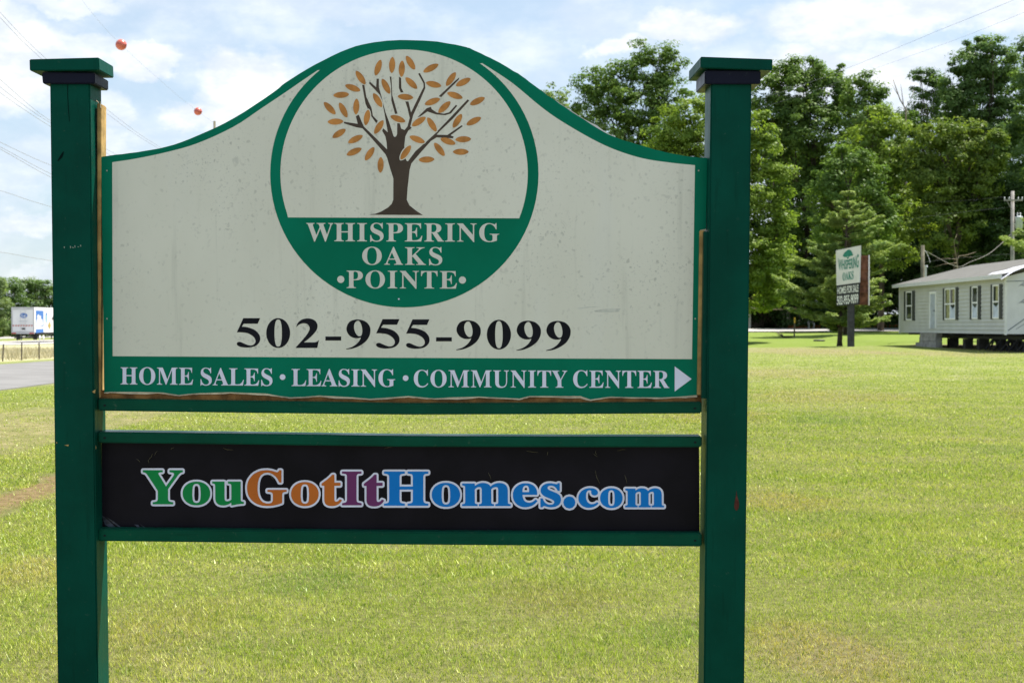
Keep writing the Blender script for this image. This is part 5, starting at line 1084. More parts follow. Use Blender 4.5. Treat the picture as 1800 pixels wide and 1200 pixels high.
TD = BD - 0.00170
words = text_px('WHISPERING', 538.4, 877.5, 392.0, 423.9, 424.9, 1.06)
words += text_px('OAKS', 636.7, 777.4, 434.2, 465.0, 465.8, 1.08)
words += text_px('POINTE', 609.3, 803.2, 475.6, 506.2, 507.2, 1.08)
words += [circle(599, 491, 6.3), circle(812.8, 492.2, 6.3)]
m_wcream = simple('pale_vinyl', (0.68, 0.66, 0.60), 0.5, 0.12, var=0.06, vs=9)
sheet('lettering', words, TD, m_wcream, board, 0, 'pale words WHISPERING OAKS POINTE')
words = text_px('HOME', 212.0, 339.5, 645.4, 675.2, 676.0, 0.92)
words += text_px('SALES', 352.5, 479, 646.6, 676.6, 677.8, 0.95)
words += text_px('LEASING', 512.5, 694.8, 648.2, 678.2, 679.4, 0.95)
words += text_px('COMMUNITY', 727.4, 997, 650.2, 680.0, 681.0, 0.92)
words += text_px('CENTER', 1007.5, 1176.4, 651.0, 681.0, 681.6, 0.92)
words += [circle(496.7, 662.5, 5.0), circle(713, 664.3, 5.0)]
sheet('lettering', words, TD, m_white, board, 0, 'white words HOME SALES LEASING COMMUNITY CENTER')
sheet('arrow', [[(1186, 643.7), (1186, 687.8), (1215.8, 665.8)]], TD, m_white, board)

for X, Y in ((701, 525.5), (188, 300), (1228, 300), (188, 560), (1222, 560)):
    sheet('screw', [circle(X, Y, 1.5, 1.5, 10)], BD - 0.0030, m_scr if X != 701 else m_white, board)
m_scuff = simple('scuffed_vinyl', (0.57, 0.565, 0.50), 0.7, 0.1, var=0.12, vs=60)
for q in ([(1014, 541.5), (1034, 539), (1058, 538.5), (1036, 540.5), (1018, 543)], [(1044, 546), (1066, 542.5), (1091, 542), (1088, 548), (1064, 549), (1046, 548)]):
    sheet('scuff', [q], BD - 0.0007, m_scuff, board)

# telephone number, wide figures with thick and thin strokes
K = 1
DIG = {
    '5': [smooth_poly([(155, 107, K), (322, 107, K), (298, 162, K), (160, 162, K), (140, 190, K), (200, 198), (265, 222), (308, 262), (323, 305), (312, 348), (272, 383), (205, 397), (140, 393), (102, 379), (91, 360), (102, 344), (126, 342), (160, 356), (200, 372), (235, 376), (262, 364), (276, 340), (270, 310), (245, 281), (198, 256), (140, 247), (92, 247, K)])],
    '0': [circle(500, 252, 118, 147, 48), [(500 + 37 * math.copysign(abs(math.cos(a)) ** .75, math.cos(a)), 252 + 134 * math.copysign(abs(math.sin(a)) ** .85, math.sin(a))) for a in [2 * math.pi * i / 48 for i in range(48)]]],
    '2': [smooth_poly([(680, 188, K), (696, 150), (732, 119), (782, 106), (830, 110), (870, 132), (890, 170), (884, 214), (858, 252), (812, 298), (756, 342, K), (858, 342, K), (884, 336), (905, 318, K), (888, 397, K), (676, 397, K), (675, 392, K), (740, 320), (790, 258), (812, 213), (806, 180), (784, 159), (745, 154), (706, 168), (682, 190, K)])],
    '9': [smooth_poly([(1173, 408, K), (1173, 402, K), (1232, 383), (1282, 348), (1310, 312), (1320, 290, K), (1290, 297), (1248, 294), (1205, 270), (1178, 225), (1180, 180), (1205, 137), (1250, 116), (1300, 113), (1360, 130), (1400, 170), (1413, 215), (1404, 270), (1370, 325), (1310, 370), (1242, 398)]),
          smooth_poly([(1250, 190), (1256, 152), (1278, 127), (1304, 130), (1324, 168), (1333, 222), (1326, 264), (1308, 278), (1284, 270), (1262, 238)])],
    '-': [[(968, 282), (1124, 282), (1124, 322), (968, 322)]],
}
DX = {'5': 92, '0': 382, '2': 676, '9': 1173, '-': 968}
num = []
for ch, x in zip('502-955-9099', (416.4, 468, 520, 572, 608.5, 661.3, 714, 766.5, 802, 855.8, 907.8, 960)):
    sc_ = 1 / 5.625
    k = 1.0 if x < 780 else 1.01
    for q in DIG[ch]:
        num.append([(x + (X - DX[ch]) * sc_ * k, 540 + Y * sc_ * (1 if x < 780 else 1.0) + (x - 416) * 0.0072) for X, Y in q])
sheet('phone_number', num, BD - 0.00088, m_ink, board, 0, 'black telephone number 502-955-9099')

# lower black panel with the coloured web address
PD = 0.078
panel = slab('lower_panel', [(179, 772), (1229, 781), (1230, 942), (178.5, 936)], PD, PD + 0.012, m_black, sign)
panel['label'] = 'black panel with a coloured web address'
def web(k):
    return [[tuple(float(v) / 10.0 for v in q.split(',')) for q in s.split(' ')] for s in WEB[k].split('|')]


sheet('lettering_outline', web('halo'), PD - 0.0005, m_white, panel)
for cc, m, lab in (('g', m_lgreen, 'green letters You'), ('o', m_lorange, 'orange letters Got'), ('p', m_lpurple, 'purple letters It'), ('b', m_lblue, 'blue letters Homes.com')):
    sheet('lettering', web(cc), PD - 0.0010, m, panel, 0, lab)
# dried clippings stuck to the panel and shreds of film in its corner
clips = [(262, 806, 268, 797), (262, 813, 263, 806), (300, 790, 306, 786), (272, 800, 277, 792), (858, 830, 863, 842), (1046, 826, 1054, 849), (1098, 834, 1102, 849), (1047, 791, 1050, 799), (963, 793, 962, 800), (925, 792, 946, 795), (1085, 792, 1100, 790), (1050, 802, 1043, 797), (476, 831, 481, 843), (392, 787, 410, 790), (676, 788, 690, 786), (240, 806, 246, 812)]
m_clip = simple('dry_clipping', (0.16, 0.14, 0.08), 0.9)
for xa, ya, xb, yb in clips:
    mb = MB()
    a, b_ = L(xa, ya, PD - 0.004), L(xb, yb, PD - 0.003)
    m_ = (a + b_) / 2 + Vector((random.uniform(-.004, .004), -.003, random.uniform(-.003, .003)))
    mb.tube([a, m_, b_], [0.0003, 0.0008, 0.0003], 4)
    mb.build('grass_clipping', m_clip, panel)
m_film = simple('grey_film', (0.035, 0.043, 0.066), 0.3, 0.5, var=0.7, vs=60)
for q in ([(179, 905), (184, 908), (197, 920), (206, 928), (196, 929), (184, 921)], [(186, 907.5), (200, 916), (214, 926.5), (219, 930), (213, 928.5), (199, 919)], [(246, 920.5), (257, 927), (262, 932), (254, 928)], [(236, 921), (243, 922), (247, 927), (241, 926)]):
    sheet('film_shred', [q], PD - 0.003, m_film, panel)

# ------------------------------------------------------------------ trees
def foliage(name, c0, c1, trans=0.42):
    m, t, b = material(name)
    t.n.remove(b)
    a = t.new('ShaderNodeAttribute', attribute_name='tint').outputs['Fac']
    p = t.pos()
    n = t.noise(p, 0.55, 3.0, 0.6)
    v = t.math('ADD', t.math('MULTIPLY', a, 0.55), t.math('MULTIPLY', t.ramp(n, 0.3, 0.7), 0.45))
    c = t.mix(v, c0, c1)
    d1 = t.new('ShaderNodeBsdfDiffuse')
    d2 = t.new('ShaderNodeBsdfTranslucent')
    gl = t.new('ShaderNodeBsdfGlossy')
    t.put(gl, 'Roughness', 0.4)
    t.put(d1, 'Color', c)
    t.put(d2, 'Color', t.mix(1.0, c, (1.25, 1.3, 0.6), 'MULTIPLY'))
    ms = t.new('ShaderNodeMixShader')
    t.put(ms, 0, trans)
    t.l.new(d1.outputs[0], ms.inputs[1])
    t.l.new(d2.outputs[0], ms.inputs[2])
    m2 = t.new('ShaderNodeMixShader')
    t.put(m2, 0, 0.012)
    t.l.new(ms.outputs[0], m2.inputs[1])
    t.l.new(gl.outputs[0], m2.inputs[2])
    t.l.new(m2.outputs[0], t.n['Material Output'].inputs[0])
    return m


F_MID = foliage('leaves_mid', (0.059, 0.124, 0.031), (0.195, 0.283, 0.065))
F_DARK = foliage('leaves_dark', (0.033, 0.083, 0.024), (0.130, 0.206, 0.047))
F_SHADE = foliage('leaves_shade', (0.020, 0.050, 0.014), (0.075, 0.125, 0.030))  # leaf colour darkened to stand in for deep shade in the wood
F_LIME = foliage('leaves_lime', (0.092, 0.169, 0.029), (0.274, 0.356, 0.063))
F_OLIVE = foliage('leaves_olive', (0.068, 0.124, 0.026), (0.218, 0.277, 0.053))
F_BLUE = foliage('leaves_blue', (0.061, 0.127, 0.042), (0.189, 0.277, 0.088))
F_PINE = foliage('needles', (0.090, 0.180, 0.050), (0.360, 0.430, 0.130), 0.3)
F_PALE = foliage('leaves_pale', (0.092, 0.156, 0.064), (0.238, 0.302, 0.119))
m_bark_t = simple('tree_bark', (0.085, 0.068, 0.052), 0.95, 0.1, var=0.4, vs=3, bump=0.03, bscale=12)
m_dead = simple('dead_wood', (0.30, 0.24, 0.18), 0.9, 0.1, var=0.25, vs=4)


def leaf_cards(cent, nrm, size, aspect=1.0):
    """small pointed leaf sprays: two bent triangles each would be lost at this distance, so one kite per leaf"""
    n = len(cent)
    r = rng.normal(size=(n, 3))
    t1 = np.cross(nrm, r)
    t1 /= np.linalg.norm(t1, axis=1, keepdims=True) + 1e-9
    t2 = np.cross(nrm, t1)
    s = (size * rng.uniform(0.6, 1.35, n))[:, None]
    bend = nrm * s * rng.uniform(-.25, .25, n)[:, None]
    return np.stack([cent - t1 * s, cent - t2 * s * aspect * 0.6 + bend, cent + t1 * s, cent + t2 * s * aspect * 0.6 + bend], 1)


def crown_cards(lobes, clump_r, per, leaf, fill=1.0):
    """lobes: (centre, rx, ry, rz). Leaf clumps over and inside every lobe, each clump a puff of leaves"""
    C_, N_ = [], []
    for c, rx, ry, rz in lobes:
        area = 4 * math.pi * ((rx * ry + rx * rz + ry * rz) / 3)
        k = max(8, int(area / (math.pi * clump_r ** 2) * 1.0 * fill))
        d = rng.normal(size=(k, 3))
        d /= np.linalg.norm(d, axis=1, keepdims=True)
        rad = rng.uniform(0.45, 1.0, k) ** 0.5
        rad *= np.where(rng.random(k) < 0.18, rng.uniform(1.0, 1.22, k), 1.0)
        cc = np.array(c) + d * rad[:, None] * np.array([rx, ry, rz])
        cr = clump_r * rng.uniform(0.55, 1.4, k)
        m = (per * 2.7 * rng.uniform(0.6, 1.4, k)).astype(int)
        idx = np.repeat(np.arange(k), m)
        n = len(idx)
        e = rng.normal(size=(n, 3))
        e /= np.linalg.norm(e, axis=1, keepdims=True)
        rr = rng.uniform(0.2, 1.0, n) ** 0.6
        pos = cc[idx] + e * (rr * cr[idx])[:, None] * np.array([1.15, 1.15, 0.62])
        nn = e * 0.7 + d[idx] * 0.5 + np.array([0, 0, 0.8]) + rng.normal(size=(n, 3)) * 0.45
        nn /= np.linalg.norm(nn, axis=1, keepdims=True)
        C_.append(pos)
        N_.append(nn)
    P, N = np.concatenate(C_), np.concatenate(N_)
    return leaf_cards(P, N, leaf)


def bent(a, b_, wob, n=4):
    a, b_ = Vector(a), Vector(b_)
    pts = [a]
    ln = (b_ - a).length
    for i in range(1, n):
        s = i / n
        pts.append(a.lerp(b_, s) + Vector((random.uniform(-wob, wob), random.uniform(-wob, wob), random.uniform(-.3, .6) * wob)) * ln)
    pts.append(b_)
    return pts


def tree(name, label, cat, D, base_px, lobes_px, mat, clump=0.75, per=34, leaf=0.17, group=None, fill=1.0, trunk_r=0.22, depth=0.85, minz=None):
    bx = (base_px - 900) / FPX * D
    base = Vector((bx, D, gz1(bx, D) - 0.05))
    root = thing(name, base, label, cat, group)
    lobes = []
    for q in lobes_px:
        px, py, rx, rz = q[:4]
        y = D + (q[4] if len(q) > 4 else random.uniform(-0.35, 0.35) * rx / FPX * D * 1.4)
        c = at(px, py, y)
        lobes.append((tuple(c), rx / FPX * D, rx / FPX * D * depth, rz / FPX * D))
    cards = crown_cards(lobes, clump, per, leaf * 0.80, fill)
    if minz is not None:
        cards = cards[cards[:, :, 2].min(1) > base.z + minz]
    tint = rng.random(len(cards))
    cards = cards - np.array(base)
    o = link('crown', raw_mesh('crown', cards, 4, tint), mat, root)
    mb = MB()
    zs = [c[2] for c, *_ in lobes]
    top = max(lobes, key=lambda q: q[0][2])[0]
    mean = Vector((sum(q[0][0] for q in lobes) / len(lobes), sum(q[0][1] for q in lobes) / len(lobes), 0))
    zlow = base.z + (min(zs) - base.z) * 0.6 + 0.3
    fork = Vector(((base.x * 2 + mean.x) / 3, (base.y * 2 + mean.y) / 3, max(base.z + 1.2, zlow)))
    spine = [base, base.lerp(fork, 0.5) + Vector((random.uniform(-.1, .1), random.uniform(-.1, .1), 0)), fork, fork.lerp(Vector(top), 0.5) + Vector((random.uniform(-.4, .4), random.uniform(-.4, .4), 0)), Vector(top)]
    mb.tube(spine, [trunk_r * 1.25, trunk_r, trunk_r * 0.85, trunk_r * 0.45, trunk_r * 0.1], 8)
    for c, rx, ry, rz in lobes:
        s = random.uniform(0.0, 0.45)
        st = fork.lerp(Vector(top), s) if c[2] > fork.z + 1 else fork.lerp(base, random.uniform(0, .25))
        pts = bent(st, c, 0.08)
        r0 = trunk_r * 0.42
        mb.tube(pts, [r0 * (1 - .8 * i / (len(pts) - 1)) for i in range(len(pts))], 6)
        for _ in range(3):
            e = Vector(c) + Vector((random.uniform(-1, 1) * rx, random.uniform(-1, 1) * ry, random.uniform(-.3, 1) * rz)) * 0.8
            mb.tube(bent(pts[2], e, 0.1, 3), [r0 * .35, r0 * .25, r0 * .15, r0 * .06], 5)
    mb.build('trunk', m_bark_t, root, True)
    return root


WOOD = 'trees of the wood behind the lawn'
tree('pale_tree', 'small pale green tree showing just over the sloping right shoulder of the sign', 'tree', 138, 985,
     [(972, 172, 26, 26), (962, 196, 24, 30), (992, 200, 34, 34), (1000, 250, 60, 50), (975, 320, 60, 80), (980, 430, 70, 90)], F_PALE, 0.8, 26, 0.20, WOOD)
tree('tall_tree', 'tall loose airy tree rising between the sign board and the right post', 'tree', 126, 1120,
     [(1125, 95, 20, 22), (1160, 92, 24, 20), (1180, 110, 26, 22), (1140, 125, 40, 30), (1088, 128, 30, 22), (1040, 148, 34, 26), (1075, 165, 45, 38), (1170, 165, 50, 40), (1120, 185, 60, 40), (1035, 195, 34, 38),
      (1080, 245, 70, 50), (1150, 255, 70, 60), (1035, 270, 45, 50), (1120, 350, 100, 70), (1060, 380, 70, 70), (1110, 460, 100, 80)], F_MID, 0.68, 34, 0.16, WOOD, 1.05)
tree('maple_tree', 'bright lime green maple standing directly behind the right post', 'tree', 92, 1266,
     [(1262, 200, 45, 40), (1210, 205, 40, 34), (1185, 240, 50, 42), (1330, 225, 30, 32), (1150, 275, 28, 34), (1260, 270, 85, 60), (1345, 270, 34, 40), (1185, 300, 60, 50), (1360, 320, 32, 45), (1265, 350, 95, 65),
      (1380, 365, 26, 40), (1335, 380, 48, 50), (1180, 390, 80, 70), (1370, 430, 26, 45), (1265, 450, 100, 65), (1345, 470, 40, 50), (1365, 505, 28, 36), (1190, 490, 70, 50), (1330, 520, 44, 30)], F_LIME, 0.55, 42, 0.125, WOOD, 1.0, 0.24)
tree('broad_tree', 'broad mid green tree just right of the right post cap', 'tree', 129, 1420,
     [(1375, 128, 32, 22), (1410, 120, 34, 20), (1450, 128, 34, 24), (1345, 165, 34, 34), (1400, 160, 48, 36), (1455, 170, 45, 38), (1488, 160, 20, 26), (1370, 215, 50, 45), (1430, 225, 60, 45), (1490, 215, 40, 40),
      (1395, 290, 60, 50), (1460, 300, 55, 50), (1430, 370, 70, 60), (1420, 450, 70, 60), (1360, 250, 40, 40), (1405, 205, 40, 40)], F_MID, 0.7, 36, 0.165, WOOD, 1.25)
tree('slender_tree', 'slender tree with a pointed top left of the gap in the wood', 'tree', 123, 1525,
     [(1520, 142, 20, 18), (1535, 160, 22, 22), (1508, 168, 24, 24), (1545, 190, 22, 26), (1520, 205, 38, 36), (1540, 255, 42, 42), (1510, 290, 50, 50), (1540, 340, 50, 50), (1530, 430, 60, 70)], F_MID, 0.66, 34, 0.16, WOOD, 1.2)
tree('thin_tree', 'thin dark topped tree standing alone right of the gap in the wood', 'tree', 136, 1632,
     [(1618, 134, 14, 12), (1636, 138, 16, 12), (1625, 155, 20, 16), (1648, 155, 14, 14), (1632, 180, 28, 22), (1655, 190, 22, 28), (1605, 215, 28, 28), (1640, 230, 45, 36), (1620, 300, 55, 60), (1630, 400, 60, 80)], F_DARK, 0.6, 30, 0.15, WOOD, 0.8)
tree('leaning_tree', 'tallest feathery tree near the right edge of the wood', 'tree', 121, 1735,
     [(1718, 88, 24, 22), (1745, 82, 26, 20), (1700, 112, 30, 28), (1760, 112, 34, 28), (1730, 130, 45, 34), (1685, 150, 34, 34), (1770, 155, 40, 40), (1715, 180, 60, 40), (1680, 200, 34, 40), (1765, 215, 55, 45), (1720, 250, 70, 50),
      (1780, 290, 55, 60), (1730, 330, 70, 60), (1740, 420, 80, 70)], F_BLUE, 0.62, 38, 0.15, WOOD, 1.2)
tree('edge_tree', 'tree running out of the picture at the far right above the utility pole', 'tree', 113, 1850,
     [(1800, 88, 16, 26), (1825, 80, 30, 36), (1812, 135, 28, 45), (1860, 130, 50, 60), (1815, 210, 40, 50), (1870, 220, 60, 70), (1830, 300, 60, 60), (1850, 400, 70, 70)], F_BLUE, 0.62, 36, 0.15, WOOD)
tree('round_tree', 'round golden topped tree in front of the tallest tree', 'tree', 109, 1680,
     [(1650, 232, 38, 22), (1685, 226, 32, 20), (1720, 240, 34, 26), (1622, 262, 30, 26), (1745, 268, 24, 34), (1665, 270, 50, 36), (1710, 290, 45, 36), (1615, 300, 30, 30), (1650, 325, 55, 36), (1735, 320, 30, 30), (1690, 350, 55, 36), (1660, 400, 60, 50)], F_OLIVE, 0.6, 40, 0.15, WOOD)
tree('middle_tree', 'yellow green tree standing under the gap in the wood', 'tree', 113, 1548,
     [(1545, 212, 34, 24), (1580, 235, 26, 28), (1525, 245, 36, 32), (1565, 270, 42, 36), (1520, 300, 40, 38), (1575, 310, 34, 40), (1545, 350, 50, 44), (1590, 380, 36, 40), (1550, 430, 60, 50)], F_LIME, 0.62, 36, 0.145, WOOD)
tree('low_tree', 'low yellow green tree behind the tip of the pine', 'tree', 103, 1488,
     [(1480, 276, 26, 22), (1508, 284, 26, 24), (1460, 305, 28, 26), (1495, 315, 44, 32), (1535, 315, 24, 28), (1455, 345, 34, 30), (1510, 350, 45, 34), (1550, 350, 22, 30), (1480, 400, 50, 45), (1530, 400, 44, 45)], F_MID, 0.55, 40, 0.135, WOOD)
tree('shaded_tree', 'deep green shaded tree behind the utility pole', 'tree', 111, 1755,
     [(1760, 345, 50, 36), (1715, 370, 44, 36), (1800, 360, 50, 40), (1750, 400, 60, 44), (1690, 420, 44, 40), (1800, 430, 50, 40), (1735, 455, 60, 40)], F_SHADE, 0.62, 34, 0.15, WOOD)
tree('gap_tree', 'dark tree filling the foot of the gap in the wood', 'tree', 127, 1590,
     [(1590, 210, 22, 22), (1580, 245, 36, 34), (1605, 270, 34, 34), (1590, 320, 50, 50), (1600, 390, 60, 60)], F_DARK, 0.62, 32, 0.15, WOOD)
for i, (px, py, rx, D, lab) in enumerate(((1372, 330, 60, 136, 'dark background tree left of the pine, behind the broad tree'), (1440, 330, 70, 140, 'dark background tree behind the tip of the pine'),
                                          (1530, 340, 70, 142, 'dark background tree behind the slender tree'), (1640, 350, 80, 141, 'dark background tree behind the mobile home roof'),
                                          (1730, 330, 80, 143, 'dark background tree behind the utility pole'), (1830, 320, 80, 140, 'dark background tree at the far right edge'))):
    tree('background_tree', lab, 'tree', D, px, [(px - rx * .4, py - 40, rx * .7, 50), (px + rx * .4, py - 30, rx * .7, 50), (px, py + 40, rx, 60), (px - rx * .4, py + 120, rx, 60), (px + rx * .4, py + 130, rx, 60), (px, py + 190, rx * 1.1, 50)], F_SHADE, 0.95, 26, 0.22, WOOD)
BUSH = 'bushes along the foot of the wood'
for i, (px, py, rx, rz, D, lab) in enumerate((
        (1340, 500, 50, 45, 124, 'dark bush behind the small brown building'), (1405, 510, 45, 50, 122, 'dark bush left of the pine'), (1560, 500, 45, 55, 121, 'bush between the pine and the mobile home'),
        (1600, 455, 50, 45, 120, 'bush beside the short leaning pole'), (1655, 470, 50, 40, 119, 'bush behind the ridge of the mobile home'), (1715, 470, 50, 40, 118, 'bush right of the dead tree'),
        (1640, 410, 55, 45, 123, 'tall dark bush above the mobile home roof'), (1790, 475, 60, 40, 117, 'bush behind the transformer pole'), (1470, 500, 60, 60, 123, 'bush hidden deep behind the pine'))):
    tree('bush', lab, 'bush', D, px, [(px - rx * .4, py, rx * .7, rz * .8), (px + rx * .4, py - 5, rx * .7, rz * .8), (px, py + rz * .8, rx, rz)], F_SHADE, 0.6, 30, 0.15, BUSH, 1.0, 0.08)

# ---- pine with tiers of upturned boughs
def pine(label, D, base_px, axis_px, top_py, base_py, tiers, lean=0.0, mat=F_PINE):
    bx = (base_px - 900) / FPX * D
    base = Vector((bx, D, gz1(bx, D) - 0.05))
    root = thing('pine_tree', base, label, 'tree')
    tip = at(axis_px, top_py, D)
    mb = MB()
    mid = base.lerp(tip, 0.45)
    mb.tube([base, base + Vector((0, 0, 0.5)), mid, tip], [0.21, 0.15, 0.10, 0.015], 8)
    P, N = [], []
    for py, half_l, half_r, nb in tiers:
        z = at(axis_px, py, D).z
        s = max(0, min(1, (z - base.z) / (tip.z - base.z)))
        ctr = base.lerp(tip, s)
        ctr.z = z
        for k in range(max(4, int(nb * 0.9))):
            az = 2 * math.pi * (k + random.random()) / max(4, int(nb * 0.9))
            cx = math.cos(az)
            hl = (half_r if cx > 0 else half_l) / FPX * D
            ln = hl * random.choice((0.5, 0.75, 0.95, 1.0, 1.12)) * random.uniform(0.9, 1.05)
            dirv_ = Vector((math.cos(az), math.sin(az), 0))
            c0 = ctr + Vector((0, 0, random.uniform(-.28, .28)))
            end = c0 + dirv_ * ln + Vector((0, 0, ln * random.uniform(0.0, 0.38)))
            sag = c0.lerp(end, 0.5) - Vector((0, 0, ln * random.uniform(0.03, 0.14)))
            mb.tube([c0, sag, end], [0.035, 0.022, 0.006], 5)
            sd = Vector((-dirv_.y, dirv_.x, 0))
            ns = max(6, int(ln * 6))
            for j in range(ns):
                u = (j + 0.7) / ns
                if u < 0.18:
                    continue
                q = c0.lerp(sag, u * 2) if u < .5 else sag.lerp(end, u * 2 - 1)
                for s in (-1, 1):
                    tl_ = ln * random.uniform(0.14, 0.30) * (1.15 - u * .75) + .12
                    te = q + sd * s * tl_ * random.uniform(.4, 1) + dirv_ * tl_ * .75 + Vector((0, 0, tl_ * random.uniform(-.1, .45)))
                    m = 40
                    w = rng.uniform(0.1, 1.0, m)[:, None]
                    e = rng.normal(size=(m, 3))
                    e /= np.linalg.norm(e, axis=1, keepdims=True)
                    pos = np.array(q) * (1 - w) + np.array(te) * w + e * 0.10 * np.array([1, 1, .75])
                    P.append(pos)
                    nn = e * .8 + np.array([0, 0, .9])
                    N.append(nn / np.linalg.norm(nn, axis=1, keepdims=True))
    P, N = np.concatenate(P), np.concatenate(N)
    cards = leaf_cards(P, N, 0.10, 0.42) - np.array(base)
    link('crown', raw_mesh('crown', cards, 4, rng.random(len(cards))), mat, root)
    mb.build('trunk', m_bark_t, root, True)
    return root


pine('bushy pine with upturned boughs behind the roadside sign on its post', 83.0, 1476, 1492, 332, 606,
     [(345, 14, 14, 5), (362, 26, 26, 6), (382, 36, 40, 7), (402, 46, 58, 8), (422, 52, 66, 8), (442, 62, 78, 9), (462, 84, 98, 10), (482, 92, 86, 10), (502, 98, 78, 11), (522, 100, 76, 11), (542, 92, 84, 11), (560, 84, 88, 10), (574, 60, 60, 8)])
pine('young pine at the right edge behind the transformer pole', 88, 1850, 1850, 385, 480, [(400, 30, 20, 6), (415, 55, 32, 8), (430, 82, 50, 10), (445, 92, 60, 11), (465, 70, 64, 9), (490, 60, 60, 8)])

# ---- bare trees
def bare(label, D, base_px, segs, base_py=None, r=0.06):
    bx = (base_px - 900) / FPX * D
    base = Vector((bx, D, gz1(bx, D) - 0.05))
    root = thing('dead_tree', base, label, 'tree')
    mb = MB()
    for k, (pts, w) in enumerate(segs):
        q = [at(x, y, D + random.uniform(-.3, .3)) for x, y in pts]
        if k == 0:
            q = [base] + q
        mb.tube(q, [w * (1 - .7 * i / (len(q) - 1)) for i in range(len(q))], 6)
    mb.build('trunk', m_dead, root, True)
    return root


bare('bare grey dead treetop in the gap of the wood', 124, 1592,
     [([(1592, 400), (1592, 250), (1592, 192), (1582, 175), (1575, 155), (1570, 140)], 0.09), ([(1588, 184), (1585, 160), (1583, 148)], 0.04), ([(1592, 190), (1603, 172), (1606, 158)], 0.035), ([(1578, 166), (1573, 158), (1569, 150)], 0.03), ([(1592, 196), (1586, 190), (1578, 188)], 0.03)], r=.1)
bare('bare brown dead tree with broken boughs above the mobile home roof', 90, 1683,
     [([(1683, 520), (1683, 470), (1682, 458), (1686, 450), (1700, 448), (1716, 443)], 0.045), ([(1682, 456), (1679, 442), (1677, 425), (1682, 412)], 0.02), ([(1682, 456), (1665, 454), (1645, 456)], 0.018), ([(1690, 449), (1702, 452), (1712, 452)], 0.016), ([(1682, 462), (1660, 464), (1640, 470)], 0.018)])
bare('bare twigs standing beside the thin dark topped tree', 134, 1664, [([(1664, 300), (1662, 200), (1660, 150), (1662, 120)], 0.05), ([(1661, 160), (1655, 140), (1654, 128)], 0.025), ([(1661, 150), (1668, 132)], 0.02)])
bare('bare twigs rising left of the tall airy tree', 127, 1078, [([(1078, 300), (1078, 180), (1077, 130), (1073, 102)], 0.06), ([(1077, 135), (1070, 118), (1066, 106)], 0.03), ([(1077, 140), (1085, 120), (1088, 108)], 0.03)])

# ---- distant tree line on the left
LINE = 'trees of the far tree line beyond the highway'
for i, (px, top, rx, D, lab) in enumerate(((-75, 470, 40, 225, 'tree of the far line running out at the left edge'), (-14, 482, 30, 232, 'nearest tree of the far line, at the left edge behind the trailer'), (18, 484, 24, 262, 'first pale tree top over the trailer roof'),
                                           (45, 486, 24, 268, 'second tree top over the trailer roof'), (70, 488, 24, 266, 'third tree top over the trailer roof, beside the left post'), (98, 492, 26, 270, 'tree of the far line cut off by the left post'),
                                           (130, 490, 30, 268, 'tree of the far line behind the left post'))):
    lob = [(px - rx * .3, top + 12, rx * .5, 12), (px + rx * .35, top + 16, rx * .5, 13), (px, top + 30, rx * .8, 18), (px - rx * .4, top + 52, rx * .8, 22), (px + rx * .4, top + 55, rx * .8, 22), (px, top + 80, rx * .9, 22)]
    tree('far_tree', lab, 'tree', D, px, lob, F_PALE if i % 2 else F_BLUE, 0.95, 30, 0.24, LINE, 1.0, 0.2)  # paler leaf colours put distance haze into these crowns
for i, px in enumerate((-20, 5, 30, 55, 80, 105)):
    tree('bush', ['bush at the left edge below the far trees', 'pale bush left of the trailer', 'bush hidden behind the trailer doors', 'bush behind the trailer wheels', 'bush seen past the trailer side', 'bush behind the left post'][i], 'bush', 244, px,
         [(px - 8, 572, 14, 12), (px + 8, 570, 14, 13), (px, 582, 16, 10)], F_MID if i % 2 else F_PALE, 0.8, 24, 0.2, 'bushes below the far tree line', 1.0, 0.1)

# the same line of trees going on out of sight, one far mass
lob = []
for px in list(range(-900, -110, 38)) + list(range(170, 1000, 38)):
    D = 300 + 25 * math.sin(px * 0.31)
    top = 512 + 8 * math.sin(px * 0.113) if px > 0 else 478 + 12 * math.sin(px * 0.07)
    for k, (dy, r) in enumerate(((12, 18), (30, 24), (52, 26))):
        c = at(px + random.uniform(-9, 9), top + dy, D + random.uniform(-3, 3))
        lob.append((tuple(c), r / FPX * D, r / FPX * D, 17 / FPX * D))
cards = crown_cards(lob, 1.1, 20, 0.26, 0.8)
tag(link('far_wood', raw_mesh('far_wood', cards, 4, rng.random(len(cards))), F_BLUE), 'far wood on the horizon beyond the highway', 'wood', None, 'stuff')

# ------------------------------------------------------------------ mobile home
WA = Vector((*at(1582, 584, 80.0).xy, 0))          # far lower corner of the long wall
WB = Vector((*at(1769, 587, 64.0).xy, 0))          # near corner
WU = (WB - WA).normalized()                         # along the wall, towards the camera
WN = Vector((-WU.y, WU.x, 0))
if WN.x > 0:
    WN = -WN                                        # outward, to the left
WL = (WB - WA).length
ZF = at(1582, 584, 80.0).z                          # underside of the wall
ZT = at(1582, 503, 80.0).z                          # soffit
house = thing('mobile_home', (WA.x, WA.y, gz1(WA.x, WA.y)), 'pale beige mobile home on blocks with dark shuttered windows at the right', 'mobile home')

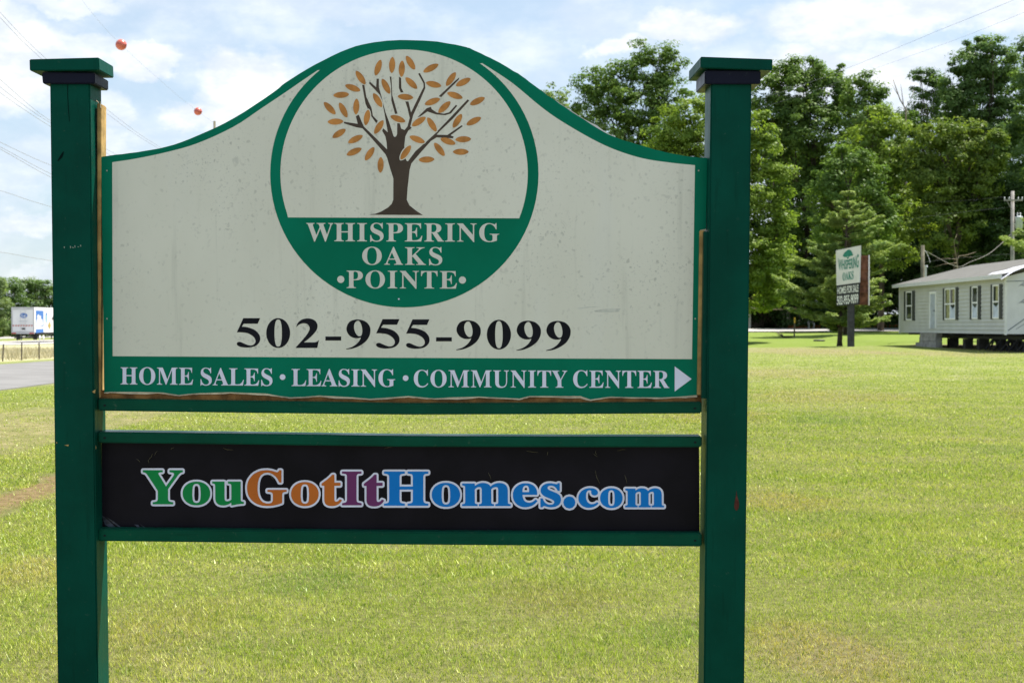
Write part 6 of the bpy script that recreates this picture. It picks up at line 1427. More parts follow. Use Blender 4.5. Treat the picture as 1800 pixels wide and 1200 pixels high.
m_siding = simple('vinyl_siding', (0.50, 0.51, 0.495), 0.55, 0.3, var=0.05, vs=1.5)
m_hwhite = simple('house_trim', (0.64, 0.65, 0.67), 0.5, 0.3, var=0.05)
m_frame = simple('white_frame', (0.80, 0.81, 0.83), 0.4, 0.3, var=0.04)
m_shut = simple('shutter_paint', (0.045, 0.05, 0.055), 0.55, 0.3, var=0.2)
m_roof, t, b = material('roof_shingles')
p = t.pos()
n = t.noise(p, 2.0, 5.0, 0.7)
wv2 = t.new('ShaderNodeTexBrick')
t.put(wv2, 'Vector', t.scale(p, (1, 1, 1)))
t.put(wv2, 'Scale', 2.5)
t.put(b, 'Base Color', t.mix(t.ramp(n, 0.3, 0.7), (0.083, 0.081, 0.073), (0.122, 0.12, 0.11)))
t.put(b, 'Roughness', 0.95)
t.put(b, 'Normal', t.bump(t.noise(p, 14.0, 4.0), 0.02, 0.5))
m_glass, t, b = material('window_glass')
t.put(b, 'Base Color', (0.025, 0.03, 0.03))
t.put(b, 'Roughness', 0.08)
t.put(b, 'Specular IOR Level', 0.6)
m_sheet = simple('paper_blind', (0.48, 0.54, 0.66), 0.6, 0.3, var=0.2, vs=3)
m_curt = simple('beige_curtain', (0.30, 0.30, 0.16), 0.8, 0.2, var=0.3, vs=5)
m_block = simple('concrete_block', (0.30, 0.29, 0.27), 0.95, 0.1, var=0.25, vs=3)
m_shadeblock = simple('shaded_block', (0.07, 0.068, 0.062), 0.95, 0.1, var=0.3, vs=3)  # block colour darkened for the shade under the house
m_steel = simple('dark_steel', (0.02, 0.02, 0.022), 0.6, 0.4)
m_plastic = simple('white_wrap', (0.58, 0.58, 0.64), 0.35, 0.5, var=0.05, vs=2, bump=0.03, bscale=1.5)


def W(u, out, z):
    """metres along the wall from the far corner, out from it, height"""
    return WA + WU * u + WN * out + Vector((0, 0, z))


def wpx(px, py, out=0.0):
    q = hit(px, py, WA + WN * out, WN)
    return (q - WA).dot(WU), q.z


def wbox(mb, u0, u1, o0, o1, z0, z1):
    mb.hexa([W(u0, o1, z0), W(u1, o1, z0), W(u1, o0, z0), W(u0, o0, z0), W(u0, o1, z1), W(u1, o1, z1), W(u1, o0, z1), W(u0, o0, z1)])


# lapped siding, one wall
mb = MB()
nl = 14
vs, fs = [], []
for i in range(nl):
    z0 = ZF + (ZT - ZF) * i / nl
    z1 = ZF + (ZT - ZF) * (i + 1) / nl
    k = len(vs)
    vs += [W(0, 0, z0), W(WL, 0, z0), W(WL, 0.038, z0), W(0, 0.038, z0), W(0, 0.002, z1), W(WL, 0.002, z1)]
    fs += [(k, k + 1, k + 2, k + 3), (k + 3, k + 2, k + 5, k + 4)]
mb.add(vs, fs)
wbox(mb, 0, WL, -0.12, -0.002, ZF, ZT)
# far end wall and the near end of the half unit
mb.hexa([W(0, -.12, ZF), W(.12, -.12, ZF), W(.12, -8.2, ZF), W(0, -8.2, ZF), W(0, -.12, ZT), W(.12, -.12, ZT), W(.12, -8.2, ZT), W(0, -8.2, ZT)])
mb.build('wall', m_siding, house)
for a in ((WL - 0.10, WL + 0.03), (-0.03, 0.08)):
    mb = MB()
    wbox(mb, *a, -0.02, 0.06, ZF - 0.04, ZT - 0.01)
    mb.build('corner_trim', m_hwhite, house)
# open end closed with printed white wrap
mb = MB()
rz = 1.12
mb.add([W(WL + .02, -.02, ZF), W(WL + .02, -8.2, ZF), W(WL + .02, -8.2, ZT), W(WL + .02, -4.1, ZT + rz - .1), W(WL + .02, -.02, ZT)], [(0, 1, 2, 3, 4)])
mb.build('end_wrap', m_plastic, house)
mb = MB()


def E_(px, py):
    return hit(px, py, W(WL + .032, 0, 0), WU)


m_prt = simple('print_grey', (0.06, 0.09, 0.12), 0.5)
for (xa, ya, xb, yb, w) in ((1772, 580, 1812, 552, 1.6), (1786, 578, 1812, 562, 0.8), (1768, 494, 1812, 493, 1.0)):
    mb = MB()
    mb.add([E_(xa, ya), E_(xb, yb), E_(xb, yb + w), E_(xa, ya + w)], [(0, 1, 2, 3)])
    mb.build('wrap_print', m_prt, house)
for yb in (502, 532):
    for k in range(3):
        mb = MB()
        mb.add([E_(1787 + k * 3, yb + 3 - k * 2), E_(1806, yb - 10 + k * 5), E_(1806, yb - 8.4 + k * 5)], [(0, 1, 2)])
        mb.build('wrap_print', m_prt, house)
# roof: a low gable with fascia
mb = MB()
OV = 0.32
prof = [(OV, ZT + 0.02), (-4.1, ZT + rz), (-8.2 - OV, ZT + 0.02)]
u0, u1 = -0.35, WL + 0.25
for (oa, za), (ob, zb) in ((prof[0], prof[1]), (prof[1], prof[2])):
    mb.hexa([W(u0, oa, za), W(u1, oa, za), W(u1, ob, zb), W(u0, ob, zb), W(u0, oa, za + .06), W(u1, oa, za + .06), W(u1, ob, zb + .06), W(u0, ob, zb + .06)])
roof = mb.build('roof', m_roof, house)
mb = MB()
wbox(mb, u0 - .02, u1 + .02, OV + .003, OV + .035, ZT - 0.10, ZT + 0.085)
wbox(mb, u0, u1, 0.03, OV + .001, ZT - 0.03, ZT - 0.004)
mb.build('fascia', m_hwhite, house)
mb = MB()
mb.add([W(0, -.02, ZT), W(0, -8.18, ZT), W(0, -4.1, ZT + rz - .02)], [(0, 1, 2)])
mb.build('gable', m_siding, house)
# vent pipe and roof flashing
q = hit(1627, 484, W(0, -3.4, 0), WN)
mb = MB()
u_, z_ = (q - WA).dot(WU), q.z
mb.tube([W(u_, -3.4, z_ - .4), W(u_, -3.4, z_ + .5)], 0.06, 10)
mb.tube([W(u_, -3.4, z_ + .5), W(u_ + .0, -3.4, z_ + .62)], [0.13, 0.11], 10)
mb.build('vent_pipe', m_hwhite, roof)
# loose sheet of white wrap over the near eave
mb = MB()
gw = []
for i in range(9):
    uu = WL - 2.2 + 2.6 * i / 8
    for j in range(5):
        oo = OV + .05 - j * 0.5
        zz = ZT + .11 + (OV - oo) * (rz / (4.1 + OV)) + .03 * math.sin(i * 1.9 + j * 2.3)
        if j == 0:
            zz -= 0.10 + .16 * max(0, (i - 5) / 3)
        gw.append(W(uu + .1 * math.sin(j * 2.0), oo, zz))
mb.add(gw, [(i * 5 + j, i * 5 + j + 1, i * 5 + j + 6, i * 5 + j + 5) for i in range(8) for j in range(4)])
mb.build('roof_wrap', m_plastic, roof, True)
# windows
HX = lambda v: 1560 + v / 6.667
HY = lambda v: 430 + v / 6.667


def window(fx0, fx1, y0a, y1a, ncol, shut, fill):
    ua, z1 = wpx(HX(fx0), HY(y0a))
    ub, z0 = wpx(HX(fx1), HY(y1a))
    z1 = min(z1, ZT - .12)
    mb = MB()
    fw = 0.07
    o0, o1 = 0.003, 0.07
    wbox(mb, ua, ub, o0, o1, z0, z0 + fw)
    wbox(mb, ua, ub, o0, o1, z1 - fw, z1)
    wbox(mb, ua, ua + fw, o0, o1, z0 + fw, z1 - fw)
    wbox(mb, ub - fw, ub, o0, o1, z0 + fw, z1 - fw)
    zm = (z0 + z1) / 2
    cw = (ub - ua) / ncol
    for k in range(1, ncol):
        wbox(mb, ua + cw * k - fw * .55, ua + cw * k + fw * .55, o0, o1 - .004, z0 + fw, z1 - fw)
    for k in range(ncol):
        a = ua + cw * k + (fw if k == 0 else fw * .55)
        b_ = ua + cw * (k + 1) - (fw if k == ncol - 1 else fw * .55)
        wbox(mb, a, b_, o0, o1 - .008, zm - .035, zm + .035)
    w_ = mb.build('window', m_frame, house)
    gl_ = MB()
    sh_, cu_ = MB(), MB()
    for k in range(ncol):
        a = ua + cw * k + (fw if k == 0 else fw * .55)
        b_ = ua + cw * (k + 1) - (fw if k == ncol - 1 else fw * .55)
        gl_.add([W(a, 0.043, z0 + fw), W(b_, 0.043, z0 + fw), W(b_, 0.043, z1 - fw), W(a, 0.043, z1 - fw)], [(0, 1, 2, 3)])
        if 's' in fill and k == ncol - 1:
            zz = z0 + fw + (zm - z0) * .78
            sh_.add([W(a, 0.047, z0 + fw), W(b_, 0.047, z0 + fw), W(b_, 0.047, zz), W((a + b_) / 2, 0.047, zz - .15), W(a, 0.047, zz)], [(0, 1, 2, 3, 4)])
        if 'c' in fill:
            a2 = a + (b_ - a) * (.45 if k == ncol - 1 else .25)
            cu_.add([W(a2, 0.047, zm + .05), W(b_, 0.047, zm + .05), W(b_, 0.047, z1 - fw), W(a2, 0.047, z1 - fw)], [(0, 1, 2, 3)])
            if k == 0 and ncol > 1:
                cu_.add([W(a2, 0.047, z0 + fw), W(b_, 0.047, z0 + fw), W(b_, 0.047, zm - .05), W(a2, 0.047, zm - .05)], [(0, 1, 2, 3)])
    gl_.build('pane', m_glass, w_)
    if sh_.v:
        sh_.build('paper_blind', m_sheet, w_)
    for k in range(len(cu_.f)):
        one = MB()
        one.add([cu_.v[i] for i in cu_.f[k]], [(0, 1, 2, 3)])
        one.build('curtain', m_curt, w_)
    for a, b_ in shut:
        sa, _ = wpx(HX(a), HY(700))
        sb, _ = wpx(HX(b_), HY(700))
        m2 = MB()
        wbox(m2, sa, sb, 0.003, 0.062, z0 - .02, z1 + .02)
        n_ = 18
        for i in range(n_):
            za = z0 + .06 + (z1 - z0 - .12) * i / n_
            m2.add([W(sa + .05, 0.064, za), W(sb - .05, 0.064, za), W(sb - .05, 0.078, za + .03), W(sa + .05, 0.078, za + .03)], [(0, 1, 2, 3)])
        m2.build('shutter', m_shut, house)


window(228, 298, 550, 885, 1, ((204, 228), (299, 328)), '')
window(684, 808, 515, 878, 2, ((660, 683), (809, 838)), 'sc')
window(1003, 1071, 492, 870, 1, ((978, 1001), (1072, 1102)), 's')
window(1247, 1320, 472, 866, 1, ((1221, 1245), (1322, 1355)), 'sc')
# door
ua, z1 = wpx(HX(506), HY(552))
ub, z0 = wpx(HX(580), HY(980))
mb = MB()
wbox(mb, ua, ua + .12, .003, .07, z0, z1)
wbox(mb, ub - .12, ub, .003, .07, z0, z1)
wbox(mb, ua + .12, ub - .12, .003, .07, z1 - .12, z1)
fr = mb.build('door_frame', m_frame, house)
mb = MB()
wbox(mb, ua + .12, ub - .12, .003, .046, z0, z1 - .12)
for k in range(3):
    za = z0 + .15 + k * (z1 - z0 - .3) / 3
    for s in (0, 1):
        pa_ = ua + .25 + s * (ub - ua - .4) / 2
        wbox(mb, pa_, pa_ + (ub - ua) * .26, .0465, .056, za, za + (z1 - z0) * .24)
door = mb.build('door', simple('door_paint', (0.40, 0.44, 0.52), 0.5), house)
mb = MB()
c_ = W(ub - .22, .06, (z0 + z1) / 2 - .05)
mb.tube([c_ - WN * .03, c_ + WN * .03], [.03, .045], 8)
mb.build('handle', m_steel, door)
# chassis, block piers and jack stands
mb = MB()
for oo in (-1.2, -2.9, -5.2, -7.6):
    wbox(mb, 0.3, WL - .3, oo - .06, oo + .06, ZF - .28, ZF - .005)
for k in range(7):
    uu = 1.0 + k * (WL - 2) / 6
    wbox(mb, uu - .05, uu + .05, -8.0, -.2, ZF - .12, ZF - .006)
mb.build('chassis', m_steel, house)
for px in (1631,):
    ua, _ = wpx(1617, 600)
    ub, _ = wpx(1645.5, 600)
    mb = MB()
    zg = gz1(*W((ua + ub) / 2, -.5, 0).xy)
    nb = 4
    for k in range(nb):
        wbox(mb, ua + (.02 if k % 2 else 0), ub, -0.32, 0.03 - (.02 if k % 2 else 0), zg - .1 + k * (ZF - .01 - zg + .1) / nb, zg - .1 + (k + 1) * (ZF - .01 - zg + .1) / nb - .008)
    wbox(mb, ua - .9, ua - .01, -.32, -.05, zg - .1, zg + .22)
    mb.build('block_pier', m_block, house)
for k, uu in enumerate((0.5, 5.2, 7.6, 9.6, 11.3, 12.4, 13.4, 14.4, 15.4)):
    for oo in (-1.2, -2.9):
        q = W(uu, oo, 0)
        zg = gz1(q.x, q.y) - .03
        mb = MB()
        if k < 4:
            wbox(mb, uu - .2, uu + .2, oo - .2, oo + .2, zg, ZF - .285)
            mb.build('block_pier', m_shadeblock, house)
        else:
            b_ = .36
            top = ZF - .285
            for sx, sy in ((-1, -1), (1, -1), (1, 1), (-1, 1)):
                mb.tube([W(uu + sx * b_, oo + sy * b_, zg), W(uu + sx * .05, oo + sy * .05, top)], [.05, .05], 5)
            wbox(mb, uu - .12, uu + .12, oo - .12, oo + .12, top - .06, top - .002)
            mb.build('jack_stand', m_steel, house)

# ------------------------------------------------------------------ roadside sign on one post
D2 = 76.0
g2 = gz1((1497 - 900) / FPX * D2, D2)
s2 = thing('roadside_sign', ((1497 - 900) / FPX * D2, D2, g2), 'small white and black homes for sale sign on a single post before the pine', 'sign')
m_s2w = simple('sign_white', (0.66, 0.64, 0.64), 0.6, 0.3, var=0.06, vs=2)
m_s2g = simple('sign_green', (0.015, 0.20, 0.15), 0.6, 0.3)
m_s2k = simple('sign_black', (0.012, 0.013, 0.016), 0.5, 0.3)
m_s2l = simple('sign_letter', (0.75, 0.75, 0.74), 0.6, 0.3)
m_wood2 = simple('stained_timber', (0.17, 0.075, 0.045), 0.85, 0.2, var=0.4, vs=4)
m_post2 = simple('dark_post', (0.055, 0.055, 0.065), 0.7, 0.3, var=0.3, vs=4)
PA, PB = at(1469.5, 500, 77.1), at(1512, 500, 75.0)
su = Vector((PB.x - PA.x, PB.y - PA.y, 0))
SWID = su.length
su.normalize()
sn = Vector((su.y, -su.x, 0))
if sn.y > 0:
    sn = -sn


def S2(px, py, out):
    return hit(px, py, PA + sn * out, sn)


def s2quad(name, pts, out, mat, parent, th=0.03):
    f = [S2(x, y, out) for x, y in pts]
    bk = [q - sn * th for q in f]
    mb = MB()
    mb.hexa([f[3], f[2], bk[2], bk[3], f[0], f[1], bk[1], bk[0]])
    return mb.build(name, mat, parent)


def s2fill(name, polys, out, mat, parent, off=0.0):
    v2, f2 = fill2d(polys, off)
    return mesh_obj(name, [S2(X, Y, out) for X, Y in v2], f2, mat, parent)


SXp = lambda v: 1440 + v / 6.0
SYp = lambda v: 420 + v / 6.0
p1 = s2quad('panel', [(SXp(175), SYp(122)), (SXp(435), SYp(68)), (SXp(424), SYp(458)), (SXp(183), SYp(490))], 0.0, m_s2w, s2, .05)
p2 = s2quad('lower_panel', [(SXp(183), SYp(490.5)), (SXp(424), SYp(458.5)), (SXp(418), SYp(690)), (SXp(181), SYp(706))], 0.0, m_s2k, s2, .05)


def s2text(s, tl, tr, br, bl, sans=True, track=0.0):
    """writing stretched over a four cornered pixel area"""
    nat, G_ = 0.0, []
    for ch in s:
        if ch == ' ':
            nat += 330
            continue
        adv, ps = glyph_polys(ch)
        G_.append((nat, ps))
        nat += adv + track
    x_min = min(q[0] + o for o, ps in G_ for r in ps for q in r)
    x_max = max(q[0] + o for o, ps in G_ for r in ps for q in r)
    h_ = 690.0 if not s[0].isdigit() else 724.0
    out = []
    for o, ps in G_:
        for r in ps:
            poly = []
            for gx_, gy_ in r:
                u = (gx_ + o - x_min) / (x_max - x_min)
                v = gy_ / h_
                bx_, by_ = bl[0] + (br[0] - bl[0]) * u, bl[1] + (br[1] - bl[1]) * u
                tx_, ty_ = tl[0] + (tr[0] - tl[0]) * u, tl[1] + (tr[1] - tl[1]) * u
                poly.append((bx_ + (tx_ - bx_) * v, by_ + (ty_ - by_) * v))
            out.append(poly)
    return out


def s2font(name, s, tl, tr, br, bl, out, mat, parent, off=0.02, bow=0.0):
    """plain block lettering stretched over a four cornered pixel area"""
    cu = bpy.data.curves.new('font', 'FONT')
    cu.body = s
    cu.offset = off
    ob = bpy.data.objects.new('font', cu)
    col.objects.link(ob)
    me = bpy.data.meshes.new_from_object(ob.evaluated_get(bpy.context.evaluated_depsgraph_get()))
    bpy.data.objects.remove(ob)
    co = [v.co.copy() for v in me.vertices]
    fs = [tuple(f.vertices) for f in me.polygons]
    bpy.data.meshes.remove(me)
    x0, x1 = min(q.x for q in co), max(q.x for q in co)
    y0, y1 = min(q.y for q in co), max(q.y for q in co)
    vs = []
    for q in co:
        u, v = (q.x - x0) / (x1 - x0), (q.y - y0) / (y1 - y0)
        v *= 1 - bow * (1 - abs(2 * u - 1) ** 1.5)
        b0 = Vector(bl).lerp(Vector(br), u)
        t0 = Vector(tl).lerp(Vector(tr), u)
        w = b0.lerp(t0, v)
        vs.append(S2(w.x, w.y, out))
    return mesh_obj(name, vs, fs, mat, parent)


def sp(x, y):
    return (SXp(x), SYp(y))


s2font('lettering', 'WHISPERING', sp(198, 208), sp(417, 154), sp(415, 302), sp(202, 332), 0.006, m_s2g, p1, 0.022, 0.26)
s2fill('lettering', s2text('OAKS', sp(246, 360), sp(361, 338), sp(361, 420), sp(248, 440)), 0.006, m_s2g, p1, .16)
oak = [smooth_poly([sp(250, 178), sp(262, 150), sp(285, 128), sp(312, 112), sp(335, 122), sp(350, 150), sp(356, 172), sp(330, 182), sp(300, 190), sp(270, 192)]), [sp(294, 186), sp(306, 184), sp(310, 208), sp(294, 210)]]
s2fill('oak_emblem', oak, 0.006, m_s2g, p1)
s2font('lettering', 'HOMES FOR SALE', sp(192, 510), sp(414, 478), sp(414, 556), sp(190, 582), 0.006, m_s2l, p2)
s2font('lettering', '502-955-9099', sp(188, 604), sp(412, 576), sp(410, 676), sp(188, 698), 0.006, m_s2l, p2)
# second board behind, its braced back towards us
PC = at(1484, 500, 78.4)
PD_ = at(1526.5, 500, 78.0)
bu = Vector((PD_.x - PC.x, PD_.y - PC.y, 0)).normalized()
bn = Vector((bu.y, -bu.x, 0))
if bn.y > 0:
    bn = -bn
bw = (PD_ - PC).length
zt, zb = at(1518, 449, 78).z, at(1518, 536, 78).z
mb = MB()
mb.obox((PC + PD_) / 2 * 1.0 + Vector((0, 0, (zt + zb) / 2 - (PC.z + PD_.z) / 2)), bu, bn, (0, 0, 1), bw / 2, .02, (zt - zb) / 2)
bk = mb.build('back_panel', m_wood2, s2)
mb = MB()
cc_ = Vector(((PC.x + PD_.x) / 2, (PC.y + PD_.y) / 2, 0))
for k in range(5):
    z = zb + .06 + (zt - zb - .12) * k / 4
    mb.obox(cc_ + bn * .06 + Vector((0, 0, z)), bu, bn, (0, 0, 1), bw / 2 - .02, .038, .045)
for k in (-1, -.3, .3):
    mb.obox(cc_ + bn * .12 + bu * bw / 2 * k * .93 + Vector((0, 0, (zt + zb) / 2)), bu, bn, (0, 0, 1), .04, .018, (zt - zb) / 2)
mb.build('brace', m_wood2, bk)
mb = MB()
mb.obox(PD_ + Vector((0, 0, (zt + zb) / 2 - PD_.z)) + bn * .03 + bu * .03, bu, bn, (0, 0, 1), .03, .08, (zt - zb) / 2 + .02)
mb.build('edge_trim', m_s2w, bk)
mb = MB()
pc_ = Vector(((1497 - 900) / FPX * D2 + .02, D2 + .25, 0))
mb.obox(pc_ + Vector((0, 0, (g2 - .2 + at(1497, 480, D2).z) / 2)), (1, 0, 0), (0, 1, 0), (0, 0, 1), .17, .12, (at(1497, 480, D2).z - g2 + .2) / 2)
mb.build('post', m_post2, s2, False, .02)
mb = MB()
mb.obox(pc_ + Vector((0.02, .9, at(1497, 490, D2).z)), (1, 0, 0), (0, 1, 0), (0, 0, 1), .06, 1.0, .06)
mb.build('cross_arm', m_post2, s2)

# ------------------------------------------------------------------ utility poles
m_pole = simple('pole_timber', (0.155, 0.145, 0.105), 0.9, 0.1, var=0.25, vs=3)
m_pgrey = simple('pole_grey', (0.30, 0.28, 0.26), 0.9, 0.1, var=0.2, vs=3)
m_porc = simple('porcelain', (0.62, 0.62, 0.62), 0.3, 0.5)
m_can = simple('transformer_paint', (0.48, 0.51, 0.54), 0.45, 0.4)
m_wdark = simple('dark_wire', (0.05, 0.055, 0.06), 0.6, 0.2)
m_wire = simple('wire', (0.26, 0.27, 0.29), 0.5, 0.3)
DP = 96.0


def pole(px, top_py, D, r, label, mat=m_pole):
    x = (px - 900) / FPX * D
    b_ = Vector((x, D, gz1(x, D)))
    o = thing('utility_pole', b_, label, 'pole')
    top = at(px, top_py, D)
    mb = MB()
    mb.tube([b_ - Vector((0, 0, .3)), Vector((x, D, top.z))], [r * 1.15, r * .85], 12)
    mb.build('pole', mat, o, True)
    return o, top


up_, top = pole(1779, 336, DP, 0.13, 'tall grey utility pole with a transformer behind the mobile home', m_pgrey)
mb = MB()
ca = at(1781, 352, DP - .15)
mb.obox(ca, (1, 0, 0), (0, 1, 0), (0, 0, 1), .62, .05, .05)
mb.tube([at(1770, 353, DP - .2), at(1778, 368, DP - .14)], .022, 5)
mb.build('cross_arm', m_pgrey, up_)
for px in (1766, 1774, 1790, 1797):
    c = at(px, 351, DP - .15)
    mb = MB()
    mb.lathe(c, (0, 0, 1), [(0, .03), (.05, .05), (.09, .035), (.13, .05), (.18, .03)], 8)
    mb.build('insulator', m_porc, up_, True)
c = at(1791, 402, DP - .1)
mb = MB()
mb.lathe(c, (0, 0, 1), [(0, .20), (.03, .25), (.72, .25), (.78, .27), (.82, .22), (.86, .06)], 16)
can = mb.build('transformer', m_can, up_, True)
mb = MB()
for dx in (-.1, .1):
    mb.lathe(c + Vector((dx, 0, .84)), (0, 0, 1), [(0, .04), (.08, .06), (.12, .035), (.2, .05), (.24, .02)], 8)
mb.tube([c + Vector((-.25, 0, .3)), c + Vector((-.42, 0, .3))], .03, 6)
mb.build('bushing', m_porc, can, True)
sp_, _ = pole(1621.5, 431, 86, 0.125, 'short weathered pole with a dangling wire behind the mobile home roof')
mb = MB()
mb.tube([at(1625, 440, 85.8), at(1630, 446, 85.8), at(1634, 457, 85.8), at(1635, 462, 85.8)], .015, 5)
mb.build('service_wire', m_porc, sp_)
pole(378, 213, 112, 0.11, 'distant pole tip poking up over the left shoulder of the sign')

# ------------------------------------------------------------------ wires
def wire(pts, r, label, group=None, mat=m_wire):
    q = [at(*a) for a in pts]
    out = []
    for i in range(len(q) - 1):
        p0 = q[i - 1] if i else q[i] * 2 - q[i + 1]
        p3 = q[i + 2] if i + 2 < len(q) else q[i + 1] * 2 - q[i]
        for j in range(5):
            s = j / 5
            out.append(0.5 * (2 * q[i] + (q[i + 1] - p0) * s + (2 * p0 - 5 * q[i] + 4 * q[i + 1] - p3) * s * s + (3 * q[i] - p0 - 3 * q[i + 1] + p3) * s ** 3))
    out.append(q[-1])
    mb = MB()
    mb.tube(out, r, 5)
    o = mb.build('power_wire', mat, None, True)
    return tag(o, label, 'wire', group)


GW = 'overhead wires crossing the sky at the left'


def dd(px):
    return 55 + (px + 60) * 0.18


def lw(pts, label, r=0.013):
    wire([(x, y, dd(x)) for x, y in pts], r, label, GW)


lw([(-160, -160), (0, 22), (77, 100), (181, 187), (280, 258), (420, 330), (640, 410)], 'upper wire of the pair passing behind the left post cap')
lw([(-160, -150), (0, 31), (70, 101), (178, 192), (275, 259), (420, 336), (640, 416)], 'lower wire of the pair passing behind the left post cap')
lw([(-160, 0), (0, 140), (88, 212), (181, 259), (300, 312), (640, 430)], 'top wire of the three meeting the left post below its cap')
lw([(-160, 16), (0, 153), (88, 216), (181, 266), (300, 320), (640, 436)], 'middle wire of the three meeting the left post below its cap')
lw([(-160, 34), (0, 163), (88, 222), (181, 276), (300, 328), (640, 442)], 'bottom wire of the three meeting the left post below its cap')
lw([(-160, 172), (0, 250), (88, 290), (181, 322), (300, 362), (640, 450)], 'top wire of the three meeting the left post level with the sign shoulder')
lw([(-160, 178), (0, 258), (88, 305), (181, 345), (300, 380), (640, 456)], 'middle wire of the three meeting the left post level with the sign shoulder')
lw([(-160, 184), (0, 262), (88, 311), (181, 352), (300, 388), (640, 460)], 'bottom wire of the three meeting the left post level with the sign shoulder')
lw([(-160, 302), (0, 335), (95, 365), (300, 420), (640, 480)], 'single wire meeting the left post halfway down')
lw([(-160, 428), (0, 443), (95, 459), (300, 490), (640, 520)], 'lowest single wire above the far tree line')
lw([(60, -110), (165, 27), (213, 79), (280, 140), (348, 196), (470, 280), (640, 380)], 'faint wire carrying the two red marker balls', 0.007)
m_ball, t, b = material('ball_red')
p = t.obj()
n = t.noise(p, 9.0, 4.0)
t.put(b, 'Base Color', t.mix(t.ramp(n, .3, .7), (0.50, 0.095, 0.07), (0.62, 0.16, 0.12)))
t.put(b, 'Roughness', 0.35)
for (px, py, rp, lab) in ((213, 79, 9.6, 'larger faded red marker ball, nearer on the wire beside the left post'), (348, 196, 7.0, 'smaller faded red marker ball, lower on the wire above the sign')):
    c = at(px, py, dd(px))
    r = rp / FPX * dd(px)
    root = thing('marker_ball', c, lab, 'marker ball', 'red marker balls on the overhead wire')
    mb = MB()
    mb.lathe(c - Vector((0, 0, r)), (0, 0, 1), [(r * (1 - math.cos(math.pi * i / 24)), max(.001, r * math.sin(math.pi * i / 24))) for i in range(25)], 32)
    mb.build('shell', m_ball, root, True)
    mb = MB()
    mb.lathe(c - Vector((0, 0, .02)), (0, 0, 1), [(0, r * 1.0), (0.005, r * 1.035), (.035, r * 1.035), (.04, r * 1.0)], 32)
    mb.build('seam', simple('ball_seam', (0.38, 0.06, 0.05), .5), root, True)

GR = 'overhead wires crossing the sky above the wood'
wire([(1880, -46, 60), (1780, 1, 66), (1640, 58, 76), (1510, 112, 88), (1380, 160, 100), (1200, 215, 118)], .008, 'upper wire crossing the sky over the wood at top right', GR)
wire([(1900, -22, 60), (1800, 22, 66), (1680, 70, 76), (1540, 120, 90), (1400, 170, 104), (1200, 232, 120)], .006, 'lower fainter wire crossing the sky over the wood at top right', GR)
wire([(1766, 346, DP), (1700, 352, 97), (1610, 357, 99), (1480, 362, 102), (1300, 366, 106)], .007, 'thin wire running left from the top of the transformer pole', None, m_wdark)
wire([(1778, 410, DP), (1758, 430, 93), (1735, 448, 91), (1706, 460, 89), (1680, 468, 88), (1625, 440, 86)], .016, 'thick sagging cable from the transformer pole to the short pole', None, m_pgrey)
wire([(1776, 364, DP), (1700, 372, 93), (1600, 384, 90)], .006, 'thin wire below the crossarm running left through the trees', None, m_wdark)
wire([(1622, 449, 86), (1580, 455, 90), (1530, 462, 95), (1440, 470, 104)], .007, 'thin wire running left from the short pole behind the pine', None, m_wdark)
wire([(1622, 461, 86), (1700, 452, 90), (1800, 445, 92), (1900, 440, 95)], .007, 'thin wire running right from the short pole', None, m_wdark)

# ------------------------------------------------------------------ trailer on the highway
TY0, TL = 163.0, 16.0
TX0, TX1 = -57.35, -54.72
tz = gz1(-56, TY0) + 0.055
trl = thing('semi_trailer', (-56, TY0, tz), 'white box trailer driving away on the highway at the left edge', 'trailer')
m_tw = simple('trailer_white', (0.72, 0.72, 0.74), 0.45, 0.4, var=0.06, vs=.7)
m_tg = simple('trailer_grey', (0.50, 0.50, 0.52), 0.6, 0.3, var=0.15, vs=1)
m_tb = simple('trailer_blue', (0.03, 0.14, 0.45), 0.45, 0.4, var=0.08)
m_tyre = simple('tyre', (0.015, 0.015, 0.016), 0.85, 0.2)
m_red = simple('reflector_red', (0.45, 0.05, 0.04), 0.5, 0.4)
m_gold = simple('gold_print', (0.38, 0.27, 0.06), 0.5, 0.3)
zt0, zt1 = tz + 1.15, tz + 4.05
mb = MB()
mb.box(TX0, TX1, TY0, TY0 + TL, zt0, zt1)
for k in range(1, 40):
    y = TY0 + TL * k / 40
    mb.box(TX1 + .001, TX1 + .012, y - .015, y + .015, zt0 + .12, zt1 - .1)
tb = mb.build('body', m_tw, trl, False)
mb = MB()
for a, b_, c, d in ((TX0, TX0 + .12, zt0, zt1), (TX1 - .12, TX1, zt0, zt1), (TX0 + .12, TX1 - .12, zt1 - .28, zt1), (TX0 + .12, TX1 - .12, zt0, zt0 + .14)):
    mb.box(a, b_, TY0 - .06, TY0 - .002, c, d)
mb.build('rear_frame', m_tg, tb)
xm = (TX0 + TX1) / 2
for a, b_ in ((TX0 + .14, xm - .015), (xm + .015, TX1 - .14)):
    mb = MB()
    mb.box(a, b_, TY0 - .045, TY0 - .003, zt0 + .15, zt1 - .29)
    for hz in (.5, 1.2, 1.9):
        hx = a + .02 if a < xm - .5 else b_ - .12
        mb.box(hx, hx + .1, TY0 - .065, TY0 - .046, zt0 + hz, zt0 + hz + .1)
    dr = mb.build('rear_door', m_tw, trl)
    mb = MB()
    xr = b_ - .25 if a < xm - .5 else a + .25
    mb.tube([(xr, TY0 - .075, zt0 + .2), (xr, TY0 - .075, zt1 - .35)], .018, 6)
    mb.build('lock_rod', m_tg, dr)


def rear(px, py):
    return (TX0 + (px - 205) / (605 - 205) * (TX1 - TX0), zt1 - (py - 205) / (695 - 205) * (zt1 - zt0))


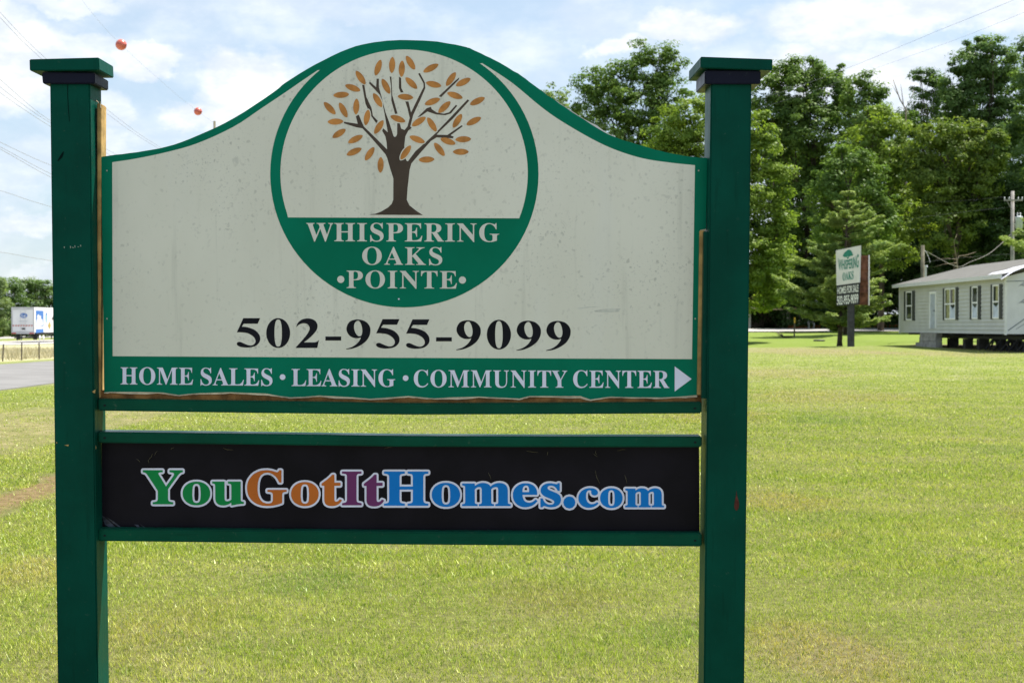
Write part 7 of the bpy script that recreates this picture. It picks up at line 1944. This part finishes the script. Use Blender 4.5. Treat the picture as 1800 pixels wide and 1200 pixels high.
def flat_rear(name, polys, mat, parent, yo):
    v2, f2 = fill2d(polys)
    return mesh_obj(name, [(rear(X, Y)[0], TY0 - yo, rear(X, Y)[1]) for X, Y in v2], f2, mat, parent)


flat_rear('logo_oval', [circle(418, 368, 66, 50, 32), circle(418, 368, 57, 41, 32)], m_tb, tb, .049)
flat_rear('logo_field', [circle(418, 368, 54, 38, 32)], m_tb, tb, .049)
rt = text_px('K', 378, 402, 340, 392, 392)
rt += one_letter('o', 0, 1, 0, 1, 474)[:0]
wr = []
adv = 0
for ch, x0, x1, yt, ht in (('t', 402, 412, 356, 631), ('o', 413, 425, 362, 474), ('g', 425, 437, 362, 474), ('e', 437, 449, 362, 474), ('t', 449, 458, 356, 631)):
    if ch == 't':
        wr.append([(x0, 362), (x0 + 4, 362), (x0 + 4, 366), (x1, 361), (x1, 367), (x0 + 4, 372), (x0 + 4, 392), (x0, 392)])
    else:
        wr += one_letter(ch, x0, x1, yt, 392 if ch != 'g' else 392, ht)
flat_rear('logo_script', rt + wr, m_tw, tb, .053)
flat_rear('small_print', [[(330, 472), (488, 472), (488, 480), (330, 480)]], simple('print_pale', (0.35, 0.40, 0.45), .6), tb, .049)
tape = [[(232 + k * 46, 548), (255 + k * 46, 548), (255 + k * 46 - 8, 575), (232 + k * 46 - 8, 575)] for k in range(8)]
flat_rear('reflective_tape', tape, m_red, tb, .066)
tape = [[(255 + k * 46, 548), (278 + k * 46, 548), (278 + k * 46 - 8, 575), (255 + k * 46 - 8, 575)] for k in range(7)]
flat_rear('reflective_tape', tape, m_porc, tb, .066)
flat_rear('number_plate', [[(385, 606), (448, 606), (448, 640), (385, 640)]], m_steel, tb, .066)
mb = MB()
mb.box(TX0 + .02, TX1 - .02, TY0 - .10, TY0 + .1, zt0 - .16, zt0 - .002)
bp = mb.build('rear_sill', m_tg, trl)
for a in (TX0 + .05, TX1 - .55):
    mb = MB()
    mb.box(a, a + .5, TY0 - .13, TY0 - .101, zt0 - .14, zt0 - .03)
    mb.build('tail_light', m_red, bp)
mb = MB()
mb.box(TX0 + .3, TX1 - .3, TY0 - .02, TY0 + .06, tz + .5, tz + .62)
for a in (TX0 + .6, TX1 - .66):
    mb.box(a, a + .07, TY0 - .015, TY0 + .05, tz + .621, zt0 - .161)
mb.build('under_ride_guard', m_steel, trl)
mb = MB()
for a in (TX0 + .75, TX1 - .85):
    mb.box(a, a + .1, TY0 + .3, TY0 + TL - .3, zt0 - .3, zt0 - .003)
for y in (TY0 + 1.9, TY0 + 3.2):
    mb.tube([(TX0 + .3, y, tz + .52), (TX1 - .3, y, tz + .52)], .07, 8)
for a in (TX0 + .12, TX1 - .56):
    mb.box(a, a + .44, TY0 + 1.2, TY0 + 1.24, tz + .3, zt0 - .01)
mb.build('undercarriage', m_steel, trl)
for y in (TY0 + 1.9, TY0 + 3.2):
    for a, b_, s in ((TX0 + .02, TX0 + .6, -1), (TX1 - .6, TX1 - .02, 1)):
        mb = MB()
        for q0, q1 in ((a, a + .27), (a + .31, b_)):
            w_ = q1 - q0
            mb.lathe((q0, y, tz + .52), (1, 0, 0), [(0, .30), (0, .48), (.05, .52), (w_ - .05, .52), (w_, .48), (w_, .30)], 20)
        wh = mb.build('wheel', m_tyre, trl, False)
        mb = MB()
        xo = b_ + .003 if s > 0 else a - .003
        mb.lathe((xo, y, tz + .52), (s, 0, 0), [(0, .31), (.012, .31), (.02, .2), (.05, .14), (.07, .05)], 16)
        mb.build('rim', m_porc, wh, True)
for a in (TX0 + .5, TX1 - .6):
    mb = MB()
    mb.box(a, a + .1, TY0 + 12.4, TY0 + 12.5, tz + .35, zt0 - .002)
    mb.box(a - .1, a + .2, TY0 + 12.3, TY0 + 12.6, tz + .3, tz + .345)
    mb.build('landing_leg', m_steel, trl)


def tside(X, Y):
    q = hit(X / 10.0, 520 + Y / 10.0, Vector((TX1, 0, 0)), Vector((1, 0, 0)))
    return q


def flat_side(name, polys, mat, parent, xo):
    v2, f2 = fill2d(polys)
    out = []
    for X, Y in v2:
        q = tside(X, Y)
        out.append((TX1 + xo, q.y, q.z))
    return mesh_obj(name, out, f2, mat, parent)


flat_side('side_print', [[(628, 258), (762, 262), (762, 530), (628, 525)], [(628, 585), (762, 580), (762, 640), (628, 652)]], m_tb, tb, .016)
flat_side('print_shape', [smooth_poly([(640, 520), (640, 430), (655, 400), (650, 360), (665, 325), (685, 330), (690, 350), (715, 345), (720, 400), (745, 420), (752, 500), (740, 518)])], m_porc, tb, .020)
flat_side('print_shape', [circle(814, 385, 17, 90, 24)], simple('print_blue_grey', (0.22, 0.38, 0.48), .5), tb, .016)
flat_side('print_shape', [[(840, 520), (868, 450), (895, 520), (868, 590)]], m_gold, tb, .016)
flat_side('print_shape', [[(905, 400), (950, 320), (965, 360), (930, 430)]], m_steel, tb, .016)
flat_side('print_shape', [circle(812, 318, 12, 24, 16)], m_tb, tb, .020)

# ------------------------------------------------------------------ wire fence along the highway field
m_fp = simple('fence_post', (0.12, 0.10, 0.08), .85, .2, var=.3)
fen = thing('wire_fence', (-23, 60, 0), 'thin wire fence on dark posts along the dry field', 'fence')
FY = [52.0 + 2.45 * k for k in range(19)]
for y in FY:
    mb = MB()
    z = gz1(-23, y)
    mb.tube([(-23 + .02 * math.sin(y * 3), y, z - .1), (-23 + .03 * math.sin(y * 5), y + .02 * math.sin(y), z + .80 + .04 * math.sin(y * 7))], .035, 6)
    mb.build('fence_post', m_fp, fen)
for h_ in (.2, .42, .6, .74):
    mb = MB()
    mb.tube([(-23 + .045, y, gz1(-23, y) + h_ + .01 * math.sin(y)) for y in FY], .003, 4)
    mb.build('fence_wire', m_wire, fen)

# ------------------------------------------------------------------ things beyond the far lawn
DB = 122.5
bx0, bx1 = at(1309, 560, DB).x, at(1386, 560, DB).x
gb = gz1((bx0 + bx1) / 2, DB)
shed = thing('open_shed', ((bx0 + bx1) / 2, DB, gb), 'low open fronted brown shed with pale pillars beside the right post', 'shed')
m_pale = simple('pale_pillar', (0.45, 0.42, 0.36), .8, .2, var=.2, vs=2)
m_brick, t, b = material('brown_brick')
p = t.obj()
br = t.new('ShaderNodeTexBrick')
t.put(br, 'Vector', t.scale(p, (1, 1, 1)))
t.put(br, 'Scale', 5.0)
t.put(br, 'Color1', (0.16, 0.06, 0.04))
t.put(br, 'Color2', (0.11, 0.045, 0.035))
t.put(br, 'Mortar', (0.2, 0.17, 0.14))
t.put(b, 'Base Color', br.outputs[0])
t.put(b, 'Roughness', .9)
ze = at(1350, 545, DB).z
mb = MB()
mb.box(bx0 - 1.5, bx1 + .2, DB + 3.2, DB + 3.4, gb - .1, ze)
mb.box(bx0 - 1.5, bx0 - 1.3, DB + .2, DB + 3.19, gb - .1, ze)
mb.box(bx1, bx1 + .2, DB + .2, DB + 3.19, gb - .1, ze)
mb.build('wall', m_brick, shed)
mb = MB()
mb.hexa([(bx0 - 2, DB - .5, ze + .002), (bx1 + .6, DB - .5, ze + .002), (bx1 + .6, DB + 3.8, ze + .6), (bx0 - 2, DB + 3.8, ze + .6), (bx0 - 2, DB - .5, ze + .18), (bx1 + .6, DB - .5, ze + .18), (bx1 + .6, DB + 3.8, ze + .75), (bx0 - 2, DB + 3.8, ze + .75)])
mb.build('roof', simple('shed_roof', (0.42, 0.33, 0.20), .8), shed)
for px in (1316, 1377, 1384):
    x = at(px, 560, DB).x
    mb = MB()
    w_ = .17 if px == 1316 else .07
    mb.box(x - w_, x + w_, DB - .1, DB + .15, gz1(x, DB) - .1, ze)
    mb.build('pillar', m_pale, shed)
# low rusty planting wall
DW = 121.6
wx0, wx1 = at(1386, 580, DW).x, at(1585, 580, DW).x
mb = MB()
for k in range(14):
    xa = wx0 + (wx1 - wx0) * k / 14
    xb = wx0 + (wx1 - wx0) * (k + 1) / 14 - .02
    mb.box(xa, xb, DW, DW + .35, gz1(xa, DW) - .2, gz1(xa, DW) + .30 + .03 * (k % 3))
o = mb.build('retaining_wall', simple('rusty_edging', (0.30, 0.11, 0.045), .9, .1, var=.35, vs=3))
tag(o, 'low rust red edging wall beside the pale lane', 'wall')
# yellow topped marker post
q = ground_hit(1396, 593)
mk = thing('marker_post', q, 'yellow topped marker post on the far lawn beside the shed', 'post')
hpost = (at(1397, 558, q.y).z - q.z)
mb = MB()
mb.tube([q - Vector((0, 0, .1)), q + Vector((.03, 0, hpost * .72))], .05, 8)
mb.build('stake', m_fp, mk)
mb = MB()
mb.tube([q + Vector((.03, 0, hpost * .722)), q + Vector((.04, 0, hpost))], .055, 8)
mb.build('cap', simple('marker_yellow', (0.6, 0.36, 0.03), .6), mk)
# white post by the lane
q = Vector((at(1426, 580, 121.2).x, 121.2, 0))
q.z = gz1(q.x, q.y)
wp = thing('white_chair', q, 'white garden chair by the lane left of the pine trunk', 'chair')
mb = MB()
mb.box(q.x - .25, q.x + .25, q.y - .25, q.y + .25, q.z + .42, q.z + .46)
mb.build('seat', m_porc, wp)
mb = MB()
for k in range(5):
    mb.box(q.x - .25 + k * .11, q.x - .19 + k * .11, q.y + .21, q.y + .25, q.z + .461, q.z + .93)
mb.box(q.x - .25, q.x + .25, q.y + .255, q.y + .28, q.z + .88, q.z + .95)
mb.build('backrest', m_porc, wp)
for sx in (-.22, .22):
    for sy in (-.22, .22):
        mb = MB()
        mb.box(q.x + sx - .025, q.x + sx + .025, q.y + sy - .025, q.y + sy + .025, q.z - .02, q.z + .419)
        mb.build('leg', m_porc, wp)
# buried valve lid
q = ground_hit(1440, 599.5)
mb = MB()
mb.lathe(q + Vector((0, 0, -.03)), (0, 0, 1), [(0, .38), (.10, .38), (.13, .33), (.135, .05)], 20)
o = mb.build('drain_lid', m_steel)
tag(o, 'round dark drain lid set in the far green lawn', 'lid')
# fallen bough on the far lawn
q = ground_hit(1374, 594)
mb = MB()
q1, q2, q3 = ground_hit(1366, 587), ground_hit(1378, 594), ground_hit(1393, 593)
mb.tube([q1 + Vector((0, 0, .12)), q2 + Vector((0, 0, .06)), q3 + Vector((0, 0, .05))], [.03, .06, .04], 6)
mb.tube([q2 + Vector((0, 0, .06)), ground_hit(1371, 590) + Vector((0, 0, .3))], [.04, .015], 5)
o = mb.build('fallen_branch', m_bark_t, None, True)
tag(o, 'dark fallen branch lying on the far lawn', 'branch')
